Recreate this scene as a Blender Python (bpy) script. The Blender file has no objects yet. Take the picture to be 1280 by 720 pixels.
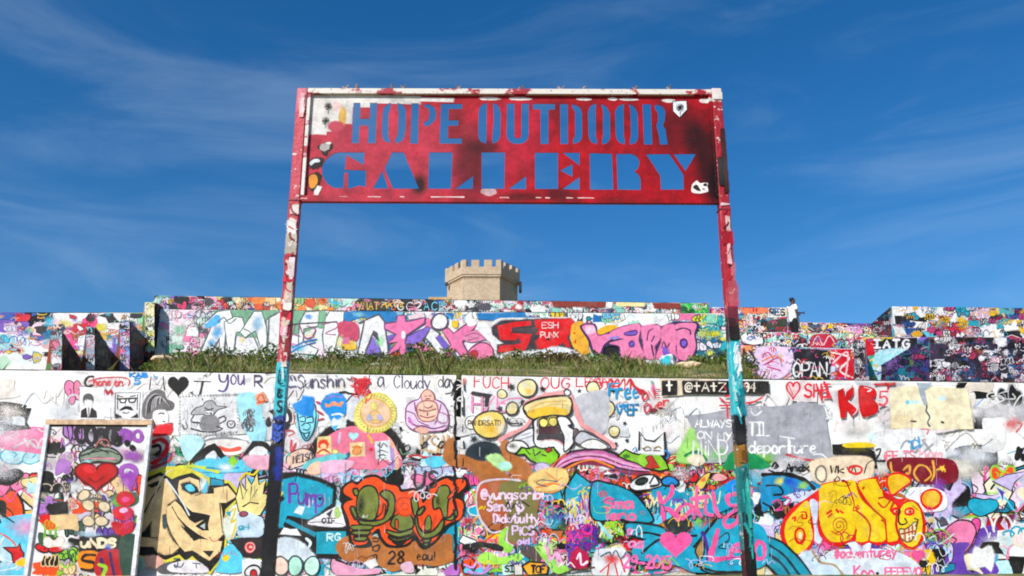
import bpy, bmesh, math, random
import numpy as np
from mathutils import Vector, Matrix, noise as mnoise
from mathutils.geometry import tessellate_polygon

random.seed(7)
R = math.radians
scene = bpy.context.scene
col = scene.collection

# ------------------------------------------------------------------ camera
F_PX = 1050.0                      # focal length in photo pixels (1280 wide)
PITCH, YAW, EYE = R(15.2), R(3.0), 1.6
cam_data = bpy.data.cameras.new('camera')
cam_data.sensor_width = 36.0
cam_data.lens = 36.0 * F_PX / 1280.0
cam_data.clip_end = 6000.0
cam = bpy.data.objects.new('camera', cam_data)
cam.location = (0, 0, EYE)
cam.rotation_euler = (R(90) + PITCH, 0, -YAW)
col.objects.link(cam)
scene.camera = cam

# ------------------------------------------------------------------ sky and sun
SUN = Vector((-0.50, -0.62, 0.60)).normalized()
world = bpy.data.worlds.new('World')
scene.world = world
world.use_nodes = True
wn = world.node_tree.nodes; wl = world.node_tree.links
wn.clear()
w_out = wn.new('ShaderNodeOutputWorld')
w_bg = wn.new('ShaderNodeBackground')
w_bg.inputs['Strength'].default_value = 0.134
sky = wn.new('ShaderNodeTexSky')
sky.sky_type = 'NISHITA'
sky.sun_disc = False
sky.sun_elevation = math.asin(SUN.z)
sky.sun_rotation = math.atan2(SUN.x, SUN.y)
sky.air_density = 1.0
sky.dust_density = 1.0
sky.ozone_density = 6.0
w_hsv = wn.new('ShaderNodeHueSaturation')
w_hsv.inputs['Saturation'].default_value = 1.27
w_hsv.inputs['Value'].default_value = 0.9
wl.new(sky.outputs[0], w_hsv.inputs['Color'])
w_tc = wn.new('ShaderNodeTexCoord')
w_map = wn.new('ShaderNodeMapping')
w_map.inputs['Rotation'].default_value = (0.02, 0.07, 0.5)
w_map.inputs['Scale'].default_value = (1.1, 1.1, 5.2)
wl.new(w_tc.outputs['Generated'], w_map.inputs['Vector'])
w_n1 = wn.new('ShaderNodeTexNoise')
w_n1.inputs['Scale'].default_value = 2.1
w_n1.inputs['Detail'].default_value = 8
w_n1.inputs['Roughness'].default_value = 0.56
w_n1.inputs['Distortion'].default_value = 0.9
wl.new(w_map.outputs[0], w_n1.inputs['Vector'])
w_rp = wn.new('ShaderNodeMapRange')
w_rp.interpolation_type = 'SMOOTHSTEP'
w_rp.inputs['From Min'].default_value = 0.40
w_rp.inputs['From Max'].default_value = 0.80
w_rp.inputs['To Max'].default_value = 0.135
wl.new(w_n1.outputs['Fac'], w_rp.inputs['Value'])
w_mix = wn.new('ShaderNodeMix'); w_mix.data_type = 'RGBA'
wl.new(w_rp.outputs[0], w_mix.inputs['Factor'])
wl.new(w_hsv.outputs[0], w_mix.inputs[6])
w_mix.inputs[7].default_value = (6.0, 7.4, 8.4, 1)
wl.new(w_mix.outputs[2], w_bg.inputs['Color'])
wl.new(w_bg.outputs[0], w_out.inputs['Surface'])

sun_data = bpy.data.lights.new('sun', 'SUN')
sun_data.energy = 5.0
sun_data.angle = R(0.5)
sun_data.color = (1.0, 0.955, 0.89)
sun = bpy.data.objects.new('sun', sun_data)
sun.rotation_euler = SUN.to_track_quat('Z', 'Y').to_euler()
sun.location = (-20, -25, 40)
col.objects.link(sun)

scene.view_settings.view_transform = 'Standard'
scene.view_settings.look = 'None'
scene.view_settings.exposure = 0.04
scene.view_settings.gamma = 1.0
scene.view_settings.use_curve_mapping = False
scene.cycles.transparent_max_bounces = 48
scene.cycles.max_bounces = 6
scene.cycles.pixel_filter_type = 'BLACKMAN_HARRIS'
scene.cycles.filter_width = 1.9

# ------------------------------------------------------------------ pixels to rays
CAM = Vector((0, 0, EYE))
_rot = cam.rotation_euler.to_matrix()
def ray(px, py):
    return _rot @ Vector(((px - 640) / F_PX, -(py - 360) / F_PX, -1.0))
def at(px, py, Y):                 # where the sight line through a pixel meets the wall plane y = Y
    d = ray(px, py)
    return CAM + d * (Y / d.y)
def ztop(px, py, Y): return at(px, py, Y).z
def xat(px, Y, py=440): return at(px, py, Y).x

# ------------------------------------------------------------------ colours and materials
def lin(h):
    h = h.lstrip('#')
    out = []
    for i in (0, 2, 4):
        c = int(h[i:i+2], 16) / 255
        c = c / 12.92 if c <= .04045 else ((c + .055) / 1.055) ** 2.4
        out.append(min(c, .86))
    return tuple(out)

class Nodes:
    """small helper round a node tree"""
    def __init__(s, name):
        s.m = bpy.data.materials.new(name); s.m.use_nodes = True
        s.t = s.m.node_tree; s.n = s.t.nodes; s.l = s.t.links
        s.bsdf = s.n['Principled BSDF']; s.out = s.n['Material Output']
    def new(s, k, **kw):
        x = s.n.new(k)
        for a, b in kw.items(): setattr(x, a, b)
        return x
    def link(s, a, b): s.l.new(a, b)
    def put(s, sock, v):
        if hasattr(v, 'is_output'): s.l.new(v, sock)
        elif isinstance(v, tuple) and len(v) == 3 and sock.type == 'RGBA': sock.default_value = (*v, 1)
        else: sock.default_value = v
    def pos(s):
        if not hasattr(s, '_p'): s._p = s.new('ShaderNodeNewGeometry').outputs['Position']
        return s._p
    def noise(s, scale, detail=4, rough=.55, vec=None, stretch=None, dist=0.0, out='Fac'):
        x = s.new('ShaderNodeTexNoise')
        x.inputs['Scale'].default_value = scale; x.inputs['Detail'].default_value = detail
        x.inputs['Roughness'].default_value = rough; x.inputs['Distortion'].default_value = dist
        v = vec or s.pos()
        if stretch:
            mp = s.new('ShaderNodeMapping'); mp.inputs['Scale'].default_value = stretch
            s.link(v, mp.inputs['Vector']); v = mp.outputs[0]
        s.link(v, x.inputs['Vector'])
        return x.outputs[out]
    def ramp(s, v, a, b, lo=0., hi=1., smooth=True):
        x = s.new('ShaderNodeMapRange')
        x.interpolation_type = 'SMOOTHSTEP' if smooth else 'LINEAR'
        s.link(v, x.inputs['Value'])
        x.inputs['From Min'].default_value = a; x.inputs['From Max'].default_value = b
        x.inputs['To Min'].default_value = lo; x.inputs['To Max'].default_value = hi
        return x.outputs[0]
    def mix(s, f, a, b, mode='MIX'):
        x = s.new('ShaderNodeMix', data_type='RGBA', blend_type=mode)
        s.put(x.inputs['Factor'], f); s.put(x.inputs[6], a); s.put(x.inputs[7], b)
        return x.outputs[2]
    def math(s, op, a, b=0.0):
        x = s.new('ShaderNodeMath', operation=op)
        s.put(x.inputs[0], a); s.put(x.inputs[1], b)
        return x.outputs[0]
    def bump(s, h, strength=.3, dist=.01):
        x = s.new('ShaderNodeBump')
        x.inputs['Strength'].default_value = strength; x.inputs['Distance'].default_value = dist
        s.link(h, x.inputs['Height']); s.link(x.outputs[0], s.bsdf.inputs['Normal'])
    def base(s, c, rough=.7):
        s.put(s.bsdf.inputs['Base Color'], c); s.put(s.bsdf.inputs['Roughness'], rough)
        return s.m
    def spot(s, prev, px, py, rx, ry, Y, colour, soft=.5, wob=.25, nscale=9, box=False, amount=1.0):
        """a patch of sprayed or brushed paint: an ellipse (or box) on the plane y = Y, sizes in photo pixels"""
        c = at(px, py, Y); e = at(px + rx, py, Y); g = at(px, py - ry, Y)
        ru, rv = (e - c).length, (g - c).length
        sub = s.new('ShaderNodeVectorMath', operation='SUBTRACT')
        s.link(s.pos(), sub.inputs[0]); sub.inputs[1].default_value = c
        mul = s.new('ShaderNodeVectorMath', operation='MULTIPLY')
        s.link(sub.outputs[0], mul.inputs[0]); mul.inputs[1].default_value = (1 / ru, 0, 1 / rv)
        if box:
            ab = s.new('ShaderNodeVectorMath', operation='ABSOLUTE'); s.link(mul.outputs[0], ab.inputs[0])
            sp = s.new('ShaderNodeSeparateXYZ'); s.link(ab.outputs[0], sp.inputs[0])
            d = s.math('MAXIMUM', sp.outputs[0], sp.outputs[2])
        else:
            ln = s.new('ShaderNodeVectorMath', operation='LENGTH'); s.link(mul.outputs[0], ln.inputs[0])
            d = ln.outputs['Value']
        nz = s.noise(nscale, 5, .65)
        d = s.math('ADD', d, s.math('MULTIPLY', s.math('SUBTRACT', nz, .5), wob * 2))
        f = s.ramp(d, 1 + soft, 1 - soft, 0, amount)
        return s.mix(f, prev, colour)

def plain(name, c, rough=.7, var=.25, scale=12, metal=0.0, bump=0.0):
    n = Nodes(name)
    c = lin(c) if isinstance(c, str) else c
    f = n.ramp(n.noise(scale, 5), .3, .7)
    m = n.base(n.mix(f, tuple(x * (1 - var) for x in c), tuple(min(x * (1 + var * .6), .9) for x in c)), rough)
    n.bsdf.inputs['Metallic'].default_value = metal
    if bump: n.bump(n.noise(scale * 4, 6), bump, .01)
    return m

def paint_material(name, soft=False):
    """spray paint: its colour rides on the mesh; worn, slightly mottled, thin where it is old"""
    n = Nodes(name)
    at_ = n.new('ShaderNodeAttribute', attribute_name='paint')
    big = n.noise(2.3, 6, .6); fine = n.noise(38, 4, .6)
    c = n.mix(n.ramp(big, .45, .75, 0, .05), at_.outputs['Color'], (.78, .76, .74))
    c = n.mix(n.ramp(fine, .30, .72, .0, .16), c, n.mix(1.0, c, (.45, .43, .42), 'MULTIPLY'))
    streak = n.noise(1.0, 5, .6, stretch=(16, 16, 1.1))
    c = n.mix(n.ramp(streak, .58, .78, 0, .28), c, n.mix(1.0, c, (.62, .58, .55), 'MULTIPLY'))
    chip = n.ramp(n.noise(17, 7, .72), .665, .69)
    c = n.mix(n.math('MULTIPLY', chip, .6), c, (.50, .48, .46))
    mott = n.noise(7.5, 6, .68)
    c = n.mix(1.0, c, n.ramp(mott, .28, .72, .72, 1.12), 'MULTIPLY')
    n.base(c, .6); n.bsdf.inputs['Specular IOR Level'].default_value = .3
    n.bump(n.math('ADD', n.noise(60, 6), n.math('MULTIPLY', n.noise(5, 7, .6), 3.0)), .3, .006)
    if soft:
        tr = n.new('ShaderNodeBsdfTransparent'); mx = n.new('ShaderNodeMixShader')
        grain = n.ramp(n.noise(190, 1, .5), .30, .70, 0, 1, smooth=False)     # droplets: each speck is there or not
        a = n.math('GREATER_THAN', n.math('ADD', n.math('MULTIPLY', at_.outputs['Alpha'], 1.04), -.02), grain)
        n.link(a, mx.inputs[0]); n.link(tr.outputs[0], mx.inputs[1]); n.link(n.bsdf.outputs[0], mx.inputs[2])
        n.link(mx.outputs[0], n.out.inputs['Surface'])
    return n.m
M_PAINT = paint_material('spray_paint')
M_SPRAY = paint_material('soft_spray', True)

def wall_material(name, white='#e9e7e4', patch=None, pscale=1.2, amount=.0, bands=None):
    """rough poured concrete under many coats of house paint"""
    n = Nodes(name)
    w = lin(white)
    c = n.mix(n.ramp(n.noise(.7, 5), .35, .7), w, tuple(x * .86 for x in w))
    c = n.mix(n.ramp(n.noise(3.2, 7, .65), .52, .66, 0, .55), c, tuple(x * .72 for x in w))
    if patch:
        v = n.new('ShaderNodeTexVoronoi'); v.inputs['Scale'].default_value = pscale
        ds = n.new('ShaderNodeVectorMath', operation='ADD')
        mm = n.new('ShaderNodeVectorMath', operation='SCALE'); mm.inputs['Scale'].default_value = .5
        n.link(n.noise(2.2, 3, out='Color'), mm.inputs[0])
        n.link(n.pos(), ds.inputs[0]); n.link(mm.outputs[0], ds.inputs[1])
        n.link(ds.outputs[0], v.inputs['Vector'])
        sp = n.new('ShaderNodeSeparateColor'); n.link(v.outputs['Color'], sp.inputs[0])
        rp = n.new('ShaderNodeValToRGB'); rp.color_ramp.interpolation = 'CONSTANT'
        els = rp.color_ramp.elements
        for k, h in enumerate(patch):
            e = els[0] if k == 0 else (els[1] if k == 1 else els.new(k / len(patch)))
            e.position = k / len(patch); e.color = (*lin(h), 1)
        n.link(sp.outputs[0], rp.inputs[0])
        c = n.mix(n.ramp(sp.outputs[1], 1 - amount - .02, 1 - amount + .02), c, rp.outputs[0])
    run = n.noise(1.0, 6, .62, stretch=(7, 7, .5))
    c = n.mix(n.ramp(run, .56, .8, 0, .4), c, (.33, .30, .27))
    c = n.mix(n.ramp(n.noise(21, 7, .7), .63, .68, 0, .7), c, (.42, .40, .37))
    crk = n.new('ShaderNodeTexVoronoi', feature='DISTANCE_TO_EDGE'); crk.inputs['Scale'].default_value = .55
    dv = n.new('ShaderNodeVectorMath', operation='ADD'); ds2 = n.new('ShaderNodeVectorMath', operation='SCALE'); ds2.inputs['Scale'].default_value = .9
    n.link(n.noise(1.6, 6, .6, out='Color'), ds2.inputs[0]); n.link(n.pos(), dv.inputs[0]); n.link(ds2.outputs[0], dv.inputs[1]); n.link(dv.outputs[0], crk.inputs['Vector'])
    c = n.mix(n.math('MULTIPLY', n.ramp(crk.outputs[0], .006, .002), n.ramp(n.noise(1.1, 3), .5, .6)), c, (.13, .12, .11))
    n.base(c, .85); n.bsdf.inputs['Specular IOR Level'].default_value = .25
    h = n.math('ADD', n.noise(6, 7, .6), n.math('MULTIPLY', n.noise(70, 4, .6), .3))
    n.bump(h, .35, .02)
    return n.m

# ------------------------------------------------------------------ objects
def tag(o, label=None, cat=None, group=None, kind=None):
    if label: o['label'] = label
    if cat: o['category'] = cat
    if group: o['group'] = group
    if kind: o['kind'] = kind
    return o
def root(name, loc, label, cat, group=None):
    o = bpy.data.objects.new(name, None); o.empty_display_size = .2
    o.location = loc; col.objects.link(o)
    return tag(o, label, cat, group)
def adopt(o, parent):
    if parent is not None:
        o.parent = parent
        p = parent; off = Vector((0, 0, 0))
        while p is not None:
            if p.type == 'EMPTY': off += Vector(p.location)
            p = p.parent
        o.matrix_parent_inverse = Matrix.Translation(-off) if parent.type == 'EMPTY' else Matrix.Identity(4)
    return o
def mesh_obj(name, verts, faces, mat, parent=None, smooth=False):
    me = bpy.data.meshes.new(name)
    me.from_pydata([tuple(v) for v in verts], [], faces)
    me.validate(); me.update()
    me.materials.append(mat)
    if smooth: me.polygons.foreach_set('use_smooth', [True] * len(me.polygons))
    o = bpy.data.objects.new(name, me); col.objects.link(o)
    return adopt(o, parent)
def bm_obj(name, bm, mat, parent=None, smooth=False):
    me = bpy.data.meshes.new(name); bm.normal_update(); bm.to_mesh(me); bm.free()
    me.materials.append(mat)
    if smooth: me.polygons.foreach_set('use_smooth', [True] * len(me.polygons))
    o = bpy.data.objects.new(name, me); col.objects.link(o)
    return adopt(o, parent)
BOXF = [(0,3,2,1),(4,5,6,7),(0,1,5,4),(1,2,6,5),(2,3,7,6),(3,0,4,7)]
def box_vf(x0, x1, y0, y1, z0, z1):
    return [(x0,y0,z0),(x1,y0,z0),(x1,y1,z0),(x0,y1,z0),(x0,y0,z1),(x1,y0,z1),(x1,y1,z1),(x0,y1,z1)], BOXF
def box(name, x0, x1, y0, y1, z0, z1, mat, parent=None, bevel=0.0):
    v, f = box_vf(x0, x1, y0, y1, z0, z1)
    bm = bmesh.new()
    vs = [bm.verts.new(p) for p in v]
    for q in f: bm.faces.new([vs[i] for i in q])
    if bevel: bmesh.ops.bevel(bm, geom=bm.edges[:], offset=bevel, segments=2, affect='EDGES')
    return bm_obj(name, bm, mat, parent)
def prism(name, foot, ztops, z0, mat, parent=None, rough=0.0, step=.5):
    """vertical prism on a footprint (x, y); ztops per corner. The upper edges are chipped a little (rough)."""
    pts = []
    n = len(foot)
    for i in range(n):
        a, b = Vector(foot[i]), Vector(foot[(i + 1) % n])
        k = max(1, int((b - a).length / step)) if rough else 1
        for j in range(k):
            t = j / k
            p = a.lerp(b, t); zt = ztops[i] * (1 - t) + ztops[(i + 1) % n] * t
            if rough and j: zt += random.uniform(-rough, rough * .5)
            pts.append((p.x, p.y, zt))
    m = len(pts)
    vs = [(x, y, z0) for x, y, _ in pts] + pts
    fs = [(i, (i + 1) % m, m + (i + 1) % m, m + i) for i in range(m)]
    tri = tessellate_polygon([[Vector((x, y, 0)) for x, y, _ in pts]])
    fs += [tuple(m + k for k in t) for t in tri]
    o = mesh_obj(name, vs, fs, mat, parent)
    bm = bmesh.new(); bm.from_mesh(o.data); bmesh.ops.recalc_face_normals(bm, faces=bm.faces[:]); bm.to_mesh(o.data); bm.free()
    return o

# ------------------------------------------------------------------ painting on walls
FONT = {
'A':"0,0 .5,1 1,0|.2,.38 .82,.38", 'B':"0,0 0,1|~0,1 .75,.95 .7,.58 .05,.52|~.05,.52 .95,.45 .85,.02 0,0", 'C':"~1,.82 .6,1 .08,.75 .05,.25 .5,0 1,.18",
'D':"0,0 0,1|~0,1 .8,.88 .95,.4 .6,.05 0,0", 'E':"1,1 0,1 0,0 1,0|0,.52 .8,.52", 'F':"1,1 0,1 0,0|0,.52 .75,.52", 'G':"~1,.85 .5,1 .05,.6 .2,.1 .8,.05 1,.45 .6,.45",
'H':"0,0 0,1|1,0 1,1|0,.5 1,.5", 'I':"0,1 1,1|.5,1 .5,0|0,0 1,0", 'J':"0,1 1,1|~.6,1 .6,.2 .3,-.02 0,.2", 'K':"0,0 0,1|1,1 0,.45 1,0", 'L':"0,1 0,0 1,0",
'M':"0,0 .1,1 .5,.35 .9,1 1,0", 'N':"0,0 0,1 1,0 1,1", 'O':"~.5,1 .05,.7 .1,.15 .55,0 .98,.35 .9,.85 .45,1", 'P':"0,0 0,1|~0,1 .9,.95 .9,.52 0,.45", 'Q':"~.5,1 .05,.7 .1,.15 .55,0 .98,.35 .9,.85 .45,1|.6,.3 1,-.05",
'R':"0,0 0,1|~0,1 .9,.95 .85,.52 0,.48|.3,.48 1,0", 'S':"~.95,.85 .5,1 .08,.8 .3,.55 .8,.45 .95,.15 .5,0 .02,.15", 'T':"0,1 1,1|.5,1 .5,0", 'U':"~0,1 .02,.3 .4,0 .9,.2 1,1",
'V':"0,1 .5,0 1,1", 'W':"0,1 .25,0 .5,.7 .75,0 1,1", 'X':"0,0 1,1|0,1 1,0", 'Y':"0,1 .5,.5|1,1 .3,-.1", 'Z':"0,1 1,1 0,0 1,0",
'a':"~.9,.55 .45,.65 .05,.3 .35,0 .85,.25 .92,.62|.92,.62 1,0", 'b':"0,1 0,0|~0,.45 .6,.62 .95,.3 .5,0 0,.1", 'c':"~.95,.5 .5,.62 .08,.3 .45,0 .95,.12", 'd':"~.9,.4 .45,.62 .05,.3 .4,0 .9,.2|.9,1 .95,0",
'e':"~.1,.33 .85,.4 .55,.65 .1,.4 .3,.02 .95,.12", 'f':"~.95,.9 .5,1 .4,.6 .4,-.05|.05,.55 .85,.55", 'g':"~.9,.45 .5,.62 .08,.35 .45,.05 .9,.3|~.9,.6 .9,-.2 .4,-.35 .05,-.2", 'h':"0,1 0,0|~0,.4 .5,.62 .9,.45 .92,0",
'i':".5,.6 .5,0|.5,.85 .55,.82", 'k':"0,1 0,0|.9,.6 .05,.28 1,0", 'l':".5,1 .5,0", 'm':"0,.6 0,0|~0,.4 .3,.6 .5,.4 .5,0|~.5,.4 .8,.6 1,.4 1,0", 'n':"0,.62 0,0|~0,.4 .5,.62 .9,.42 .95,0",
'o':"~.5,.62 .08,.4 .2,.05 .7,.02 .95,.35 .5,.62", 'p':"0,.6 0,-.35|~0,.45 .6,.62 .95,.3 .5,0 0,.1", 'r':"0,.6 .05,0|~.05,.35 .4,.6 .9,.58", 's':"~.9,.55 .4,.62 .15,.45 .8,.22 .6,0 .05,.08", 't':".45,1 .5,.05|.05,.6 .9,.6",
'u':"~0,.6 .05,.1 .5,0 .9,.3|.95,.6 1,0", 'v':"0,.6 .5,0 1,.6", 'x':"0,.6 1,0|0,0 1,.6", 'y':"0,.6 .5,.1|1,.6 .2,-.35", 'w':"0,.6 .25,0 .5,.45 .75,0 1,.6",
'0':"~.5,1 .05,.6 .2,.05 .8,.1 .95,.7 .5,1", '1':".3,.8 .6,1 .6,0", '2':"~0,.8 .5,1 .9,.7 .4,.3 0,0|0,0 1,0", '4':".7,0 .75,1 0,.35 1,.35", '5':"1,1 .15,1 .1,.55|~.1,.55 .7,.65 .95,.3 .5,0 0,.1", '8':"~.5,.52 .1,.75 .5,1 .9,.75 .5,.52 .05,.25 .5,0 .95,.25 .5,.52", '9':"~.9,.7 .4,.5 .1,.75 .5,1 .9,.75 .8,.2 .6,0",
'@':"~.7,.35 .4,.25 .3,.55 .55,.7 .72,.6 .7,.3 1,.35 .95,.85 .45,1 .02,.6 .2,.05 .8,0", '!':".5,1 .5,.3|.5,.08 .52,0", '#':".3,0 .4,1|.65,0 .75,1|0,.35 1,.35|0,.65 1,.65", '(':"~.7,1 .3,.5 .7,0", '/':"0,0 1,1", "'":".5,1 .4,.75", '-':".1,.4 .9,.4",
}
def P(s): return [tuple(float(k) for k in p.split(',')) for p in s.split()]
def catmull(pts, closed=False, step=2.2):
    n = len(pts)
    if n < 3: return list(pts)
    out = []
    rng = range(n if closed else n - 1)
    for i in rng:
        if closed: p0, p1, p2, p3 = pts[i-1], pts[i], pts[(i+1) % n], pts[(i+2) % n]
        else: p0, p1, p2, p3 = pts[max(i-1, 0)], pts[i], pts[i+1], pts[min(i+2, n-1)]
        k = max(2, min(9, int(math.hypot(p2[0]-p1[0], p2[1]-p1[1]) / step)))
        for j in range(k):
            t = j / k; t2 = t*t; t3 = t2*t
            out.append(tuple(.5*((2*b)+(-a+c)*t+(2*a-5*b+4*c-d)*t2+(-a+3*b-3*c+d)*t3) for a, b, c, d in zip(p0, p1, p2, p3)))
    if not closed: out.append(pts[-1])
    return out

class Painter:
    """paints shapes, given in photo pixels, on a vertical plane as thin coats of paint, one over the other"""
    def __init__(s, parent, origin, normal, clip, coat=.0004, cell=3.0):
        s.parent = parent; s.o = Vector(origin); s.n = Vector(normal).normalized()
        s.clip = clip                       # (x0, x1, top(x), bottom(x)) in pixels
        s.coat = coat; s.cell = cell; s.h = {}
        s.v, s.f, s.c = [], [], []; s.sv, s.sf, s.sc = [], [], []
        s.name = s.label = s.kind = None; s.fringe = 1.0; s.T = lambda x, y: (x, y); s.k = 1.0
    def crop(s, ox, oy, k):
        s.T = lambda x, y: (ox + x / k, oy + y / k); s.k = k
    def raw(s): s.T = lambda x, y: (x, y); s.k = 1.0
    def begin(s, name, label=None, kind=None):
        s.end(); s.name, s.label, s.kind = name, label, kind
    def end(s):
        made = None
        for vs, fs, cs, mat in ((s.v, s.f, s.c, M_PAINT), (s.sv, s.sf, s.sc, M_SPRAY)):
            if not fs: continue
            me = bpy.data.meshes.new(s.name)
            me.from_pydata(vs, [], fs); me.update()
            at_ = me.color_attributes.new('paint', 'FLOAT_COLOR', 'POINT')
            at_.data.foreach_set('color', np.array(cs, dtype=np.float32).ravel())
            me.materials.append(mat)
            o = bpy.data.objects.new(s.name if mat is M_PAINT else 'overspray', me); col.objects.link(o)
            if made is not None: adopt(o, made)
            else: adopt(o, s.parent)
            made = made or o
            if s.label and mat is M_PAINT: o['label'] = s.label
            if s.kind or mat is M_SPRAY: o['kind'] = 'stuff'
        s.v, s.f, s.c = [], [], []; s.sv, s.sf, s.sc = [], [], []
    def plane(s, x, y, depth):
        x0, x1, tp, bt = s.clip
        x = min(max(x, x0), x1); y = min(max(y, tp(x)), bt(x))
        d = ray(x, y)
        t = (s.o - CAM).dot(s.n) / d.dot(s.n)
        return tuple(CAM + d * t + s.n * depth)
    def level(s, cells):
        l = 1 + max((s.h.get(c, 0) for c in cells), default=0)
        for c in cells: s.h[c] = l
        return l
    def cells_poly(s, pts):
        q = np.array(pts) / s.cell
        x0, y0 = np.floor(q.min(0)).astype(int); x1, y1 = np.ceil(q.max(0)).astype(int)
        gx, gy = np.meshgrid(np.arange(x0, x1 + 1) + .5, np.arange(y0, y1 + 1) + .5)
        ins = np.zeros(gx.shape, bool)
        n = len(q); j = n - 1
        for i in range(n):
            xi, yi = q[i]; xj, yj = q[j]
            if yi != yj: ins ^= ((yi > gy) != (yj > gy)) & (gx < (xj - xi) * (gy - yi) / (yj - yi) + xi)
            j = i
        cs = set(zip((gx[ins] - .5).astype(int).tolist(), (gy[ins] - .5).astype(int).tolist()))
        for i in range(n):
            a, b = q[i - 1], q[i]
            k = int(max(abs(b - a).max() * 2, 1))
            for t in range(k + 1):
                p = a + (b - a) * t / k
                cx, cy = int(math.floor(p[0])), int(math.floor(p[1]))
                for dx in (0, -1, 1):
                    for dy in (0, -1, 1): cs.add((cx + dx, cy + dy))
        return cs
    def colour(s, c, jit=.06):
        r = lin(c) if isinstance(c, str) else c
        m = sum(r) / 3; r = tuple(max(0.004, m + (k - m) * 1.07) for k in r)
        g = 1 + random.uniform(-jit, jit)
        return (min(r[0]*g, .88), min(r[1]*g, .88), min(r[2]*g, .88), 1.0)
    def _fill(s, pts, c, soft=None):
        if len(pts) < 3: return
        lv = s.level(s.cells_poly(pts)) * s.coat
        b = len(s.v); cc = s.colour(c)
        for x, y in pts: s.v.append(s.plane(x, y, lv)); s.c.append(cc)
        for t in tessellate_polygon([[Vector((x, y, 0)) for x, y in pts]]):
            s.f.append((b + t[0], b + t[1], b + t[2]))
        if soft is None: soft = random.choice((0, 0, .8, 1.4, 2.6)) * s.fringe
        if soft > 0:
            area = sum(pts[i-1][0]*pts[i][1] - pts[i][0]*pts[i-1][1] for i in range(len(pts)))
            sg = 1 if area > 0 else -1; n = len(pts); b = len(s.sv)
            for i in range(n):
                a, d = pts[i-1], pts[(i+1) % n]; tx, ty = d[0]-a[0], d[1]-a[1]; l = math.hypot(tx, ty) or 1
                ox, oy = ty/l*sg, -tx/l*sg; k = soft*random.uniform(.6, 1.4)
                s.sv.append(s.plane(pts[i][0]-ox*.25, pts[i][1]-oy*.25, lv + .3*s.coat)); s.sc.append((*cc[:3], .85))
                s.sv.append(s.plane(pts[i][0]+ox*k, pts[i][1]+oy*k, lv + .3*s.coat)); s.sc.append((*cc[:3], 0.0))
            for i in range(n):
                j = (i+1) % n; s.sf.append((b+2*i, b+2*j, b+2*j+1, b+2*i+1))
    def fill(s, pts, c, smooth=False, outline=None, ow=1.2, wob=.35):
        if isinstance(pts, str): pts = P(pts)
        q = [s.T(*p) for p in pts]
        if smooth: q = catmull(q, True)
        else:                                 # hand-cut edges: straight runs get a little wander
            r = []
            for i in range(len(q)):
                a, b = q[i], q[(i + 1) % len(q)]
                L = math.hypot(b[0]-a[0], b[1]-a[1]); k = max(1, min(8, int(L / 7)))
                for j in range(k):
                    t = j / k; w = wob if j else 0
                    r.append((a[0]+(b[0]-a[0])*t+random.uniform(-w, w), a[1]+(b[1]-a[1])*t+random.uniform(-w, w)))
            q = r
        s._fill(q, c, 0 if outline else None)
        area = abs(sum(q[i-1][0]*q[i][1] - q[i][0]*q[i-1][1] for i in range(len(q)))) / 2
        if area > 260:                        # uneven coats inside a big fill
            xs_, ys_ = [p[0] for p in q], [p[1] for p in q]; base = lin(c) if isinstance(c, str) else c; sv_T = s.T; s.T = lambda x, y: (x, y)
            for _ in range(min(7, 2 + int(area / 500))):
                for _t in range(12):
                    x, y = random.uniform(min(xs_), max(xs_)), random.uniform(min(ys_), max(ys_)); r = area ** .5 * random.uniform(.08, .2)
                    if all(s.inside(q, x + dx*r, y + dy*r*.8) for dx, dy in ((0, 0), (1, 0), (-1, 0), (0, 1), (0, -1))):
                        g = random.choice((.70, .8, .88, 1.22)); k = tuple(min(.86, v*g + (.06 if g > 1 else 0)) for v in base)
                        s.spray(x, y, r*1.1, r*.9, k, random.uniform(.35, .65), n=12, rot=random.uniform(0, 3)); break
            s.T = sv_T
        if outline: s._line(q + q[:2], outline, ow)
    @staticmethod
    def inside(q, x, y):
        r = False; j = len(q) - 1
        for i in range(len(q)):
            if (q[i][1] > y) != (q[j][1] > y) and x < (q[j][0]-q[i][0]) * (y-q[i][1]) / (q[j][1]-q[i][1]) + q[i][0]: r = not r
            j = i
        return r
    def _line(s, q, c, w, vary=.27):
        r = [q[0]]
        for p in q[1:]:
            if math.hypot(p[0]-r[-1][0], p[1]-r[-1][1]) > .25: r.append(p)
        if len(r) < 2: return
        q = r; n = len(q)
        L = [0.0]
        for i in range(1, n): L.append(L[-1] + math.hypot(q[i][0]-q[i-1][0], q[i][1]-q[i-1][1]))
        cs = set(); rr = w * .5 / s.cell
        for i in range(1, n):
            k = max(1, int((L[i]-L[i-1]) / s.cell * 2))
            for t in range(k + 1):
                x = (q[i-1][0]+(q[i][0]-q[i-1][0])*t/k)/s.cell; y = (q[i-1][1]+(q[i][1]-q[i-1][1])*t/k)/s.cell
                for cx in range(int(math.floor(x-rr-.45)), int(math.floor(x+rr+.45))+1):
                    for cy in range(int(math.floor(y-rr-.45)), int(math.floor(y+rr+.45))+1): cs.add((cx, cy))
        lv = s.level(cs); cc = s.colour(c)
        ph = random.uniform(0, 6); b = len(s.v); rows = 0
        def put(x, y, nx, ny, hw, t):
            for sg in (-1, 1):
                s.v.append(s.plane(x + nx*hw*sg, y + ny*hw*sg, (lv + .75*t) * s.coat)); s.c.append(cc)
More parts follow.
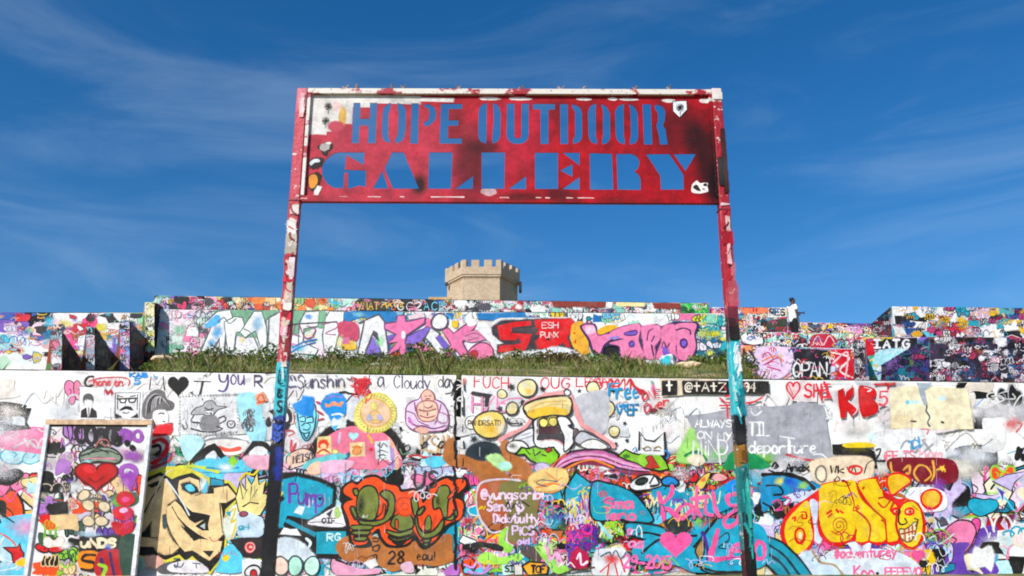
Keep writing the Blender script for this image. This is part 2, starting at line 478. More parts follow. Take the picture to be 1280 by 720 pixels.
        for i in range(n):
            a, d = q[max(i-1, 0)], q[min(i+1, n-1)]
            tx, ty = d[0]-a[0], d[1]-a[1]; l = math.hypot(tx, ty) or 1; tx /= l; ty /= l
            t = L[i] / (L[-1] or 1); hw = w * .5 * (1 + vary * (.6 * math.sin(ph + L[i] * .11) + .5 * math.sin(ph * 2 + L[i] * .37)))
            if i == 0: put(q[0][0]-tx*hw*.8, q[0][1]-ty*hw*.8, -ty, tx, hw*.5, 0); rows += 1
            put(q[i][0], q[i][1], -ty, tx, hw, t); rows += 1
            if i == n-1: put(q[i][0]+tx*hw*.8, q[i][1]+ty*hw*.8, -ty, tx, hw*.5, 1); rows += 1
        for k in range(rows - 1): s.f.append((b+2*k, b+2*k+1, b+2*k+3, b+2*k+2))
        soft = random.choice((0, .5, .9, 1.3)) * s.fringe * min(1.0, w / 1.6)
        if soft > .25:
            b = len(s.sv)
            for i in range(n):
                a, d = q[max(i-1, 0)], q[min(i+1, n-1)]; tx, ty = d[0]-a[0], d[1]-a[1]; l = math.hypot(tx, ty) or 1; tx /= l; ty /= l
                t = L[i] / (L[-1] or 1); hw = w * .5 * (1 + vary * (.6 * math.sin(ph + L[i] * .11) + .5 * math.sin(ph * 2 + L[i] * .37))) - .15
                for sgn in (-1, 1):
                    for o_, al in ((hw, .8), (hw + soft, 0.0)):
                        s.sv.append(s.plane(q[i][0]-ty*o_*sgn, q[i][1]+tx*o_*sgn, (lv + .75*t + .1) * s.coat)); s.sc.append((*cc[:3], al))
            for i in range(n-1):
                for k in (0, 2): s.sf.append((b+4*i+k, b+4*i+k+1, b+4*i+4+k+1, b+4*i+4+k))
    def line(s, pts, c, w=1.2, smooth=True, closed=False):
        if isinstance(pts, str):
            for part in pts.split('|'): s.line(P(part), c, w, smooth, closed)
            return
        q = [s.T(*p) for p in pts]
        if smooth: q = catmull(q, closed)
        if closed: q = q + q[:2]
        s._line(q, c, w)
    def ell(s, x, y, rx, ry, c=None, outline=None, ow=1.2, n=18, wob=.05, rot=0.0):
        ph = random.uniform(0, 6); p = []
        for k in range(n):
            a = k / n * math.tau
            g = 1 + wob * math.sin(2*a + ph) + wob * .6 * math.sin(3*a + ph * 2)
            ex, ey = rx*g*math.cos(a), ry*g*math.sin(a)
            p.append(s.T(x + ex*math.cos(rot) - ey*math.sin(rot), y + ex*math.sin(rot) + ey*math.cos(rot)))
        if c: s._fill(p, c)
        if outline: s._line(p + p[:2], outline, ow)
    def spray(s, x, y, rx, ry, c, a=1.0, rings=(0, .35, .6, .8, 1.0), n=18, rot=0.0):
        """a soft cloud of paint, thinning outwards"""
        ph = random.uniform(0, 6)
        ring = []
        for rr in rings[1:]:
            ring.append([])
            for k in range(n):
                t = k / n * math.tau; g = rr * (1 + .12 * math.sin(2*t+ph) + .08 * math.sin(5*t+2*ph))
                ex, ey = rx*g*math.cos(t), ry*g*math.sin(t)
                ring[-1].append(s.T(x + ex*math.cos(rot) - ey*math.sin(rot), y + ex*math.sin(rot) + ey*math.cos(rot)))
        lv = s.level(s.cells_poly(ring[-1])) * s.coat
        b = len(s.sv); cc = s.colour(c)[:3]
        s.sv.append(s.plane(*s.T(x, y), lv)); s.sc.append((*cc, a))
        for ri, rg in enumerate(ring):
            al = a * (1 - rings[ri+1]) ** .8 if ri < len(ring)-1 else 0.0
            for p in rg: s.sv.append(s.plane(*p, lv)); s.sc.append((*cc, al))
        for k in range(n): s.sf.append((b, b+1+k, b+1+(k+1) % n))
        for ri in range(len(ring)-1):
            o0 = b+1+ri*n; o1 = o0+n
            for k in range(n): s.sf.append((o0+k, o1+k, o1+(k+1) % n, o0+(k+1) % n))
    def text(s, st, x, y, h, w, c, lw=1.2, gap=.28, slant=0.0, rise=0.0, jit=.028):
        """hand lettering: baseline at (x, y), letters h high and w wide (in the current crop)"""
        cx = x
        for ch in st:
            g = FONT.get(ch)
            ww = w * (.5 if ch in "il1!'(" else 1)
            if g:
                dy = random.uniform(-jit, jit) * h; sc = 1 + random.uniform(-jit, jit)
                for part in g.split('|'):
                    sm = part.startswith('~')
                    pts = [(cx + px*ww + slant*py*h + random.uniform(-jit, jit)*ww*.5, y + dy + rise*(cx-x) - py*h*sc + random.uniform(-jit, jit)*h*.4) for px, py in P(part.lstrip('~'))]
                    s.line(pts, c, lw, sm)
            cx += ww * (1 + gap) if g else w * .8
    def heart(s, x, y, rx, ry, c=None, outline=None, ow=1.2):
        p = []
        for k in range(26):
            t = k / 26 * math.tau
            p.append(s.T(x + rx*math.sin(t)**3, y - ry*(13*math.cos(t)-5*math.cos(2*t)-2*math.cos(3*t)-math.cos(4*t))/15))
        if c: s._fill(p, c)
        if outline: s._line(p + p[:2], outline, ow)
    def star(s, x, y, r, c):
        a0 = random.uniform(0, 1)
        s._fill([s.T(x + (r if k % 2 == 0 else r*.42)*math.cos(a0+k*math.pi/5), y + (r if k % 2 == 0 else r*.42)*math.sin(a0+k*math.pi/5)) for k in range(10)], c)
    # --- the crowd of tags that nobody could read
    def scribble(s, x, y, w, h, c, lw):
        k = random.random(); pts = []
        if k < .3:                            # jagged
            n = random.randint(4, 7)
            for i in range(n): pts.append((x + w*(i/(n-1)) + random.uniform(-.2, .1)*w, y + (random.uniform(-.5, -.1) if i % 2 else random.uniform(.1, .5))*h))
        elif k < .75:                         # running loops of a hand style
            f = random.uniform(1.5, 3.5); r = random.uniform(.08, .2)*w; ph = random.uniform(0, 6); n = int(f*8)+4
            for i in range(n):
                t = i/(n-1); a = ph + t*f*math.tau
                pts.append((x + w*t + r*math.cos(a), y + h*.42*math.sin(a)*(1-.4*math.sin(t*5+ph)) + h*.12*math.sin(t*9)))
        else:                                 # one long flourish
            n = random.randint(4, 6); a = random.uniform(0, 6)
            for i in range(n):
                a += random.uniform(.7, 1.9); g = .25 + .3*i/n
                pts.append((x + w*.5 + w*g*math.cos(a), y + h*g*math.sin(a)))
        s._line(catmull(pts), c, lw)
    def throwup(s, x, y, w, h, c, oc, lw):
        n = random.randint(2, 4)
        for i in range(n):
            cx = x + w*((i+.5)/n-.5); a = random.uniform(.8, 1.15)
            p = []
            ph = random.uniform(0, 6)
            for k in range(14):
                t = k/14*math.tau; g = 1 + .22*math.sin(2*t+ph) + .14*math.sin(3*t+ph*1.7)
                p.append((cx + w/n*.62*g*math.cos(t), y + h*.5*a*g*math.sin(t)))
            q = catmull(p, True, 3)
            s._fill(q, c); s._line(q+q[:2], oc, lw)
            if random.random() < .6: s._line(catmull([(cx-w/n*.15, y-h*.12), (cx+w/n*.1, y), (cx-w/n*.05, y+h*.16)]), oc, lw*.8)
    def wedge(s, x, y, w, h, c, oc, lw):
        p = []
        a0 = random.uniform(0, 6); n = random.randint(5, 8)
        for k in range(n):
            t = a0 + k/n*math.tau; g = random.choice((1.0, .42, .8, .3))
            p.append((x + w*.5*g*math.cos(t)+random.uniform(-.1, .1)*w, y + h*.5*g*math.sin(t)))
        s._fill(p, c)
        if oc: s._line(p+p[:2], oc, lw)
    def patch(s, x, y, w, h, c):
        p = [(x-w/2, y-h/2), (x, y-h/2), (x+w/2, y-h/2), (x+w/2, y), (x+w/2, y+h/2), (x, y+h/2), (x-w/2, y+h/2), (x-w/2, y)]
        p = [(a+random.uniform(-.16, .16)*w, b+random.uniform(-.16, .16)*h) for a, b in p]
        s._fill(catmull(p, True, 4) if random.random() < .6 else p, c)
    def drip(s, x, y, L, c, w=.7):
        s._line([(x, y), (x+random.uniform(-.2, .2), y+L*.6), (x, y+L)], c, w)
    def crowd(s, rect, n, size, cols, kinds='pstww', dark='#1b1a1c', lw=(.6, 1.6), aspect=1.6):
        x0, x1, y0, y1 = rect
        for _ in range(n):
            x, y = random.uniform(x0, x1), random.uniform(y0, y1)
            h = random.uniform(*size); w = h*random.uniform(.8, aspect*1.3)
            y = min(max(y, y0+h*.3), y1-h*.3)
            c = random.choice(cols); oc = dark if random.random() < .62 else random.choice(cols)
            k = random.choice(kinds); l = random.uniform(*lw)
            if k == 'p':
                if random.random() < .4: s.spray(x, y, w*.62, h*.55, c, random.uniform(.7, 1.0))
                else: s.patch(x, y, w, h, c)
            elif k == 's': s.scribble(x-w/2, y, w*1.3, h, c, l)
            elif k == 't': s.throwup(x, y, w, h, c, oc, l)
            elif k == 'w': s.wedge(x, y, w*1.1, h*1.2, c, oc, l)
            elif k == 'd': s.drip(x, y, h, c)
            elif k == 'f': s.spray(x, y, w*.6, h*.5, c, random.uniform(.5, .95))

# ================================================================== SETTING
YA, YB, YC = 13.0, 28.0, 33.0              # wall planes (metres from the camera)
def lerp_tab(x, tab):
    for (a, b), (c, d) in zip(tab, tab[1:]):
        if x <= c: return b + (d - b) * max(0, min(1, (x - a) / (c - a)))
    return tab[-1][1]
XA_R0, XA_R1 = xat(928, 27) / 27, xat(985, 27) / 27      # bearings where the grass gives way to bare terraces
XA_L0, XA_L1 = xat(205, 27) / 27, xat(150, 27) / 27
def ground_z(x, y):
    if y <= 13.14:
        return lerp_tab(y, [(-60, -.6), (0, 0), (4, .05), (13, .76)])
    t = max(0, min(1, (x / y - XA_R0) / (XA_R1 - XA_R0)))
    hi = lerp_tab(y, [(13.15, 3.62), (20, 5.05), (28.3, 6.58), (28.36, 7.7), (33.14, 7.72), (33.2, 8.6), (45, 10.3), (60, 12.4), (90, 14), (400, 14), (2500, -30)])
    u = max(0, min(1, (x / y - XA_L0) / (XA_L1 - XA_L0)))
    if y < 28.33: hi = hi - u * (y - 13.15) / 15 * 1.9
    if y < 28.33: hi = hi - t * (.12 + (y - 13.15) / 15 * 2.2)
    w = .0
    if 14 < y < 28: w = .10 * mnoise.noise((x * .6, y * .6, 3)) + .05 * mnoise.noise((x * 1.9, y * 1.9, 8))
    return hi + w

n_ = Nodes('hillside_soil')
soil = n_.mix(n_.ramp(n_.noise(.8, 6), .38, .62), lin('#6d6a35'), lin('#4d5a26'))
soil = n_.mix(n_.ramp(n_.noise(1.3, 7, .65), .47, .58), soil, lin('#9c8660'))
n_.base(soil, .95); n_.bump(n_.noise(5, 8, .7), .8, .08)
M_SOIL = n_.m
xs = [-2500, -600, -150, -60, -40] + [x * .5 for x in range(-60, 61)] + [40, 60, 150, 600, 2500]
ys = [-2500, -60, -20, 0, 2, 4, 7, 10, 13.0, 13.14, 13.16] + [13.16 + k * .6 for k in range(1, 25)] + [28.3, 28.33, 28.36, 30, 32, 33.14, 33.17, 33.2, 36, 40, 45, 52, 60, 75, 90, 200, 400, 900, 2500]
vs, fs = [], []
for y in ys:
    for x in xs: vs.append((x, y, ground_z(x, y)))
nx = len(xs)
for j in range(len(ys) - 1):
    for i in range(nx - 1):
        a = j * nx + i; fs.append((a, a + 1, a + nx + 1, a + nx))
g = mesh_obj('ground', vs, fs, M_SOIL); tag(g, kind='structure')
for p in g.data.polygons: p.use_smooth = False

# ---- front retaining wall, two poured panels with an open joint
ytopA = lambda x: 463.0 + (x - 100) * (476.6 - 463.0) / 1080
M_WA = wall_material('white_painted_concrete', '#efeeec')
wallA = root('retaining_wall', (0, YA, .8), 'long white painted retaining wall with a black joint, lettered along its top edge', 'wall')
joint = 573.5
def panelA(p0, p1, name='concrete_panel'):
    a, b = at(p0, ytopA(p0), YA), at(p1, ytopA(p1), YA)
    return prism(name, [(a.x, YA), (b.x, YA), (b.x, YA + .28), (a.x, YA + .28)], [a.z, b.z, b.z, a.z], .3, M_WA, wallA, rough=.013, step=.16)
panelA(-420, joint - 3.2)
panelA(joint + 3.6, 1720)
a = at(joint, 470, YA)
M_JOINT = plain('joint_tar', '#141312', .9, .4, 30, bump=.6)
box('joint_filler', a.x - .06, a.x + .06, YA + .05, YA + .24, .3, a.z - .03, M_JOINT, wallA)
# ---- second tier
PAL = ['#e8e6e6', '#e9c8d6', '#58b7cf', '#e7508b', '#d8dfe6', '#8fd0a0', '#c62b3a', '#e8b84f', '#7c5fb4', '#2f4f9c', '#222024']
M_WB = wall_material('tier_paint', '#f0eef0', ['#f2d6e0', '#bfe3ee', '#e8e4f2', '#e0f0e0'], .55, .35)
M_WC = wall_material('terrace_paint', '#e9e6e4', PAL, 1.15, .62)
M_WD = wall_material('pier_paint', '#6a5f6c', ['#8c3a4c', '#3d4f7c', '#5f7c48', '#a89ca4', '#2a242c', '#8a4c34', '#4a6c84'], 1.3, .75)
def front_wall(name, label, Y, p0, p1, t0, t1, z0, mat, thick=.34, z_is=False):
    a, b = at(p0, t0, Y), at(p1, t1, Y)
    o = root(name, ((a.x + b.x) / 2, Y, z0), label, 'wall')
    prism('concrete_panel', [(a.x, Y), (b.x, Y), (b.x, Y + thick), (a.x, Y + thick)], [a.z, b.z, b.z, a.z], z0, mat, o, rough=.02, step=.5)
    return o
wallB = front_wall('tier_wall', 'middle tier wall with huge pink, red and pale blue lettering above the grass', YB, 199, 908, 386.5, 392, 5.8, M_WB)
wallC = front_wall('terrace_wall', 'long upper terrace wall under the castle tower, covered in small tags', YC, 193, 886, 369.5, 379, 7.0, M_WC)
wallL = front_wall('terrace_wall', 'low colourful terrace wall beyond the slanting dark piers', 28.12, -420, 194, 389.5, 391, 4.6, M_WC)
wallR3 = front_wall('terrace_wall', 'upper wall behind the standing man, marked with black capitals', YC, 890, 984, 384, 384.5, 7.0, M_WC)
wallR4 = front_wall('terrace_wall', 'low pink and yellow wall running from the standing man to the stair block', YC, 984.5, 1100, 402.5, 404.5, 7.0, M_WC)
wallR2 = front_wall('ledge_wall', 'pale green ledge below the standing man', 28.2, 909, 1096, 414.5, 417.5, 5.2, M_WC)
wallR1 = front_wall('tier_wall', 'lower tier wall with white outlined letters on black beside the teal signpost', 27.4, 926, 1070, 431, 436.5, 4.2, M_WC, .5)

def pier(name, label, fl, fr, back, Y0, Y1, ty, z0, mat, group=None):
    """a block that runs back into the hill: front edge fl..fr (pixels) at Y0, the seen side runs to pixel `back` at Y1"""
    a, b = at(fl, ty, Y0), at(fr, ty, Y0)
    c = at(back, 430, Y1)
    w = (b.x - a.x) if back > fr or back == fr else -(b.x - a.x)
    other = Vector((c.x - w, Y1))
    o = root(name, ((a.x + b.x) / 2, Y0, z0), label, 'wall', group)
    if w > 0: foot = [(a.x, Y0), (b.x, Y0), (c.x, Y1), (other.x, Y1)]
    else: foot = [(a.x, Y0), (b.x, Y0), (other.x, Y1), (c.x, Y1)]
    zt = ztop(fr if w > 0 else fl, ty, Y0)
    prism('block', foot, [zt] * 4, z0, mat, o, rough=.012, step=.5)
    return o, foot, zt
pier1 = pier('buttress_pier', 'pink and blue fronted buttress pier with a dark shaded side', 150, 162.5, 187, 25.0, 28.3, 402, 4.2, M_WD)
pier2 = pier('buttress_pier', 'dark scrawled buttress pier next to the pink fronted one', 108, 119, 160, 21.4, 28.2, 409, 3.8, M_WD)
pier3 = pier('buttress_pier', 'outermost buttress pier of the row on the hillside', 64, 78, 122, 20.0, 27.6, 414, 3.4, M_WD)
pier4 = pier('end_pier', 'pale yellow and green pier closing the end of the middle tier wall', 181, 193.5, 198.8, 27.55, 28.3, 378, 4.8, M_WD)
pierR1 = pier('stair_block', 'tall stair block with bright top corner beside the terraces', 1115, 1420, 1092, 30.0, 33.0, 383, 5.0, M_WC)
pierR2 = pier('wing_wall', 'blue and purple wing wall beside the stair block', 1162, 1330, 1098, 22.6, 27.2, 421, 3.4, M_WD)
pierR3 = pier('buttress_pier', 'narrow dark pier between red and teal paint', 1067, 1081, 1067, 26.2, 28.2, 425, 4.2, M_WD)
wallR5 = front_wall('tier_wall', 'low wall with white capitals on black, joining pier and stair block', 28.0, 1081, 1200, 422, 421, 4.4, M_WC)

# ---- tower
def tower():
    Yt = 60.0
    c = at(603.5, 372, Yt); s = (at(626.5, 330, Yt) - at(579, 330, Yt)).length
    rot = R(-2.5)
    n = Nodes('cream_brick')
    br = n.new('ShaderNodeTexBrick')
    br.inputs['Scale'].default_value = 3.2; br.inputs['Color1'].default_value = (*lin('#c8b49a'), 1); br.inputs['Color2'].default_value = (*lin('#ae9a82'), 1)
    br.inputs['Mortar'].default_value = (*lin('#bba78c'), 1); br.inputs['Mortar Size'].default_value = .02
    sp = n.new('ShaderNodeSeparateXYZ'); n.link(n.pos(), sp.inputs[0])
    cb = n.new('ShaderNodeCombineXYZ'); n.link(n.math('ADD', sp.outputs[0], sp.outputs[1]), cb.inputs[0]); n.link(sp.outputs[2], cb.inputs[1])
    n.link(cb.outputs[0], br.inputs['Vector'])
    cc = n.mix(n.ramp(n.noise(1.1, 6), .4, .7, 0, .5), br.outputs['Color'], lin('#a88f70'))
    cc = n.mix(n.ramp(n.noise(1, 5, .6, stretch=(5, 5, .6)), .58, .75, 0, .45), cc, lin('#84705a'))
    n.base(cc, .9)
    mat = n.m
    o = root('castle_tower', (c.x, Yt + s, 10), 'cream brick hexagonal castle tower with battlements rising behind the terraces', 'tower')
    ctr = Vector((c.x, Yt + s * .87, 0))
    zb = ztop(603, 333.5, Yt)              # foot of the battlement gaps
    zt = ztop(603, 325, Yt)
    zc = ztop(603, 343.5, Yt)
    def ring(r): return [ctr + Vector((r * math.cos(rot + R(60 * k)), r * math.sin(rot + R(60 * k)), 0)) for k in range(6)]
    def hexa(name, r, z0, z1, r_in=None):
        bm = bmesh.new(); A = ring(r)
        lo = [bm.verts.new((p.x, p.y, z0)) for p in A]; hi = [bm.verts.new((p.x, p.y, z1)) for p in A]
        for k in range(6): bm.faces.new((lo[k], lo[(k+1) % 6], hi[(k+1) % 6], hi[k]))
        if r_in:
            B = ring(r_in); li = [bm.verts.new((p.x, p.y, z0)) for p in B]; hj = [bm.verts.new((p.x, p.y, z1)) for p in B]
            for k in range(6):
                j = (k+1) % 6
                bm.faces.new((li[j], li[k], hj[k], hj[j])); bm.faces.new((hi[k], hi[j], hj[j], hj[k])); bm.faces.new((lo[j], lo[k], li[k], li[j]))
        else:
            bm.faces.new(hi); bm.faces.new(lo[::-1])
        return bm_obj(name, bm, mat, o)
    hexa('shaft', s * .955, 10, zc - .12)
    hexa('string_course', s * 1.0, zc - .12, zc + .04)
    hexa('parapet', s * 1.02, zc + .04, zb, s * .93)
    A, B = ring(s * 1.02), ring(s * .93)
    D = ring(s * .985)
    for k in range(6):
        j = (k + 1) % 6
        for m in range(4):                 # merlons: two half ones at the corners, two in between
            t0, t1 = [(0, .10), (.235, .435), (.565, .765), (.90, 1)][m]
            v = []
            for t in (t0, t1):
                for Q in (A, B): v.append(Q[k].lerp(Q[j], t))
            h = zt + random.uniform(-.02, .02)
            vv = [(p.x, p.y, zb + .002) for p in v] + [(p.x, p.y, h) for p in v]
            mesh_obj('merlon', vv, [(0,2,6,4),(2,3,7,6),(3,1,5,7),(1,0,4,5),(4,6,7,5),(0,1,3,2)], mat, o)
        nrm = ((D[k] + D[j]) / 2 - ctr).normalized(); e = (D[j] - D[k]).normalized()
        v, f = [], []
        for m in range(13):                # dentils below the parapet, 2 pixels each
            p = D[k].lerp(D[j], (m + .5) / 13) - nrm * .14
            b = len(v)
            for dz in (zc - .26, zc - .121):
                for du, dn in ((-.055, 0), (.055, 0), (.055, .1), (-.055, .1)):
                    q = p + e * du + nrm * dn; v.append((q.x, q.y, dz))
            f += [tuple(b + i for i in q) for q in BOXF]
        tag(mesh_obj('dentil_row', v, f, mat, o), kind='stuff')
    M_D = plain('dark_metal', '#2a2522', .6)
    for px, y0, y1 in ((558.2, 353, 357), (650.5, 352, 366)):
        p, q = at(px, y0, Yt + 2), at(px, y1, Yt + 2)
        box('floodlight' if y1 < 360 else 'downpipe', p.x - .1, p.x + .1, Yt + 1.9, Yt + 2.15, q.z, p.z, M_D, o, .02)
    # roofs beside it
    M_R = plain('brown_roof', '#8a4a3c', .85, .3, 3); M_T = plain('tan_parapet', '#c8a878', .9, .3, 2)
    for nm, lab, px0, px1, y0, Y, mt in (('house_roof', 'low tan parapet of a house next to the castle tower', 541, 559, 371, 58, M_T),
                                    ('house_roof', 'low brown roof edge showing above the upper terrace wall', 690, 758, 376.6, 50, M_R)):
        p, q = at(px0, y0, Y), at(px1, y0 + .6, Y)
        r_ = root(nm, ((p.x + q.x) / 2, Y, 11), lab, 'roof')
        box('wall', p.x, q.x, Y + .3, Y + 5, 10, p.z - .25, M_T, r_)
        box('roof_edge', p.x - .3, q.x + .3, Y, Y + 5.3, p.z - .248, p.z, mt, r_, .03)
tower()

# ================================================================== THE SIGN
YS = 7.0
def sign():
    base = at(640, 500, YS)
    sg = root('gallery_sign', (base.x, YS, ground_z(0, YS)), 'red steel sign on two posts with cut-out letters reading HOPE OUTDOOR GALLERY', 'sign')
    # --- lettered plate: the letters are real openings
    H = {
    'H': ["441.9,128.5 450.6,128.5 450.2,148.1 462,148.1 462.5,128.5 471.6,128.5 469.6,179 459.6,179 460.5,157 449.6,157 448.5,179 439.5,179"],
    'O': ["488.75,128.3 484,130 480,133.75 478,141 476.9,165 478.7,173.7 482,177 487.3,179 487.6,176 485.6,170 485.6,144 487.75,137.5",
          "496.9,128.5 503.7,130.6 507.5,137.5 506.9,162.5 505,172.5 501.5,177 496,179 493.7,178.5 493.7,173.7 496.9,167.5 498,141 496.5,136"],
    'P': ["514.4,129 523.7,129 522.5,179.5 512.7,179.5", "530,130.5 536.2,130 543,133.7 545.6,142.5 543.7,150 538.7,155.6 533.7,158 530,157 529.7,152.5 535,150 536.9,142.5 535.6,136 531,133.7"],
    'E': ["551.2,129.4 577.5,129.7 577.5,136.2 561.2,136.2 560.6,150 573,150 572.5,157.2 560.2,157.2 560,172.5 577.2,172.5 577.2,179.5 549.4,179.5"],
    'O2': ["608.7,128 603.5,130 600,133 598,141 597.5,168 598.5,173 601,177 607.5,179.7 608,175 608.5,150", "616.2,128.5 620.5,129.8 623.4,132.5 626,141 625.6,168 624.5,173 622,177 615.6,179.7 615,175 616.9,150"],
    'U': ["633.7,129 643,129 643,170 645,172.5 650,172.5 651.5,169.4 651.9,129 661.2,129 661,168 660,173 657,177.5 650,180 642.5,179.7 636.6,177 633.6,172 633,168"],
    'T': ["666.2,129.4 693.7,129.7 693.5,136.9 685.6,137.2 685.6,180 675.6,180 675.4,137.2 666.2,136.6"],
    'D': ["700,129.7 710,129.7 710.2,180 700.6,180", "715,130 722.5,132 726,135.5 727.5,140 728,168 727,173.5 724,177.5 716.2,180.2 716.2,173.7 718.7,170 718.7,140 715,134.4"],
    'O3': ["745.6,129.4 740.5,130.6 737,133.6 734.7,141 735.6,169 736.8,174 739.5,178 746.2,180.6 746.5,175 745,170 744.7,137.5", "751.2,129.7 755.5,131 759.4,134.5 762.5,141 763,169 762,174.5 759.4,178.7 752.5,180.6 752.5,173.7 753.7,170 753.7,140"],
    'O4': ["780,129.4 775,131 771.3,134 768.7,140 769.7,169 771,174 773.7,178 781.2,181 781.2,173.7 780,170 779.7,136", "785.6,129.7 790,131 793.6,134 797.2,141 798,169 797,174.6 794.4,178.7 787.5,181 787.2,175 788.7,170 788,137.5"],
    'R': ["803,130 813.7,130 815.6,180.6 805,180.6", "818.5,130.6 823.5,130.8 827.5,132.5 830.6,135.6 832,140 831.2,150 829,156 832,161 835,180.6 825,180.6 823.7,170 820.6,157.5 822.5,150 822,141 818.7,136"],
    'G': ["455.6,190.2 454.4,206.2 432.9,193.5 431.2,212 457.5,212.8 456.9,233.7 449.4,231.9 437.5,235.6 434.4,235.4 434.8,216 430.5,216 429.4,235.2 417.5,235 410,230.4 405.5,225 403,219 402,211 403.2,206 406,201 412.5,195 417,192 422.5,190.2"],
    'A': ["490,190.2 504.4,190.2 523.7,235.9 491.2,235.9 482.5,215.5 480.8,209.5", "478,213 485,235.6 466.2,235.6"],
    'L': ["536.2,190.2 565.6,190.2 563.7,236 535,236", "591.2,220 591,236 568.7,236"],
    'L2': ["602,190.2 631.2,190.2 630.6,236 602,236", "657.5,220 657.5,236.5 635.6,236.2"],
    'E2': ["668.7,190.6 697.5,190.6 697.5,236.2 668.7,236.2", "703,190.6 724.6,190.6 724.4,207", "700,213 715.6,205 715.6,221", "724.4,221 724.6,237 703,236.4"],
    'R2': ["737,191 765,192 766.9,237 737.5,237", "770.6,192 787.5,192 792.6,193 796.2,195.6 799,199.5 799.7,203.7 798.6,208 796.6,211.5 793,214.4 796.6,216.2 798.9,219 800.6,222.6 801.2,226 801.2,237.5 771.9,237"],
    'Y': ["807.5,192.5 836.9,192.2 854.4,218 855,237 826.2,237 825,219.4", "841.9,192.5 870,192.2 856.9,213.7"],
    }
    from mathutils.geometry import delaunay_2d_cdt
    TH = .009
    loops = [P("388,118.5 893,119.5 899,250.5 378,249")] + [P(part) for q in H.values() for part in q]
    co, ed, rings = [], [], []
    for lp in loops:
        b = len(co); m_ = len(lp)
        for x, y in lp:
            w = at(x, y, YS); co.append(Vector((w.x, w.z)))
        ed += [(b + k, b + (k + 1) % m_) for k in range(m_)]
        rings.append([co[b + k] for k in range(m_)])
    def inside(p, rg):
        r_ = False; j = len(rg) - 1
        for i in range(len(rg)):
            a_, c_ = rg[i], rg[j]
            if (a_.y > p.y) != (c_.y > p.y) and p.x < (c_.x - a_.x) * (p.y - a_.y) / (c_.y - a_.y) + a_.x: r_ = not r_
            j = i
        return r_
    ov, oe, of = delaunay_2d_cdt(co, ed, [], 0, 1e-6)[:3]
    keep = []
    for t in of:
        ctr = (ov[t[0]] + ov[t[1]] + ov[t[2]]) / 3
        if inside(ctr, rings[0]) and not any(inside(ctr, rg) for rg in rings[1:]): keep.append(tuple(t))
    nv = len(ov)
    vs_ = [(v.x, YS, v.y) for v in ov] + [(v.x, YS + TH, v.y) for v in ov]
    fs_ = list(keep) + [tuple(nv + k for k in t[::-1]) for t in keep]
    cnt = {}
    for t in keep:
        for k in range(3):
            e = (t[k], t[(k+1) % 3]); cnt[e] = 1
    for (i, j) in list(cnt):
        if (j, i) not in cnt: fs_.append((j, i, nv + i, nv + j))
    me = bpy.data.meshes.new('plate'); me.from_pydata(vs_, [], fs_); me.update()
    bm = bmesh.new(); bm.from_mesh(me); bmesh.ops.recalc_face_normals(bm, faces=bm.faces[:]); bm.to_mesh(me); bm.free()
    n = Nodes('weathered_red_enamel')
    c = n.mix(n.ramp(n.noise(3.5, 7, .65), .35, .68), lin('#c00016'), lin('#8e0212'))
    c = n.spot(c, 470, 195, 150, 75, YS, lin('#cc3a50'), .5, .45, 5, amount=.8)
    c = n.spot(c, 640, 165, 45, 50, YS, lin('#cc1c38'), .5, .4, 7, amount=.7)
    c = n.mix(n.ramp(n.noise(9, 7, .7), .5, .72, 0, .5), c, lin('#b01026'))
    for px, py, rx, ry, k, am in ((588, 205, 20, 40, '#4a0510', .8), (606, 184, 18, 9, '#2c0308', .75), (566, 152, 14, 26, '#7a0312', .7), (524, 231, 9, 13, '#0c0203', .95), (866, 172, 13, 22, '#080203', 1),
                        (884, 200, 16, 50, '#1d0307', .9), (846, 165, 24, 30, '#520510', .75), (700, 243, 20, 9, '#3a0409', .7), (652, 247, 24, 6, '#3a0409', .7), (420, 204, 10, 60, '#b8384a', .4), (893, 232, 8, 26, '#060102', .9)):
        c = n.spot(c, px, py, rx, ry, YS, lin(k), .6, .22, 7, amount=am)
    W_ = lin('#ece6e0')
    for px, py, rx, ry, wb in ((414, 135, 27, 19, .10), (398, 150, 11, 18, .12), (406, 152, 9, 12, .08), (475, 124, 50, 5.2, .18), (542, 124.5, 25, 2.6, .25), (452, 128, 16, 6, .2)):
        c = n.spot(c, px, py, rx, ry, YS, W_, .05, wb, 12, True)
    c = n.spot(c, 421, 133, 7, 6, YS, lin('#e9c9c4'), .3, .3, 12)
    c = n.spot(c, 428, 146, 5, 13, YS, lin('#e3b355'), .2, .3, 14)
    c = n.spot(c, 420, 158, 11, 7, YS, lin('#c9485a'), .2, .3, 14)
    for px, py, rx, ry in ((612, 123.2, 14, 2.2), (650, 123.5, 14, 2), (730, 124, 9, 1.7), (766, 123.8, 6, 2), (785, 124.2, 12, 1.6), (836, 126, 9, 2.2), (882, 126, 8, 3)):
        c = n.spot(c, px, py, rx, ry, YS, W_, .08, .5, 26)
    c = n.spot(c, 611, 239.5, 10, 5, YS, lin('#e3b9bc'), .12, .4, 22)
    c = n.mix(n.ramp(n.noise(55, 6, .7), .66, .70, 0, .8), c, lin('#d8b8b4'))
    c = n.mix(n.ramp(n.noise(24, 6, .7), .70, .73, 0, .8), c, lin('#4a2a22'))
    c = n.mix(1.0, c, n.ramp(n.noise(6, 7, .7), .3, .7, .5, 1.0), 'MULTIPLY')
    n.base(c, .6); n.bsdf.inputs['Specular IOR Level'].default_value = .25; n.bump(n.noise(30, 6, .6), .22, .006)
    M_RED = n.m
    me.materials.append(M_RED)
    pl = bpy.data.objects.new('lettered_plate', me); col.objects.link(pl); adopt(pl, sg)
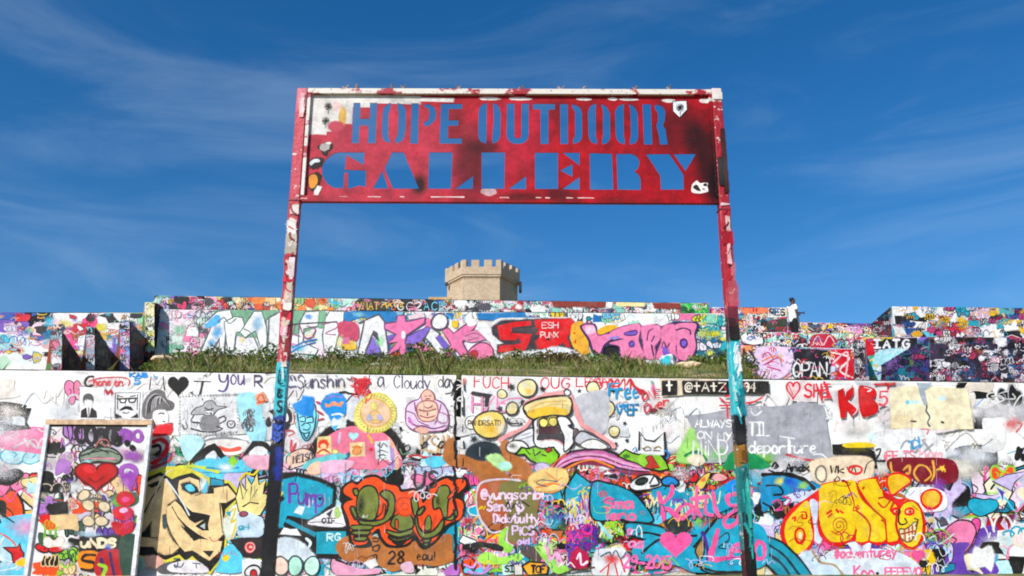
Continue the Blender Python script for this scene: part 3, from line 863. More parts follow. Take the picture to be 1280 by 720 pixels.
    # --- posts: square tubes thick with old paint
    def post_material(zones, spots, name):
        n = Nodes(name)
        sp = n.new('ShaderNodeSeparateXYZ'); n.link(n.pos(), sp.inputs[0])
        z = n.math('ADD', sp.outputs[2], n.math('MULTIPLY', n.math('SUBTRACT', n.noise(7, 6, .7), .5), .22))
        c = lin(zones[0][1])
        for py, colr in zones[1:]:
            zz = at(640, py, YS).z
            c = n.mix(n.ramp(z, zz + .015, zz - .015), c, lin(colr))
        c = n.mix(n.ramp(n.noise(16, 7, .7), .60, .63, 0, .9), c, lin('#d9cfc6'))
        c = n.mix(n.ramp(n.noise(11, 7, .7, stretch=(1, 1, .4)), .62, .66, 0, .8), c, lin('#4b2320'))
        n.base(c, .5); n.bump(n.noise(22, 7, .65), .6, .012)
        return n.m
    PL = post_material([(100, '#c96070'), (147, '#bd2c40'), (252, '#b0202f'), (455, '#28b4c2'), (522, '#223a8c'), (552, '#0e0c14')], [], 'paint_crusted_steel_teal')
    PR = post_material([(100, '#d8c8c0'), (122, '#9c0a1c'), (250, '#a81526'), (392, '#2a0710'), (424, '#27b3bd'), (520, '#141a26'), (556, '#8a6a2c'), (580, '#157f7c'), (650, '#1f6d74'), (690, '#3a0a12')], [], 'paint_crusted_steel_red')
    hw = .046
    def post(px, mat, seed):
        top = at(px, 112.5, YS); x = top.x; z1 = top.z; z0 = ground_z(x, YS) - .3
        bm = bmesh.new(); N = 110; k = 4
        prof = []
        for s_ in range(4):
            c0 = [(-1, -1), (1, -1), (1, 1), (-1, 1)][s_]; c1 = [(-1, -1), (1, -1), (1, 1), (-1, 1)][(s_ + 1) % 4]
            for t in (.08, .5, .92): prof.append((c0[0] + (c1[0] - c0[0]) * t, c0[1] + (c1[1] - c0[1]) * t))
        rows = []
        for i in range(N + 1):
            z = z0 + (z1 - z0) * i / N; row = []
            for q, (a, b) in enumerate(prof):
                d = .0035 * mnoise.noise((a * 3 + seed, b * 3, z * 9)) + .004 * max(0, mnoise.noise((a * 2 + seed, b * 2, z * 3.1)))
                if z > at(640, 256, YS).z: d *= .25
                row.append(bm.verts.new((x + a * (hw + d), YS + .012 + b * (hw + d), z)))
            rows.append(row)
        m = len(prof)
        for i in range(N):
            for q in range(m): bm.faces.new((rows[i][q], rows[i][(q+1) % m], rows[i+1][(q+1) % m], rows[i+1][q]))
        bm.faces.new(rows[-1])
        return bm_obj('post', bm, mat, sg), x
    pL, xL = post(378.8, PL, 1.3)
    pR, xR = post(894.6, PR, 7.7)
    # --- channel frame round the plate
    nF = Nodes('chipped_white_frame')
    cF = nF.mix(nF.ramp(nF.noise(5, 7, .66, stretch=(.6, 1, 1)), .53, .58), lin('#d9d2c8'), lin('#a01426'))
    cF = nF.mix(nF.ramp(nF.noise(40, 5), .62, .67, 0, .8), cF, lin('#6a3a2c'))
    nF.base(cF, .5); M_FW = nF.m
    x0, x1 = xL + hw + .004, xR - hw - .004
    def bar(name, p, q, hgt, d0, d1, mat, skew=0.0):
        """a bar between two points in the sign's plane, hgt tall, from d0 before to d1 behind the plate"""
        a, b = Vector(p), Vector(q)
        v = []
        for w in (a, b):
            for dy, dz in ((-d0, 0), (d1, 0), (d1, hgt), (-d0, hgt)): v.append((w.x, YS + dy, w.z + dz))
        o = mesh_obj(name, v, [(0,3,2,1),(4,5,6,7),(0,4,7,3),(1,2,6,5),(3,7,6,2),(0,1,5,4)], mat, sg)
        bm = bmesh.new(); bm.from_mesh(o.data); bmesh.ops.recalc_face_normals(bm, faces=bm.faces[:]); bm.to_mesh(o.data); bm.free()
        return o
    tl, tr = at(386, 118.6, YS), at(889, 120, YS)
    tl.x, tr.x = x0, x1
    hg = at(640, 113, YS).z - at(640, 119.2, YS).z
    bar('frame_top', tl, tr, hg, .034, .03, M_FW)
    bl, br_ = at(378, 252.6, YS), at(898, 255, YS)
    bl.x, br_.x = x0, x1
    hb = at(640, 246, YS).z - at(640, 253, YS).z
    bar('frame_bottom', bl, br_, hb, .022, .03, M_RED)
    sw = .030
    for px, nm, mt in ((x0, 'L', M_FW), (x1 - sw, 'R', M_RED)):
        zb_, zt_ = (bl.z if nm == 'L' else br_.z) + hb + .001, (tl.z if nm == 'L' else tr.z) - .001
        box('frame_side', px, px + sw, YS - .030, YS + .028, zb_, zt_, mt, sg, .002)
    # collars where the panel posts sit on the lower posts
    M_COL = plain('collar_paint', '#8c2230', .5, .4, 30, bump=.5)
    for x, py in ((xL, 255), (xR, 256.5)):
        z = at(640, py, YS).z
        box('collar', x - hw - .006, x + hw + .006, YS + .012 - hw - .006, YS + .012 + hw + .006, z - .02, z, M_COL, sg, .003)
    # twisted wire stubs standing on the top rail
    M_WIRE = plain('rusty_wire', '#8c7a74', .6, .4, 60)
    for px in (431, 446, 491, 504, 573, 652, 701, 729, 794, 838):
        b0 = at(px, 113.2 + (px - 431) * .0035, YS); bm = bmesh.new()
        for k in range(5):
            a_ = random.uniform(0, 6.28); l = random.uniform(.035, .06)
            d = Vector((math.cos(a_) * .8, math.sin(a_) * .6, random.uniform(.7, 1.4))).normalized()
            o_ = Vector((b0.x, YS, b0.z + .004)) + Vector((0, 0, 1)) * random.uniform(0, .014)
            mt = Matrix.Translation(o_ + d * l / 2) @ d.to_track_quat('Z', 'Y').to_matrix().to_4x4()
            bmesh.ops.create_cone(bm, cap_ends=True, segments=6, radius1=.0075, radius2=.005, depth=l, matrix=mt)
        bm_obj('wire_stub', bm, M_WIRE, sg)
    # stickers and brush marks on the plate and posts
    full = lambda x: 2000
    pt = Painter(sg, (0, YS - .002, 0), (0, -1, 0), (-500, 2000, lambda x: -500, full), .0006, 2.0)
    K = '#17130f'
    for x, y in ((410.2, 133), (407, 151)):
        pt.begin('sticker', 'small black flower stencil on white')
        for a in range(6):
            t = a * math.pi / 6
            pt.line([(x - 4.6*math.cos(t), y - 4.6*math.sin(t)), (x + 4.6*math.cos(t), y + 4.6*math.sin(t))], '#4a4642', .8, False)
        pt.ell(x, y, 1.5, 1.5, K); pt.line([(x, y+4.5), (x-.6, y+8.6)], '#9a948e', .7, False)
    pt.begin('sticker', 'torn grey sticker with black edge')
    pt.fill("396,184 402,180 410,176.5 416,180 415,186 410,190 409,195 403,193 401,188", K, True); pt.fill("400,184 405,179.5 411,178.5 412,184 408,188 402,188", '#b9b1ac', True); pt.fill("407,178 413,177.5 414,180 409,180.5", '#e8e2dc', True)
    pt.begin('sticker', 'white sticker with a black figure')
    pt.fill("387,203 391,199 399,198 404,199 401,207 394,210 389,209", K, True); pt.fill("387.3,204 391,199.6 398,199 400,202 393,203.5 389,207", '#e4e8ec', True)
    pt.begin('sticker', 'orange and black character blot')
    pt.fill("387,220 393,217 398,216 401,221 399,229 396,236 390,238 386.5,231", K, True); pt.fill("386.5,221 392,218 396,220 397,228 392,235 387,234", '#e0953a', True)
    pt.fill("397,232 402.5,234 397,244 393,243 394,238", '#f1ece6')
    pt.begin('sticker', 'white shield sticker with a black flower')
    pt.fill("841,126.5 858,126 859,137 849.5,147 841,139", '#e9ebee', outline=K, ow=.7)
    for a in range(6):
        t = a * math.pi / 6; pt.line([(849.6 - 5*math.cos(t), 134.5 - 5*math.sin(t)), (849.6 + 5*math.cos(t), 134.5 + 5*math.sin(t))], '#34303a', .8, False)
    pt.ell(849.6, 134.5, 1.8, 1.8, K); pt.line([(850, 139), (849.5, 144)], '#6a6670', .8, False)
    pt.begin('sticker', 'cut-out white sticker with black animal face')
    pt.fill("864.5,240 865,231 868,228 871,225.5 875,229 880,228.5 885,229 884,233 885.5,239 880,241 873,242", '#efe8e2', True); pt.fill("866,234 869,231 872,231.5 874,235 876,239 871,238 868,236", K, True); pt.ell(881.5, 231, 2.2, 1.7, K); pt.ell(879.5, 236.2, 1.6, .9, '#a8948c')
    pt.end()
    pt = Painter(sg, (0, YS - .0225, 0), (0, -1, 0), (-500, 2000, lambda x: -500, full), .0006, 2.0)
    pt.begin('scuff_marks', 'pale scuff marks along the lower rail', 'stuff')
    for a, b, y in ((539, 580, 246.2), (424, 434, 245.6), (460, 476, 246), (500, 505, 246), (375, 384, 248), (625, 636, 247), (670, 676, 247), (682, 687, 247.2), (722, 742, 247.4), (708, 716, 247.2)):
        pt.line([(a, y), ((a+b)/2, y+random.uniform(-.3, .3)), (b, y+.2)], random.choice(('#e8c8c4', '#d99a98', '#f0dcd6')), random.uniform(.8, 1.5))
    pt.end()
    # brush work on the post fronts
    for which, xc in (('L', xL), ('R', xR)):
        fy = YS + .012 - hw - .0095
        cpx = {}
        def edge(py, sx):
            # pixel of the post edge at that row
            lo_, hi_ = -200.0, 1500.0
            for _ in range(40):
                m_ = (lo_ + hi_) / 2
                if at(m_, py, fy).x < xc + sx * hw * .97: lo_ = m_
                else: hi_ = m_
            return lo_
        q = Painter(sg, (0, fy, 0), (0, -1, 0), (-500, 2000, lambda x: -500, full), .0005, 2.0)
        q.fringe = 1.8
        q.begin('post_paint', 'brushed and sprayed paint down the post', 'stuff')
        def slab(y0, y1, c, u0=-1, u1=1, w=1.5):
            L_, R_ = [], []
            k = max(2, int((y1 - y0) / 6))
            for i in range(k + 1):
                y = y0 + (y1 - y0) * i / k; ea, eb = edge(y, -1), edge(y, 1); m_ = (ea + eb) / 2; h_ = (eb - ea) / 2
                L_.append((m_ + h_ * max(-1, min(1, u0 + (random.uniform(-.15, .15) if u0 > -1 else 0))), y + (random.uniform(-w, w) if i in (0, k) else 0)))
                R_.append((m_ + h_ * max(-1, min(1, u1 + (random.uniform(-.15, .15) if u1 < 1 else 0))), y + (random.uniform(-w, w) if i in (0, k) else 0)))
            q._fill(L_ + R_[::-1], c)
        def mark(pts, c, w):
            r = []
            for u, y in pts:
                ea, eb = edge(y, -1), edge(y, 1); r.append(((ea+eb)/2 + (eb-ea)/2*u*.8, y))
            q._line(catmull(r) if len(r) > 2 else r, c, w)
        if which == 'L':
            for a, b, c, u0, u1 in ((116, 146, '#e2a6ac', -.3, .7), (122, 140, '#edd2d0', 0, .5), (257, 266, '#dccfc8', -.6, 1), (275, 293, '#e6e0da', -.8, .6), (293, 318, '#bdb3a2', -1, 1), (318, 328, '#c0263a', -1, -.2), (322, 345, '#efd9dc', -.2, 1), (347, 352, '#d0304a', -1, 1),
                                    (352, 378, '#c4b7a6', -.2, .8), (378, 388, '#e4dcd4', -.6, 1), (390, 400, '#d81f3f', -1, 1), (402, 420, '#e9a3b4', -.8, .4), (420, 452, '#d8c8bc', -.3, .7), (424, 446, '#8c1624', .3, 1), (440, 458, '#e9d6d0', 0, .8), (556, 640, '#0a0a16', -1, 1), (560, 600, '#1e2f86', .3, 1), (640, 730, '#0c0b10', -1, 1)):
                slab(a, b, c, u0, u1)
            for y in range(258, 455, 11): mark([(random.uniform(-.9, -.2), y + random.uniform(-6, 6)), (random.uniform(-.3, .3), y + 6), (random.uniform(.1, .9), y + random.uniform(-4, 14))], random.choice(('#a0122a', '#7a1020', '#e7d9d4', '#c8304a', '#d8c2b0')), random.uniform(1, 2.6))
            mark([(-.4, 462), (-.6, 476), (-.2, 480), (.6, 479)], '#0e1418', 1.3); mark([(.2, 460), (.5, 474)], '#bfeef2', 1.6)
            mark([(-.4, 486), (-.5, 496), (.4, 494), (-.3, 490), (.4, 487), (-.4, 486)], '#0e1418', 1.2)
            mark([(.5, 501), (-.3, 502), (-.2, 507), (.5, 509), (.3, 514), (-.5, 513)], '#0e1418', 1.2)
            for y in (524, 531, 540, 547): mark([(-.7, y), (.1, y + 5), (.7, y + 1)], random.choice(('#1c2fa0', '#3f66c8', '#101020', '#7ea0d8')), 2.2)
        else:
            for a, b, c, u0, u1 in ((114, 123, '#e2dcd6', -1, 1), (160, 240, '#3a0610', .1, 1), (196, 232, '#070304', -1, .2), (254, 257, '#e4c9c6', -.9, .9), (270, 290, '#d8b3b0', -.2, .8), (290, 304, '#a01c2c', -1, 1), (304, 330, '#d9adb0', -.3, .5), (330, 352, '#b8626c', .2, .9), (352, 384, '#b04a56', -.6, 1), (384, 402, '#6a2032', -1, 1), (398, 410, '#3a0c18', -1, .5), (408, 423, '#180609', -1, 1),
                                    (432, 470, '#e6f4f2', -.2, .3), (440, 462, '#f4f6f2', .4, .8), (470, 500, '#bfe8e6', -.6, -.1), (486, 520, '#0d7f8c', .3, 1), (520, 553, '#0b0d12', -.9, .8), (556, 579, '#9a6a2a', -.9, .6), (562, 574, '#6f451c', -.2, .7), (584, 640, '#0d6a6c', -1, .2), (600, 660, '#3aa79a', .1, .8), (640, 730, '#250810', -1, -.1), (690, 730, '#0e1512', -.2, 1)):
                slab(a, b, c, u0, u1)
            for y in range(262, 395, 17): mark([(random.uniform(-.9, 0), y + random.uniform(0, 8)), (0, y + 3), (random.uniform(.1, .9), y - random.uniform(-5, 5))], random.choice(('#8c0f22', '#4a0a14', '#c9a09c', '#a81f30')), random.uniform(.8, 2))
            for y in range(428, 520, 9): mark([(random.uniform(-.8, .6), y), (random.uniform(-.8, .6), y + 12)], random.choice(('#0a7f92', '#dff3f3', '#17a2b4', '#0e3c4a', '#39c4cc')), random.uniform(1, 2.2))
            for y in range(584, 700, 14): mark([(random.uniform(-.8, .6), y), (random.uniform(-.8, .6), y + 16)], random.choice(('#0a4f5a', '#2f9c96', '#07262a', '#64c0b4')), random.uniform(1, 2.2))
        q.end()
sign()

# ================================================================== GRAFFITI
K, W, RED, TEAL, PINK, HOT = '#15130f', '#f1efed', '#d71f2b', '#12a3c0', '#ef7fa8', '#f2559c'
ORG, OLV, BRN, TAN, YEL, PUR, LAV, SKY = '#f0552a', '#75803a', '#b06c38', '#efcd98', '#f8c62c', '#6440a4', '#cfc0e8', '#62cbe9'
GRN, DGN, GRY, CRM, NAVY, BLU = '#8fd03f', '#1d8a50', '#a6a8b0', '#f3dcb8', '#24305c', '#1f8fdc'
bottomA = lambda x: 719.0
A = Painter(wallA, (0, YA, 0), (0, -1, 0), (-400, 1700, lambda x: ytopA(x) + 1.2, bottomA), .00008, 3.0)
PASTEL = [W, W, LAV, '#e3eef4', '#f6d7e4', '#bfe6ef', '#f3e2c4', PINK, TEAL, K]
LOUD = [TEAL, TEAL, '#0d87a8', HOT, PINK, GRN, ORG, YEL, PUR, K, K, W, LAV, RED, SKY, BRN, '#e9d9a0']
def row_a(k): A.crop({1: 100, 2: 316, 3: 500, 4: 680, 5: 860, 6: 980}[k], 460, 5.537)
def row_b(k):
    if k == 6: A.crop(960, 580, 5.142)
    else: A.crop({1: 100, 2: 300, 3: 420, 4: 580, 5: 740}[k], 590, 5.537)

# ---- the oldest coats
random.seed(21)
A.begin('old_tags', kind='stuff'); A.raw()
for x0, x1 in ((-380, 96), (1182, 1680)):
    A.crowd((x0, x1, 590, 712), 60, (30, 70), PASTEL + LOUD, 'pptw', lw=(1, 2.4))
    A.crowd((x0, x1, 560, 712), 170, (10, 30), LOUD + PASTEL, 'ptwss', lw=(.8, 2))
    A.crowd((x0, x1, 476, 560), 50, (12, 30), [W, '#f5ece0', GRY, '#e9dfd0', PINK, K, RED, BLU], 'ppsst', lw=(.7, 1.5))
A.crowd((185, 1180, 575, 716), 230, (30, 80), ['#b8b0c0', '#8fb8c8', '#d8a8bc', '#6a6670', '#a8b890', TEAL, LAV, '#c89a8c', '#3a3840', '#55505c'], 'f')
A.crowd((185, 570, 566, 712), 60, (24, 60), ['#eef1f6', LAV, '#f4dbe6', '#c6e8f0', W, '#f3ead8'], 'pp')
A.crowd((185, 345, 560, 716), 120, (10, 28), [TEAL, SKY, GRN, YEL, K, W, PINK, LAV], 'ptws')
A.crowd((345, 575, 566, 625), 90, (8, 26), [W, LAV, PINK, K, '#b9c8e6', SKY, GRY, '#f4dbe6'], 'ptwss')
A.crowd((345, 575, 686, 716), 80, (7, 18), [W, PINK, '#f7b8d0', K, SKY, TEAL, LAV, '#c9efd8'], 'ptws')
A.crowd((582, 960, 570, 712), 90, (24, 60), LOUD, 'ppt', lw=(1, 2.4))
A.crowd((582, 960, 575, 714), 480, (8, 24), LOUD, 'ptwsss', lw=(.7, 1.8))
A.crowd((582, 700, 660, 712), 70, (8, 20), [GRN, '#b9e08a', K, W, PINK, LAV, ORG, TEAL], 'ptwss')
A.crowd((700, 930, 572, 612), 120, (6, 18), [K, K, PINK, W, TAN, RED, '#7a4a3a', GRN, ORG], 'ptwss')
A.crowd((955, 1180, 578, 712), 70, (20, 52), [TEAL, TEAL, '#d6e2f0', LAV, '#e6ecf4', K, PUR, PINK, BLU], 'ppt', lw=(1, 2))
A.crowd((955, 1180, 578, 714), 280, (7, 22), LOUD + ['#dfe6f2', LAV], 'ptwsss', lw=(.7, 1.6))

A.crowd((-380, 1680, 475, 600), 80, (18, 50), ['#e2dfe2', '#e4d9dc', '#dbe0e6', '#e0dace', '#d2d0d4'], 'f')
A.crowd((-380, 1680, 472, 585), 260, (8, 26), ['#e2e0de', '#d6d4d4', '#ece4dc', '#dfe4e8', '#e8dcdc', '#d0ced0'], 'ppsss', lw=(.8, 2))
A.crowd((185, 1180, 572, 716), 260, (5, 14), [K, K, '#3a3840', '#55505c', LAV, PINK, TEAL, '#8a8890', '#b06a80', W], 'sssw', lw=(.45, 1.0))
A.crowd((185, 1180, 500, 575), 90, (5, 14), ['#c9c4c8', '#b8b4ba', '#d8c4cc', '#c0ccd4', '#a8a4aa', '#d8ccb8'], 'sss', lw=(.45, .9))
random.seed(33)
# ---- upper left: lettering and pasted portraits
A.begin('painted_sign_writing', 'black and purple hand lettering along the wall top'); row_a(1)
A.text('M', 480, 150, 92, 105, '#3c3a40', 1.3); A.heart(680, 118, 72, 72, K)
A.line("790,92 905,95", '#3a383c', 1.8); A.line("850,92 838,150 826,190 795,192 768,168", '#3a383c', 1.8)
A.line("962,45 972,90 1005,95 1020,50|1022,48 1024,110 1000,160 958,155", '#5c3f86', 1.9)
A.text('ou', 1042, 112, 108, 42, '#5c3f86', 1.8, .25); A.line("1136,56 1132,72", '#5c3f86', 1.5)
row_a(2)
A.text('R', 12, 128, 74, 50, '#55436e', 1.8)
A.line("90,42 150,34", '#3a3636', 1.6)
A.line("232,95 262,70 250,52 226,90 250,130 300,125|262,60 270,85|285,60 296,85", '#5a4a78', 1.35)
A.text('Sunshin', 310, 140, 92, 42, '#55496a', 1.35, .22, rise=-.03); A.line("652,70 672,82 686,66", '#55496a', 1.5)
A.text('of', 752, 122, 82, 34, '#55496a', 1.3, .2); A.text('a', 862, 132, 104, 46, '#55496a', 1.35)
A.text('Cloudy', 978, 138, 88, 40, '#55496a', 1.35, .16, rise=.02)
row_a(3)
A.text('day', 262, 135, 92, 40, '#3e3a4c', 1.4, .10)
A.line("315,180 370,172 355,192", '#3e3a4c', 1.6)
A.begin('painted_tag', 'red outlined scrawl above the pasted portraits'); row_a(1)
A.spray(200, 95, 150, 38, '#f2b7b9', .6)
A.line("95,60 60,60 35,95 50,130 85,120", '#2a2228', 2.2)
A.text('honezon', 95, 122, 50, 26, '#d8404a', 1.5, .2); A.line("60,92 150,68 300,66 345,90 335,118", '#d8606a', 1.2)
A.line("180,150 190,185 215,150 222,195|185,165 230,170", '#b8323c', 1.6)
A.begin('painted_tag', 'bright blue initials'); A.text('KAB', 345, 62, 28, 34, BLU, 1.9); A.text('5', 375, 112, 40, 44, '#3f9fe0', 1.4); A.line("510,45 520,80 535,60 510,62", '#7ab6dc', 1)
A.begin('painted_portrait', 'stencil of a masked man in a black suit on white')
A.fill("0,130 168,140 168,352 0,352", '#f4f4f4')
A.fill("22,205 42,180 75,180 95,205 92,245 75,268 45,268 26,245", '#5e5a58', True); A.fill("35,232 82,230 78,262 45,264", '#f0efee', True)
A.fill("5,345 10,295 45,272 60,330 82,272 115,300 122,345", '#2a2526'); A.fill("50,272 76,272 64,340 58,340", '#e4e2e2'); A.line("63,275 62,340", '#55504e', 1)
A.begin('painted_portrait', 'black and white paste-up of a man with glasses and a moustache')
A.fill("170,195 240,200 240,340 170,335", '#e4e4e6'); A.fill("238,160 432,160 425,352 240,350", '#f6f6f6'); A.line("246,172 420,172 410,345", '#4a4848', 1, False); A.line("246,172 244,345", '#4a4848', 1, False)
A.line("258,215 400,210|275,215 285,240 315,238 320,218|340,216 345,238 378,236 388,214", '#242122', 1.6)
A.line("268,195 300,200|350,198 385,192|262,185 262,290|400,185 398,290", '#4c4849', 1)
A.fill("275,295 300,270 325,265 352,270 372,295 340,288 322,284 300,290", '#1d1a1b', True); A.line("300,308 322,314 342,308", '#4c4849', 1.2)
A.fill("246,318 268,330 290,340 250,346", '#262223'); A.fill("400,312 375,332 350,344 405,345", '#262223'); A.line("318,240 312,262", '#777777', .8)
A.begin('painted_portrait', 'grey stencil of a woman with swept-up hair')
A.fill("440,345 432,270 460,200 520,150 580,160 600,210 650,240 640,285 590,295 520,300 500,345", '#6f6b6c', True)
A.fill("520,300 590,292 612,330 600,390 540,405 512,370 508,330", '#f3f2f2', True)
for k in range(9): A.line([(455+k*14, 330-k*12), (470+k*13, 230-k*4), (520+k*10, 180+k*6), (560+k*9, 200+k*9)], random.choice(('#2f2c2d', '#b8b5b6', '#4a4748')), 1)
A.line("545,320 565,312 585,318|575,370 590,372", '#3a3637', 1.2); A.fill("505,345 535,410 520,430 500,420", '#2b2829'); A.line("620,385 640,380 630,402", '#b8555c', 1.2)
A.begin('painted_banner', 'pale engraved style paste-up with a dotted border')
A.fill("692,198 1105,182 1095,452 690,472", '#e9e9ea')
for i in range(20): A.ell(696+i*21, 200-i*.8, 4, 4, '#8a888a'); A.ell(694+i*20.5, 466-i*1, 4, 4, '#8a888a')
for i in range(12): A.ell(1100-i*.8, 195+i*22, 4, 4, '#8a888a'); A.ell(694, 210+i*22, 4, 4, '#8a888a')
for i in range(80):
    x, y = random.uniform(715, 1075), random.uniform(215, 430)
    if (x - 895)**2/170**2 + (y - 330)**2/100**2 > .5: A._line([A.T(x, y), A.T(x+random.uniform(-14, 14), y+random.uniform(8, 22))], random.choice(('#b7b6b8', '#97969a', '#c9c8ca')), .8)
A.fill("770,320 800,280 850,262 870,235 905,225 935,240 950,262 1020,270 960,290 930,320 930,330 880,335 860,322 800,325", '#b4b3b5', True, '#4e4c50', 1.1)
A.fill("860,330 930,330 965,370 955,425 850,430 835,380", '#8d8c8f', True); A.fill("862,300 920,296 925,322 870,325", '#f0f0f0', True, '#4e4c50', .9)
A.line("865,275 890,290 925,280|870,310 890,316|900,312 915,318|960,350 1000,335 1010,360 970,385|790,330 770,370 830,380|850,215 850,222|935,210 935,216", '#3d3b3f', 1.3)
A.ell(1048, 390, 26, 26, '#d5d5d6', '#55535a', 1.2); A.line("1040,385 1048,398 1060,380", '#55535a', 1); A.line("712,395 725,425 748,410 735,380", '#55535a', 1.6); A.line("770,420 850,440 930,442 985,425|950,405 990,420", '#3f3d41', 1.3)
A.begin('painted_tag', 'pale cyan ground with a grey flower scribble')
A.fill("1100,190 1230,185 1260,280 1220,470 1170,470 1110,330", '#a9e2f2', True); row_a(2); A.fill("0,230 40,260 90,420 70,520 0,600", '#9fdff0', True); row_a(1)
for k in range(16): A.scribble(*A.T(1125+random.uniform(0, 40), 300+random.uniform(0, 130)), 9, 9, random.choice(('#57555a', '#2c2a2e', '#8b898e')), .9)
row_a(2); A.fill("18,190 75,165 105,225 35,262", '#f2a88a'); A.line("35,220 48,190 70,190 80,225 60,235 40,225|30,245 90,230", '#e0562c', 1.5)
A.begin('painted_tag', 'red swirl with black shading beside the leaning board'); row_a(1)
A.fill("510,440 545,400 632,395 628,450 560,470 505,468", '#e2343a', True)
A.spray(560, 610, 90, 70, '#2c2426', .8)
A.line("505,515 560,495 605,530 590,590 540,640 500,660", '#cf2a33', 5); A.line("505,545 545,535 560,565 530,600", '#1f1a1c', 4); A.line("500,690 560,670 620,640 632,610", '#a03a40', 4)
A.begin('painted_tag', 'green looping scribble')
for q in ("660,480 690,510 720,490 760,500 780,485 800,520 770,560 800,590 760,620", "650,530 680,580 720,560 745,570 700,600 660,590", "670,540 690,600 730,610 790,600 740,650 700,640"): A.line(q, '#2c9c6a', 1.3)
A.begin('painted_mural', 'black peaked arches over bright cyan')
A.line("830,560 870,510 950,488 1060,490 1165,515", '#8f9094', 3.2)
A.fill("870,520 960,495 1100,500 1160,520 1120,590 1000,600", '#f4e9e4', True); A.line("960,548 1030,570 1110,556", '#e8604a', 4)
A.fill("690,480 820,470 860,520 800,600 740,640", '#bfe9f4', True)
A.fill("760,655 820,590 880,540 935,520 975,560 1015,620 985,640 950,600 930,570 895,585 860,625 900,640 850,665", K)
A.fill("1100,640 1150,570 1196,505 1260,505 1300,520 1340,575 1310,580 1270,545 1215,545 1180,590 1150,650", K)
A.fill("870,620 900,588 930,572 950,605 930,640", '#d6dbe2', True); A.fill("1170,600 1215,550 1265,548 1300,580 1240,620", '#eef0f2', True)
A.fill("800,660 900,625 960,640 1010,615 1060,640 1110,640 1190,620 1196,700 1100,720 860,720 780,700", SKY, True)
A.fill("1030,640 1060,610 1090,650 1060,690", GRN); A.line("640,700 740,680 850,690 960,720", '#c8d84a', 3.5); A.line("880,690 1000,700 1100,690", '#2f9cc4', 2.5)
A.spray(1010, 690, 90, 40, '#f4f4f8', .8)

# ---- tan wild-style piece
A.begin('painted_mural', 'tan interlocking wild style letters with heavy black outline'); row_b(1)
A.fill("410,80 450,10 600,-40 760,-30 900,40 1040,60 1120,150 1050,260 1020,460 1010,580 905,710 770,620 730,640 690,600 600,630 520,620 390,600 380,300", '#d9d04e')
A.fill("420,60 560,0 640,50 680,30 780,5 850,50 870,100 920,90 1030,75 1105,170 1035,235 1008,260 1008,440 998,565 905,690 780,580 735,615 690,570 600,608 540,598 390,570 395,450 425,300", K)
A.fill("455,80 560,30 600,55 640,125 665,180 605,222 590,300 600,400 640,480 690,520 640,560 590,568 540,545 520,515 545,455 500,450 502,330 415,435 435,250 455,130", TAN)
A.fill("395,455 535,455 530,515 395,515", TAN)
A.fill("930,112 1025,97 1085,170 1015,213 975,213 990,300 995,430 935,495 820,430 740,370 700,330 640,260 625,232 660,200 700,235 760,330 800,355 870,325 885,395 905,300 780,275 700,205 680,120 690,60 760,35 835,60 852,112 825,150 930,150", TAN)
A.fill("605,240 640,228 690,330 790,480 830,465 985,480 972,550 900,612 780,540 730,550 690,510 640,430 605,330", TAN)
A.fill("470,95 545,60 560,85 500,110", K); A.fill("700,85 760,70 810,105 830,140 770,150 715,120", '#1f2a30'); A.fill("730,100 770,85 800,125 760,135", SKY, True); A.fill("575,300 600,300 605,380 580,390", '#3c4a4e', True); A.fill("700,370 760,410 810,460 770,450", K); A.fill("800,375 885,310 895,405 850,405", K); A.fill("835,375 868,355 868,395", '#b9c6c6')
A.fill("850,545 930,545 900,590", K); A.line("450,280 500,180 560,100|690,330 640,240|830,60 840,150 800,165|970,215 990,420|540,455 500,455", K, 1.2, False)
A.line("600,50 700,190 760,300", '#dbe6ec', 1.4); A.line("640,-20 560,60 470,320", '#f0e3c8', .9)
A.spray(860, 90, 50, 70, '#e6eef6', .95); A.fill("845,140 880,60 895,80 870,150", SKY); A.fill("905,40 1000,60 1000,95 905,95", '#1c93b4', outline=K, ow=1)
A.fill("1000,330 1060,240 1100,260 1090,380 1050,470 1010,440", '#e9eedd', True); A.line("1010,310 1080,250 1050,350 1090,330 1050,470", '#d8c23a', 2); A.fill("1010,280 1050,270 1040,310", TEAL)
A.fill("960,640 1010,520 1090,510 1130,600 1120,690 950,690", SKY, True); A.fill("985,600 1010,570 1040,590 1010,620", YEL, True)
A.fill("455,590 545,585 580,640 520,660 470,640", '#f2b7a4', True); A.fill("385,600 440,590 445,670 385,680", '#a9e0d0', True); A.fill("540,660 640,620 680,690 560,700", '#5d5a5c', True)
A.fill("625,640 790,610 890,690 640,690", '#eae4ea', True); A.text('J', 655, 660, 60, 40, '#33465a', 1.4); A.line("655,640 700,660 720,630|780,630 835,635|805,632 810,665", '#33465a', 1.3)

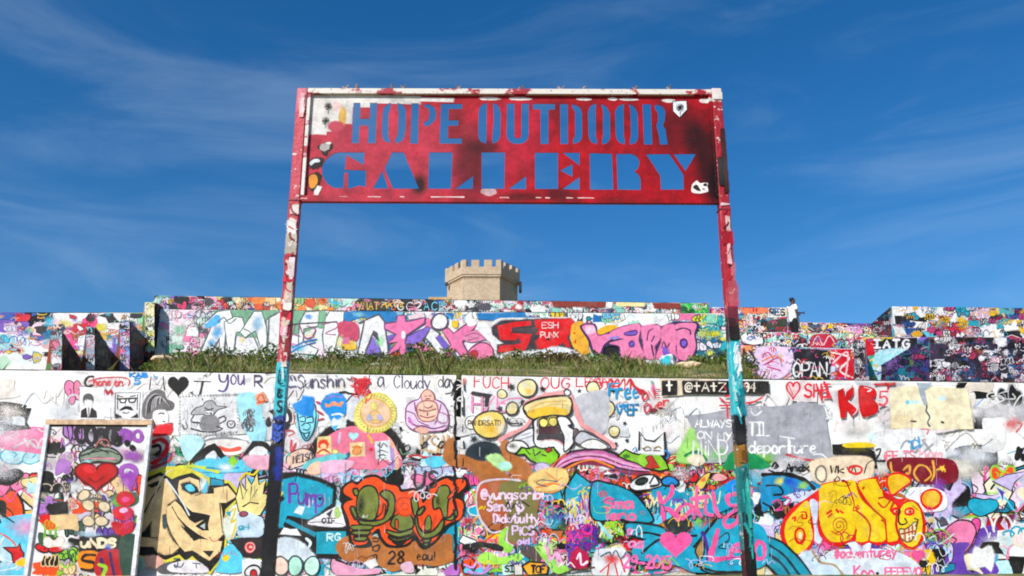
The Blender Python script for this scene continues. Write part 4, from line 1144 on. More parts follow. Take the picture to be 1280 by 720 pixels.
# ---- spiky yellow burst and small squares left of the dark post
A.begin('painted_mural', 'burst of yellow spikes outlined in black next to the signpost'); row_b(1)
A.fill("1080,180 1110,60 1150,130 1150,20 1190,90 1230,0 1240,90 1290,50 1270,150 1330,160 1290,230 1250,300 1150,320 1100,270", '#f0dc94', outline=K, ow=1.4)
A.line("1110,80 1130,190 1160,120|1190,100 1180,200 1230,120|1130,240 1180,210 1240,220", K, 1.3, False); A.line("1105,60 1150,10 1200,20 1240,-20", '#e3cf3c', 2.2)
A.fill("1090,300 1140,270 1200,290 1270,330 1270,430 1190,460 1100,440", '#c9dbea', True); A.text('a4', 1100, 400, 42, 34, '#1fa8c0', 1.8); A.ell(1135, 290, 30, 18, '#9c4a5c', K, 1.2)
A.fill("1040,470 1130,455 1300,455 1300,590 1140,590", '#2b2226'); A.ell(1180, 520, 32, 30, '#d2383c', '#e8a8a0', 2); A.ell(1185, 518, 9, 8, '#f0c8c4')
A.fill("1125,605 1300,605 1300,740 1125,740", '#e8eaee'); A.ell(1200, 690, 55, 45, '#efeaea', K, 2); A.ell(1205, 705, 25, 30, '#c0232c', K, 1.2)

# ---- blue heads, medallion, pink dome
A.begin('painted_mural', 'pink dome with black rim and small square pictures'); row_a(2)
A.fill("375,600 430,500 480,450 540,405 640,365 700,360 760,400 900,430 960,425 1020,500 1060,600 1010,640 980,560 900,480 700,420 560,455 480,520 440,610", K, True)
A.fill("445,640 465,530 545,455 690,402 850,432 930,465 985,540 1015,690 600,690", '#f07f9a', True)
A.fill("930,475 985,540 1015,690 955,690 965,580", '#f6b59c', True); A.fill("940,560 975,560 985,680 950,690", '#b49ad6', True)
A.heart(697, 472, 34, 30, '#aee3ee'); A.line("605,448 595,520", '#c8c4e4', 2); A.line("800,465 830,520", '#f7b84c', 2.4)
A.fill("450,478 540,472 545,590 445,600", '#f4d69a'); A.ell(490, 530, 34, 32, '#e0442c'); A.ell(490, 545, 18, 22, '#f2c89c'); A.line("450,590 490,565 535,590", '#c8402c', 2.2)
A.fill("672,520 775,512 775,610 675,615", '#f3d8a2'); A.ell(722, 575, 30, 26, '#eaa060', '#d87838', 1.2); A.line("690,550 720,540 755,552", '#d87838', 1.4)
A.fill("845,508 950,500 955,640 850,630", '#d7dde0'); A.line("865,530 890,550 905,520 930,545|865,580 890,570 935,585|870,610 900,600 930,615|880,515 880,620", '#4c4a4e', 1.3)
A.star(820, 565, 22, '#e8303a'); A.ell(572, 580, 20, 18, '#e9dc8c', '#a89a4a', 1.2)
A.fill("580,640 640,600 670,580 675,610 640,640", '#285a78', True)
A.begin('painted_medallion', 'round yellow medallion with a seated figure')
A.fill("650,215 690,180 740,185 760,230 740,330 700,370 660,340", '#dcdce4', True)
A.ell(848, 315, 140, 136, '#efe48c', '#e3d35c', 1.6); A.ell(850, 312, 104, 102, '#f3c4a2', '#e2b84c', 1.6)
for k in range(34):
    t = k/34*math.tau; A._line([A.T(848+116*math.cos(t), 315+113*math.sin(t)), A.T(848+131*math.cos(t+.05), 315+128*math.sin(t+.05))], '#c2b04a', 1)
A.ell(842, 265, 24, 28, '#eedb8a', '#d8c46a', 1); A.fill("800,370 815,310 842,295 872,310 890,370 845,380", '#efc888', True, '#d8a86a', 1); A.ell(810, 348, 22, 26, '#b9b2cc'); A.ell(880, 345, 22, 26, '#b9b2cc'); A.line("800,372 845,362 890,370", '#c9a86a', 1.4)
A.line("780,190 795,230 828,185|790,215 780,245", '#e65a50', 1.2)
A.begin('painted_portrait', 'cyan sketched face under a solid blue cap')
A.fill("300,310 330,290 440,300 445,380 410,470 370,510 330,480 305,400", '#8fdcec', True); A.fill("275,255 340,225 345,195 420,205 418,340 340,325 300,300", '#178fe0')
for q in ("310,320 330,440 375,505 425,430 440,330", "325,345 360,335 365,370 330,370", "375,345 415,340 418,375 380,378", "340,400 370,380 400,400 385,430 350,425", "330,440 360,455 400,440", "430,250 440,330 430,400", "350,450 372,490 395,450"): A.line(q, '#0f3f52', 1.4)
A.line("440,235 470,245|450,300 485,320|450,360 490,350", '#c23c52', 1.8)
A.begin('painted_portrait', 'bright blue bearded head with an orange brow')
A.fill("475,260 500,205 560,178 620,190 645,240 635,320 610,330 590,400 550,405 535,340 510,310", '#1c93e2', True); A.line("505,250 530,265 560,240 590,255 620,240|510,265 560,255 610,262", '#f29a72', 3); A.line("550,325 600,318 625,330", '#dff0fa', 2.2); A.fill("540,380 565,350 590,370 620,340 645,360 640,410 560,420", '#e6f2f8'); A.fill("545,405 590,395 575,440", '#4fb4e8'); A.line("510,215 560,195 620,205", '#8b7fc8', 2)
A.line("600,172 640,165 670,178 740,185", K, 2.2); A.line("650,235 690,190 740,185", K, 1.4)
A.begin('painted_tag', 'dense red scribble over the lettering'); row_a(2)
for k in range(20): A.scribble(*A.T(690+random.uniform(-10, 60), 80+random.uniform(0, 105)), 12, 9, random.choice(('#d8323c', '#e04a50', '#c02a34')), 1.1)
A.begin('painted_tag', 'small black marks and pink scrawl by the signpost')
A.fill("210,295 250,280 270,330 255,400 225,435 205,400", '#262324', True); A.fill("220,325 240,315 250,360 228,372", '#f0efee', True); A.fill("90,370 115,340 125,400 100,405", K, True); A.fill("120,300 145,285 140,320", K)
for q in ("215,440 260,430 290,450 250,470", "205,470 215,560 240,590", "270,500 265,580 300,520 280,590", "285,320 290,380", "230,450 200,520"): A.line(q, '#d04a58', 1.8)
A.fill("235,620 300,570 370,560 425,600 400,650 300,690 250,700", '#f3c9b4', True, K, 1.2); A.text('MEISO', 280, 660, 50, 22, '#2f2c2c', 1.3, rise=-.2); A.line("180,600 230,570 260,610", '#5ac0a0', 1.4)
A.fill("-60,620 60,610 170,620 250,690 160,700 0,690", '#f6b4c8', True); A.fill("380,650 560,600 650,610 560,660 420,700 360,700", '#6cc8cc', True, None)
A.fill("400,670 470,650 470,730 370,730", '#f0c4a8', True); A.fill("480,660 560,640 700,650 620,720 480,720", '#f4b6d0', True)
A.begin('painted_portrait', 'line drawn seated bald figure in a lilac robe'); row_a(3)
A.fill("40,205 100,198 120,220 90,290 50,290", '#dcdcdc')
A.fill("40,330 45,270 80,235 130,215 150,180 190,150 230,175 240,215 290,240 325,290 338,360 320,420 250,440 160,440 90,430 45,390", '#ead2ec', True, '#8a4a78', 1.3)
A.fill("155,230 150,180 190,148 230,178 236,225 200,245", '#f0c0ae', True, '#a0605c', 1.1); A.fill("120,260 165,230 230,232 262,270 258,340 215,370 150,365 120,320", '#f0c2ae', True, '#a0605c', 1.1)
A.line("130,290 185,300 250,285|140,330 190,345 245,330|165,265 195,280 225,262|170,195 185,198|200,196 215,194|180,215 205,214|190,310 192,330", '#7a3c3c', 1.2)
A.line("50,300 100,320 130,370 200,400|330,330 270,350 240,390|60,370 110,400 170,410|100,240 110,300|285,250 270,320|90,430 150,400 230,420 320,400", '#8a4a78', 1.3); A.line("60,345 90,395|280,380 320,370", '#c87ac0', 2)
A.fill("110,430 150,415 200,435 160,450", '#f0b8a6', True); A.fill("270,310 325,330 320,380 265,370", '#f2e4f2', True, '#a86a9a', 1)
A.begin('painted_tag', 'faint tan capitals under the seated figure'); A.text('KSAK', 150, 590, 130, 52, '#cfae86', 2.2, .15)
A.line("145,530 165,555 190,520 170,515 150,560|260,540 280,555 310,520 285,510 265,545", K, 1.5); A.ell(125, 577, 10, 10, K); A.ell(232, 597, 12, 8, K); A.ell(262, 595, 10, 8, K)
A.fill("60,610 130,600 180,610 130,630", '#e8f2f4'); A.line("65,612 120,605 180,618 280,605", '#c8303a', 2); A.line("30,520 20,560 40,580 70,560 60,530 40,545", K, 1.4); A.ell(5, 420, 10, 14, K); A.line("0,560 20,600 60,580", '#6a8a6a', 1.3)
A.fill("170,640 230,610 320,625 310,670 220,690", SKY, True); A.line("10,655 60,645 140,655", '#9a98b0', 1.4)

# ---- Pump piece
A.begin('painted_mural', 'teal letter piece with black outline and a purple scrawl'); row_b(2)
A.fill("250,30 300,5 400,5 560,45 665,105 655,235 560,310 500,350 560,378 745,378 745,590 515,592 470,500 380,560 250,470 240,300", K)
A.fill("285,60 400,38 545,72 640,125 635,215 560,270 480,325 440,320 330,300 300,380 250,380 250,250 320,185 280,130", TEAL)
A.fill("330,300 470,330 400,400 300,370", K); A.fill("410,235 450,240 430,295 375,280", '#dfe6ea'); A.fill("475,185 515,200 480,250 450,230", '#bcc8ce'); A.fill("335,325 530,420 520,450 300,340", '#1590ab')
A.fill("530,415 640,410 735,410 735,565 530,565", '#17a0b8'); A.text('RG', 605, 475, 50, 40, '#cdeef2', 2)
A.fill("280,430 310,385 350,400 395,395 425,440 330,430", '#eef2f4'); A.line("460,460 490,490 470,530 440,530", '#dfeef4', 3)
A.fill("250,480 330,455 430,490 500,560 520,610 300,600 240,560", '#d9e4ee', True)
A.text('Pump', 345, 215, 130, 54, '#6a3fa6', 2.6, .12, rise=.12); A.ell(555, 185, 12, 12, '#20253c')
A.line("255,90 290,80 270,130 300,140 260,200", '#e3d44a', 2.4, False)
A.fill("480,345 560,300 640,255 710,240 730,370 500,365", '#efeaf0', True); A.line("480,350 600,345 720,362", '#78747a', 1); A.text('OIF', 570, 355, 36, 26, '#2b2a2c', 1.4); A.fill("655,270 680,240 700,300 665,320", '#a8c878', True); A.fill("600,290 640,260 620,310", '#3a3a3c')
for x, c in ((285, '#f3cfc0'), (385, '#b9ecd8'), (500, '#c6f0dc')): A.ell(x, 650, 52, 68, c, '#2c3c3c', 1.5)
A.fill("640,600 740,640 720,700 640,690", '#f3a6c4', True, K, 1.2)

# ---- orange POW piece
A.begin('painted_mural', 'orange and olive bubble letters over a brown patch'); row_b(3)
A.fill("0,520 60,450 200,430 420,480 640,470 790,430 810,560 840,600 700,650 560,640 400,690 330,660 200,640 60,610", BRN, True)
A.fill("45,100 110,55 150,70 200,30 280,20 350,60 430,80 460,120 540,110 600,140 640,90 700,50 770,25 850,40 900,35 915,90 880,160 895,240 880,300 830,350 780,380 740,430 690,490 620,535 580,520 545,470 500,510 420,525 350,515 300,460 280,420 230,450 250,510 170,525 100,500 85,420 60,330 35,230 60,190 30,150", K, True)
A.fill("60,110 110,75 150,90 205,45 280,38 345,80 425,100 450,138 545,128 585,165 600,215 635,180 655,115 710,70 770,45 800,65 850,50 890,55 895,95 850,140 800,170 870,200 882,250 860,320 800,345 750,375 720,430 670,480 610,505 570,450 530,400 520,470 460,505 370,500 320,450 300,390 255,420 220,470 210,495 130,500 105,420 90,330 55,240 80,205 120,190 60,150", ORG, True)
def olive(pts): A.fill(pts, OLV, True, K, 2.0)
olive("150,300 145,200 165,130 215,95 270,110 298,180 290,270 265,330 200,330"); A.spray(175, 230, 40, 110, K, .9)
olive("305,150 345,125 395,150 412,220 395,300 340,350 260,375 180,365 150,330 220,340 300,330 350,280 360,210 330,180")
A.fill("270,330 320,280 330,220 345,240 330,320", ORG, True, K, 1.3); olive("100,250 125,240 150,300 135,330")
olive("110,370 250,370 240,400 120,400"); olive("115,410 230,405 225,435 125,435"); olive("125,450 215,445 205,475 135,475"); olive("120,120 150,115 155,160 130,160")
olive("380,370 400,310 450,290 520,300 535,380 450,410"); A.ell(480, 240, 64, 66, ORG, '#c83e1c', 1.4, wob=.04); A.line("450,240 470,215 500,225 495,260 465,260", '#c83e1c', 1.2)
olive("350,400 440,420 530,395 525,425 440,450 365,430"); olive("365,445 440,462 525,440 505,465 430,480 380,465"); olive("390,480 440,490 480,480 440,505"); A.fill("410,330 430,335 430,390 412,390", '#d85a30', True, K, 1.2)
olive("520,190 550,180 570,230 560,290 540,300"); olive("690,150 720,100 770,95 790,140 775,220 770,300 750,330 720,250 680,260 670,200"); A.spray(705, 200, 24, 60, K, .85)
olive("545,330 560,300 575,380 620,420 680,400 735,330 750,350 720,420 640,460 580,440"); A.fill("620,330 645,300 660,340 655,400 615,400", OLV, True, K, 1.2); A.line("590,310 610,390|690,290 670,390", '#d84a2c', 2.6)
olive("740,320 790,310 830,260 840,300 800,335"); A.fill("770,180 830,110 850,120 800,180", ORG, True, K, 1.3); olive("590,470 660,465 630,490"); olive("600,495 650,490 625,515"); olive("560,280 600,240 615,255 580,300")
A.text('28', 360, 635, 85, 48, '#26180f', 2, slant=.1); A.text('eau!', 560, 610, 58, 30, '#26180f', 1.7); A.line("255,460 290,455 290,480 255,480|250,520 300,505 290,545 255,540 260,515|255,580 280,570 280,610 255,610|600,640 600,670", '#2a1a12', 1.5)
A.begin('painted_tag', 'pink and white zigzag band at the wall foot'); row_b(3)
A.fill("-10,660 60,640 180,670 290,665 300,700 100,715 0,710", '#f3a9c6', True); A.fill("450,640 520,620 540,690 470,690", '#f3c2d4', True); A.line("0,610 60,630 130,625 200,635 240,670 300,650 340,690", K, 1.6, False); A.fill("195,630 270,600 290,640 240,665", '#eef0f2'); A.fill("750,690 800,640 850,650 840,715 760,715", '#c87ad0', True)
A.text('US', 535, 110, 120, 70, '#3a3840', 1.8, slant=.12)

# ---- brown serpent across the joint
A.begin('painted_mural', 'broad brown curving band crossing the joint'); row_a(3)
A.fill("300,600 330,500 380,500 372,560 385,600 560,605 640,650 720,720 760,800 640,880 540,760 470,690 380,680 320,650", BRN, True)
A.fill("690,560 720,500 760,520 770,590 850,630 900,680 910,740 840,790 770,740 720,680", BRN, True)
A.begin('painted_mural', 'dark green and pale mint blots by the joint'); A.fill("455,590 490,540 560,515 640,520 690,560 690,620 560,640 470,610", '#26313a', True); A.spray(560, 580, 110, 50, '#16242c', .9)
A.fill("600,620 680,600 730,650 770,680 740,710 680,690", '#b9e49c', True); A.fill("680,660 750,650 772,690 700,705", '#b6ead8', True)
A.begin('painted_joint_edge', 'black paint bled along the wall joint')
for k in range(22):
    y = 478 + k*10.6; A.raw(); A._line([(569.5+random.uniform(-2.5, 1.5), y), (569.5+random.uniform(-2.5, 1.5), y+11)], '#191716', random.uniform(1.6, 4))
    if k % 2: A._line([(578.4+random.uniform(-.5, 1.5), y), (578.2+random.uniform(-.5, 2), y+9)], '#2a2726', random.uniform(.8, 2))
# ---- red lettering, bubbles, stars, capped man
A.begin('painted_sign_writing', 'thin red capitals along the top edge right of the joint'); row_a(3)
A.text('FUCH', 515, 135, 78, 48, '#dd3a4a', 1.5, .3, rise=.05); A.text('OUG', 975, 142, 78, 55, '#dc2f44', 1.7, .3)
row_a(4); A.text('LESPE', 225, 128, 62, 48, '#dc4050', 1.6, .25)
for k in range(7): A.line([(300+k*45, 120), (330+k*45, 75), (360+k*40, 130), (330+k*45, 150)], '#d8323f', 1.5)
A.begin('painted_tag', 'pale pink capitals'); row_a(3)
A.fill("600,170 700,160 840,200 800,290 640,300", '#dadadd', True); A.text('HZE', 498, 300, 105, 70, '#ee8fb8', 2.2, .25); A.line("700,240 760,215 840,210", '#ee8fb8', 2)
A.fill("485,180 500,162 640,185 620,208 610,270 585,270 590,200", '#3a3a3e'); A.line("440,80 448,160|440,200 442,330", '#2f4a52', 1.6); A.spray(445, 90, 20, 35, '#e88a78', .9)
A.begin('painted_mural', 'cream bubbles and small black stars on white')
for cr, x, y, rx, ry in ((3, 880, 140, 64, 64), (3, 706, 182, 33, 32), (3, 775, 282, 42, 44), (3, 620, 393, 108, 100), (4, 340, 140, 46, 44), (4, 278, 252, 30, 34), (4, 428, 284, 58, 62), (4, 336, 376, 28, 30), (4, 485, 440, 36, 40)):
    row_a(cr); big = rx > 55
    if rx > 100: A.fill("450,380 470,340 520,335 530,370 520,420 470,420", '#f2efe8', True, '#55504c', 1.3)
    A.ell(x, y, rx, ry, '#f6e2ae' if rx < 100 else '#f8d070', '#3a3634', 1.9 if big else 1.5)
    A.spray(x+rx*.15, y+ry*.35, rx*.7, ry*.5, '#f2b93c', .8 if big else .5); A.spray(x-rx*.2, y-ry*.35, rx*.5, ry*.4, '#fbf4e0', .8)
row_a(3); A.text('PONDRSATD', 470, 400, 36, 20, '#6a5a40', 1.1, .3)
for cr, x, y, r in ((3, 770, 130, 20), (3, 985, 145, 20), (3, 850, 238, 17), (3, 690, 283, 17), (3, 510, 493, 20), (3, 840, 388, 12), (3, 745, 355, 15), (4, 245, 160, 20), (4, 342, 235, 20), (4, 408, 425, 26), (4, 557, 383, 18), (4, 495, 525, 18), (4, 573, 502, 17), (4, 480, 158, 20)):
    row_a(cr); A.star(x, y, r, '#2a2830')
row_a(3); A.line("735,365 760,385 820,385", '#33313a', 1.6); A.spray(700, 420, 60, 60, '#efefef', .6)
A.begin('painted_mural', 'capped man with round goggles, dark moustache and white beard'); row_a(3)
row_a(4); A.fill("200,250 280,180 440,180 420,440 300,420 240,360", '#c9c9d0', True); row_a(3)
A.line("690,500 760,460 850,420 900,360 880,300 870,250 960,205 1060,180 1160,165", '#f2a2a2', 4.5)
row_a(4); A.line("0,192 80,180 160,168 190,215 225,300 262,390 340,440 430,500 480,545", '#f2a2a2', 5); row_a(3)
A.fill("780,500 850,440 930,420 960,520 900,560 820,540", '#dddde2', True, '#3f3c40', 1.4); A.line("840,470 900,450|820,500 920,470", '#9a98a0', 1)
A.fill("735,540 780,505 850,510 890,560 820,590 750,580", '#f0ece6', True, '#33302f', 1.4); A.spray(775, 540, 40, 30, '#33302f', .8)
A.fill("865,310 860,260 960,215 1100,195 1170,205 1190,260 1160,330 1040,330 930,360", '#f7dca0', True, '#2a2624', 2.4); A.fill("880,320 930,285 1050,270 1150,290 1150,325 1040,322 935,350", '#f6bf4a', True); A.line("900,280 1000,240 1150,230|930,300 1050,255 1160,260", '#e0b45c', 1)
A.fill("930,360 1040,335 1150,340 1190,390 1165,420 1200,450 1190,540 1150,600 1090,620 940,540 925,440", '#f1efee', True, '#221f1f', 2.2)
A.fill("945,385 965,350 1090,340 1100,395 1040,420 960,420", '#3c2e30', True); A.ell(992, 380, 34, 30, '#e8d878', '#2a2220', 1.5); A.ell(1058, 374, 32, 30, '#e8d878', '#2a2220', 1.5)
A.fill("950,430 1000,415 1110,410 1105,450 1040,470 960,455", '#46282c', True); A.fill("945,500 965,455 1040,462 1110,450 1130,500 1135,540 1080,500 1000,500", '#403a3e', True); A.line("960,520 1000,502 1090,505 1125,535", '#d8929a', 1.6)
A.fill("960,520 1060,510 1120,545 1110,600 980,560", '#f7f5f3', True)
row_a(4); A.fill("90,345 150,340 190,390 165,400 200,425 235,430 200,480 205,520 140,580 135,480 110,420", '#f3f2f1', True, '#2a2726', 1.8); A.fill("205,420 240,440 205,480", '#6a5a58', True, K, 1.2)
A.fill("210,510 250,440 320,460 430,520 450,560 300,550", '#c6c6ce', True, '#3a383c', 1.6); A.fill("250,540 300,500 370,500 440,550 350,570", '#f1efea', True, '#55504c', 1.2); A.ell(160, 172, 22, 22, '#f2f0f0', '#3a383c', 1.5)
# ---- green splashes and the long pink ribbons
A.begin('painted_mural', 'lime green splashes above sweeping pink and black ribbons'); row_a(3)
A.fill("800,600 840,550 880,560 930,545 985,560 1060,550 1100,600 1090,640 1040,680 960,670 900,640 860,600", '#86c936', False, K, 1.8); A.fill("1000,570 1030,545 1055,570 1020,590", '#a82a2a', False, K, 1); A.line("870,570 900,600|920,560 930,610 970,580|980,600 1010,610", K, 1.3, False); A.ell(980, 690, 58, 34, '#cbbfe0', '#7a6a8c', 1.4)
row_a(4)
for i, (c, w) in enumerate((('#c86aa0', 7), ('#e7a6cc', 5), ('#7a2a58', 3), ('#ef9ac8', 4), (K, 3.2), ('#8a2f4a', 3))):
    A.line([(60, 690+i*16), (150, 625+i*14), (260, 590+i*14), (400, 595+i*15), (520, 640+i*14), (640, 680+i*10), (720, 690+i*8)], c, w)
A.line("60,690 130,610 220,575 360,565 470,580 520,610", '#3a2430', 2); A.line("150,700 250,650 350,640 480,690", '#e8883a', 2); A.line("30,720 90,640 150,600", '#d8622c', 2.2)
A.fill("510,610 560,565 610,590 650,600 700,570 760,580 800,600 840,650 860,700 800,715 700,700 640,660 570,640", '#8cc83a', False, K, 2); A.fill("700,620 740,600 770,650 800,690 740,700 690,690 720,660", '#c2382c', False, K, 1.2); A.ell(565, 612, 20, 10, '#3f7a2c')
# ---- cat mask, blue letters, red letters, black strip
A.begin('painted_tag', 'black outline of a cat eared mask'); row_a(4)
A.fill("650,590 665,480 700,500 760,505 825,455 835,600", '#f2f1f0'); A.line("655,570 658,440 700,500 760,510 830,445 838,640", K, 1.9, False); A.line("690,560 715,545 735,560|760,560 790,545 810,562", '#8a7a3c', 1.8); A.line("680,555 700,575 740,570|755,572 800,575", K, 1.3); A.line("610,570 630,550 640,580|830,570 860,590 845,630", '#2f7fc0', 1.8)
A.begin('painted_tag', 'blue hand lettering'); A.line("448,110 520,105|450,112 448,190|448,150 490,148", '#2196c8', 2.2); A.text('ree', 498, 210, 110, 46, '#3a9cd0', 2.2, .2); A.line("500,260 520,320 545,260 560,300|520,262 570,258", '#1f8cc4', 2.2); A.text('EF', 575, 325, 70, 34, '#1c86bc', 2.4, .2)
A.begin('painted_tag', 'red hand lettering'); A.text('ONE', 675, 220, 56, 36, '#df3a48', 1.6, .2, rise=-.15); A.text('Over', 690, 312, 66, 40, '#e0404c', 1.7, .12, rise=-.35); A.line("640,150 690,160 650,170|600,85 625,130 690,165", '#c8323e', 2.4); A.spray(750, 140, 26, 40, '#e85a9c', .8); A.spray(745, 100, 20, 16, '#3f9a8a', .9); A.fill("790,275 850,285 800,290", K); A.ell(755, 295, 30, 14, '#7a2a30')
A.begin('painted_sign_writing', 'black strip with a hand painted handle in cream')
A.fill("795,70 1200,78 1200,92 965,188 812,200", '#f1dcc0'); A.fill("812,92 918,90 918,188 815,192", '#171412'); A.text('t', 845, 165, 70, 40, '#f3e8da', 2.4)
row_a(5); A.fill("-45,100 -40,90 553,95 560,178 -40,182", '#171412'); A.text('@tAtZ', -25, 165, 62, 48, '#f3e3d2', 1.7, .22); A.text('u194', 315, 165, 62, 38, '#f3e3d2', 1.7, .15); A.line("240,120 260,160|380,110 400,150", '#b8323a', 1.4)
A.begin('painted_tag', 'grey rectangle with white lettering and green bushes'); row_a(5)
A.spray(40, 560, 110, 110, '#7fd04a', .9)
A.fill("-20,330 120,318 260,290 420,262 560,268 700,258 780,232 930,262 945,330 970,480 995,650 760,645 560,640 100,660 -40,650 30,430", '#a7a8b0')
A.fill("-80,640 -20,480 30,420 60,520 130,600 90,650", '#a8e07a', True); A.spray(520, 620, 130, 60, '#74c832', .9); A.spray(210, 600, 90, 60, '#68c040', .8)
A.fill("260,640 290,590 350,570 440,590 520,640 550,690 260,700", DGN, True); A.line("-25,610 20,585 80,590 120,640", '#1d7a4c', 3.6); A.fill("-10,640 30,605 90,610 110,650 60,680", '#f4dfc4', True)
A.text('ALWAYS', 45, 410, 48, 38, '#f4f4f6', 1.6, .12); A.text('TIL', 420, 470, 90, 40, '#f4f4f6', 1.9, .2); A.text('ON MY', 60, 490, 50, 46, '#f4f4f6', 1.7, .12, rise=.05)
A.text('MiND', 30, 600, 100, 62, '#f4f4f6', 2.0, .15); A.line("70,560 60,660|205,560 220,670", '#f4f4f6', 1.6); A.text('deporture', 415, 590, 82, 46, '#f4f4f6', 1.9, .14)
A.line("630,475 730,490|690,480 690,600", '#f4f4f6', 2.2); A.line("860,600 920,600 975,650", '#e9e9ee', 2); A.line("430,300 460,330 505,300|430,280 432,290|490,272 492,284", '#e3e4ea', 1.5)
A.line("215,210 260,240 310,240|215,262 320,262|265,262 270,350|395,245 450,235 510,205|250,200 300,190", '#dd3a46', 1.9)
A.begin('painted_tag', 'red outlined heart and letters'); A.spray(720, 140, 90, 80, '#f4c0c4', .6); A.heart(722, 150, 46, 62, None, '#dc3442', 2); A.text('SHI', 800, 205, 90, 50, '#dd3646', 2.2, .3); A.line("880,110 920,225|935,100 985,215|900,165 955,150", '#dd3646', 2.2); A.line("690,120 720,190", '#e8707a', 1.4)
A.begin('painted_tag', 'fat red initials'); row_a(6)
A.fill("365,160 405,140 412,215 430,150 470,120 472,185 440,235 505,280 500,310 465,340 425,285 420,345 385,348 372,260", '#cf1426'); A.fill("512,145 545,125 615,150 625,200 610,215 640,260 630,310 530,332", '#cf1426', True); A.line("545,130 600,150 570,165|440,230 500,285 470,330|425,160 465,130", '#f0dcdc', 1.3); A.line("520,300 512,150 545,128 620,155 622,200 600,215 640,262 620,315 530,330", '#b80f20', 1.4)
A.text('5', 650, 262, 96, 60, '#d8505c', 2); A.line("620,115 760,110|715,112 712,150", '#c8202e', 2.6)
A.begin('painted_tag', 'cream rectangle with pale drips'); A.fill("730,160 830,130 1110,140 1260,150 1300,420 900,420 735,415", '#f8e1c0'); A.fill("735,330 880,330 900,410 740,420", '#f6dcb4'); A.line("915,110 960,190 980,270 975,300 1000,340 985,380 1000,405", '#55606c', 2.2); A.fill("915,105 1015,105 1000,140 965,160 985,260 960,260 930,180", '#a9b6c0'); A.line("840,240 930,238", '#cdeef2', 5); A.ell(848, 240, 12, 14, '#7cc8d8'); A.line("870,370 905,372|1080,375 1095,380", '#4a443c', 2); A.ell(1085, 212, 28, 20, '#d6eef4')
A.begin('painted_tag', 'white patch with blue and pink scribbles'); A.fill("605,460 740,430 960,425 1060,480 1100,560 1080,640 700,640 620,560", '#fbfbfb', True); A.spray(600, 480, 40, 45, '#bfe8e4', .8)
A.line("800,560 830,510 880,520 870,580 820,590|900,480 870,560 930,540 900,590 960,520|950,500 1030,610|1020,530 940,600", '#9a9ca4', 2.2); A.line("850,520 900,500 930,530 890,560 870,515|920,475 935,550", '#3f9cd0', 1.6)
A.text('iFE IS', 680, 640, 62, 36, '#ea7f90', 2.2, .2); A.text('hom', 930, 625, 62, 46, '#f2b0bc', 2, .15); A.line("940,425 990,430 980,460", '#d87a84', 1.8); A.line("630,570 660,560 650,600 625,640 690,645", '#2f2c2c', 2.2)
A.begin('painted_tag', 'black and yellow smear'); A.fill("325,530 420,525 560,545 620,580 640,700 560,700 570,640 520,610 330,600", '#1b1917'); A.spray(500, 560, 110, 40, '#6a6420', .7); A.fill("405,525 550,515 625,535 600,550 420,552", '#f3cf2c', True); A.fill("340,620 540,615 560,640 380,660", '#a8d4cc', True); A.line("10,600 120,630 250,650", '#c03440', 3); A.spray(40, 640, 120, 40, '#f0f0f4', .7)
# ---- right: names, wine patch
A.begin('painted_tag', 'black names over cream above the yellow letters'); row_b(6)
A.fill("290,-20 640,-40 640,110 500,110 330,130 280,60", '#f4d9bc', True); A.text('Andx', 110, 48, 50, 34, K, 2, .12); A.line("0,40 60,60 100,40|20,20 40,-10 60,20", K, 1.6); A.ell(335, 65, 36, 50, '#f6e0c4', '#77706a', 1.6); A.text('Wk', 395, 60, 46, 38, K, 1.9); A.line("420,110 440,80 460,110|500,20 520,60 545,20 560,70", K, 1.6); A.ell(555, 38, 44, 24, None, '#d83a3c', 2.6); A.line("610,60 630,0 660,-20", K, 1.6)
A.begin('painted_tag', 'dark wine red patch with orange loops'); A.fill("770,-30 960,-40 1180,-20 1200,110 1040,130 960,120 880,70 780,50", '#7c1426', True); A.line("780,-10 790,50 830,60|860,40 900,10 900,60 880,60|960,110 930,60 960,10 1010,20 1040,70 1000,110|1050,-20 1060,60 1040,110|1080,40 1110,20 1130,50", '#e0a84c', 1.9)
A.star(1110, 30, 24, '#f0c04c'); A.spray(1090, 140, 70, 60, '#8a4ab0', .8)
# ---- yellow letters
A.begin('painted_mural', 'fat yellow letters outlined in red with drawn faces'); row_b(6)
A.fill("880,250 900,160 960,150 1040,150 1130,190 1130,290 1000,310 940,300", '#f3f2f4', True)
A.fill("100,260 180,170 260,180 330,150 340,480 280,470 200,250", '#cfd8ea', True)
R2 = '#da2420'
A.fill("75,470 85,370 150,280 240,220 320,160 330,130 480,100 500,105 560,110 690,85 720,150 760,190 790,200 820,225 900,225 985,310 1005,400 985,490 920,550 860,530 830,510 790,525 740,510 700,525 640,505 590,525 540,495 430,530 340,480 310,400 312,250 260,240 290,420 280,520 220,585 150,585", R2, True)
A.fill("105,470 110,380 170,300 250,240 265,380 280,470 240,540 185,575 140,545", '#f9c92f', True)
A.fill("335,140 480,118 510,200 555,300 550,420 520,480 460,500 390,490 340,420 322,320 325,220", '#f9c92f', True)
A.fill("500,122 560,118 600,220 720,350 745,430 740,490 680,500 640,490 590,500 550,480 560,380 540,300 575,290 560,270 530,270", '#f9c92f', True)
A.fill("575,120 690,98 720,160 740,220 800,250 830,310 830,470 800,495 755,490 740,380 700,320 620,220", '#f9c92f', True)
A.ell(905, 385, 92, 146, '#f9c92f', '#c9241f', 2.2); A.fill("755,120 770,75 820,60 880,75 910,115 850,160 790,200 765,160", '#f7b92c', True, R2, 2.4); A.ell(1040, 225, 62, 66, '#f7a83a', R2, 2.8, rot=.5); A.ell(1050, 222, 40, 50, '#f9c04c')
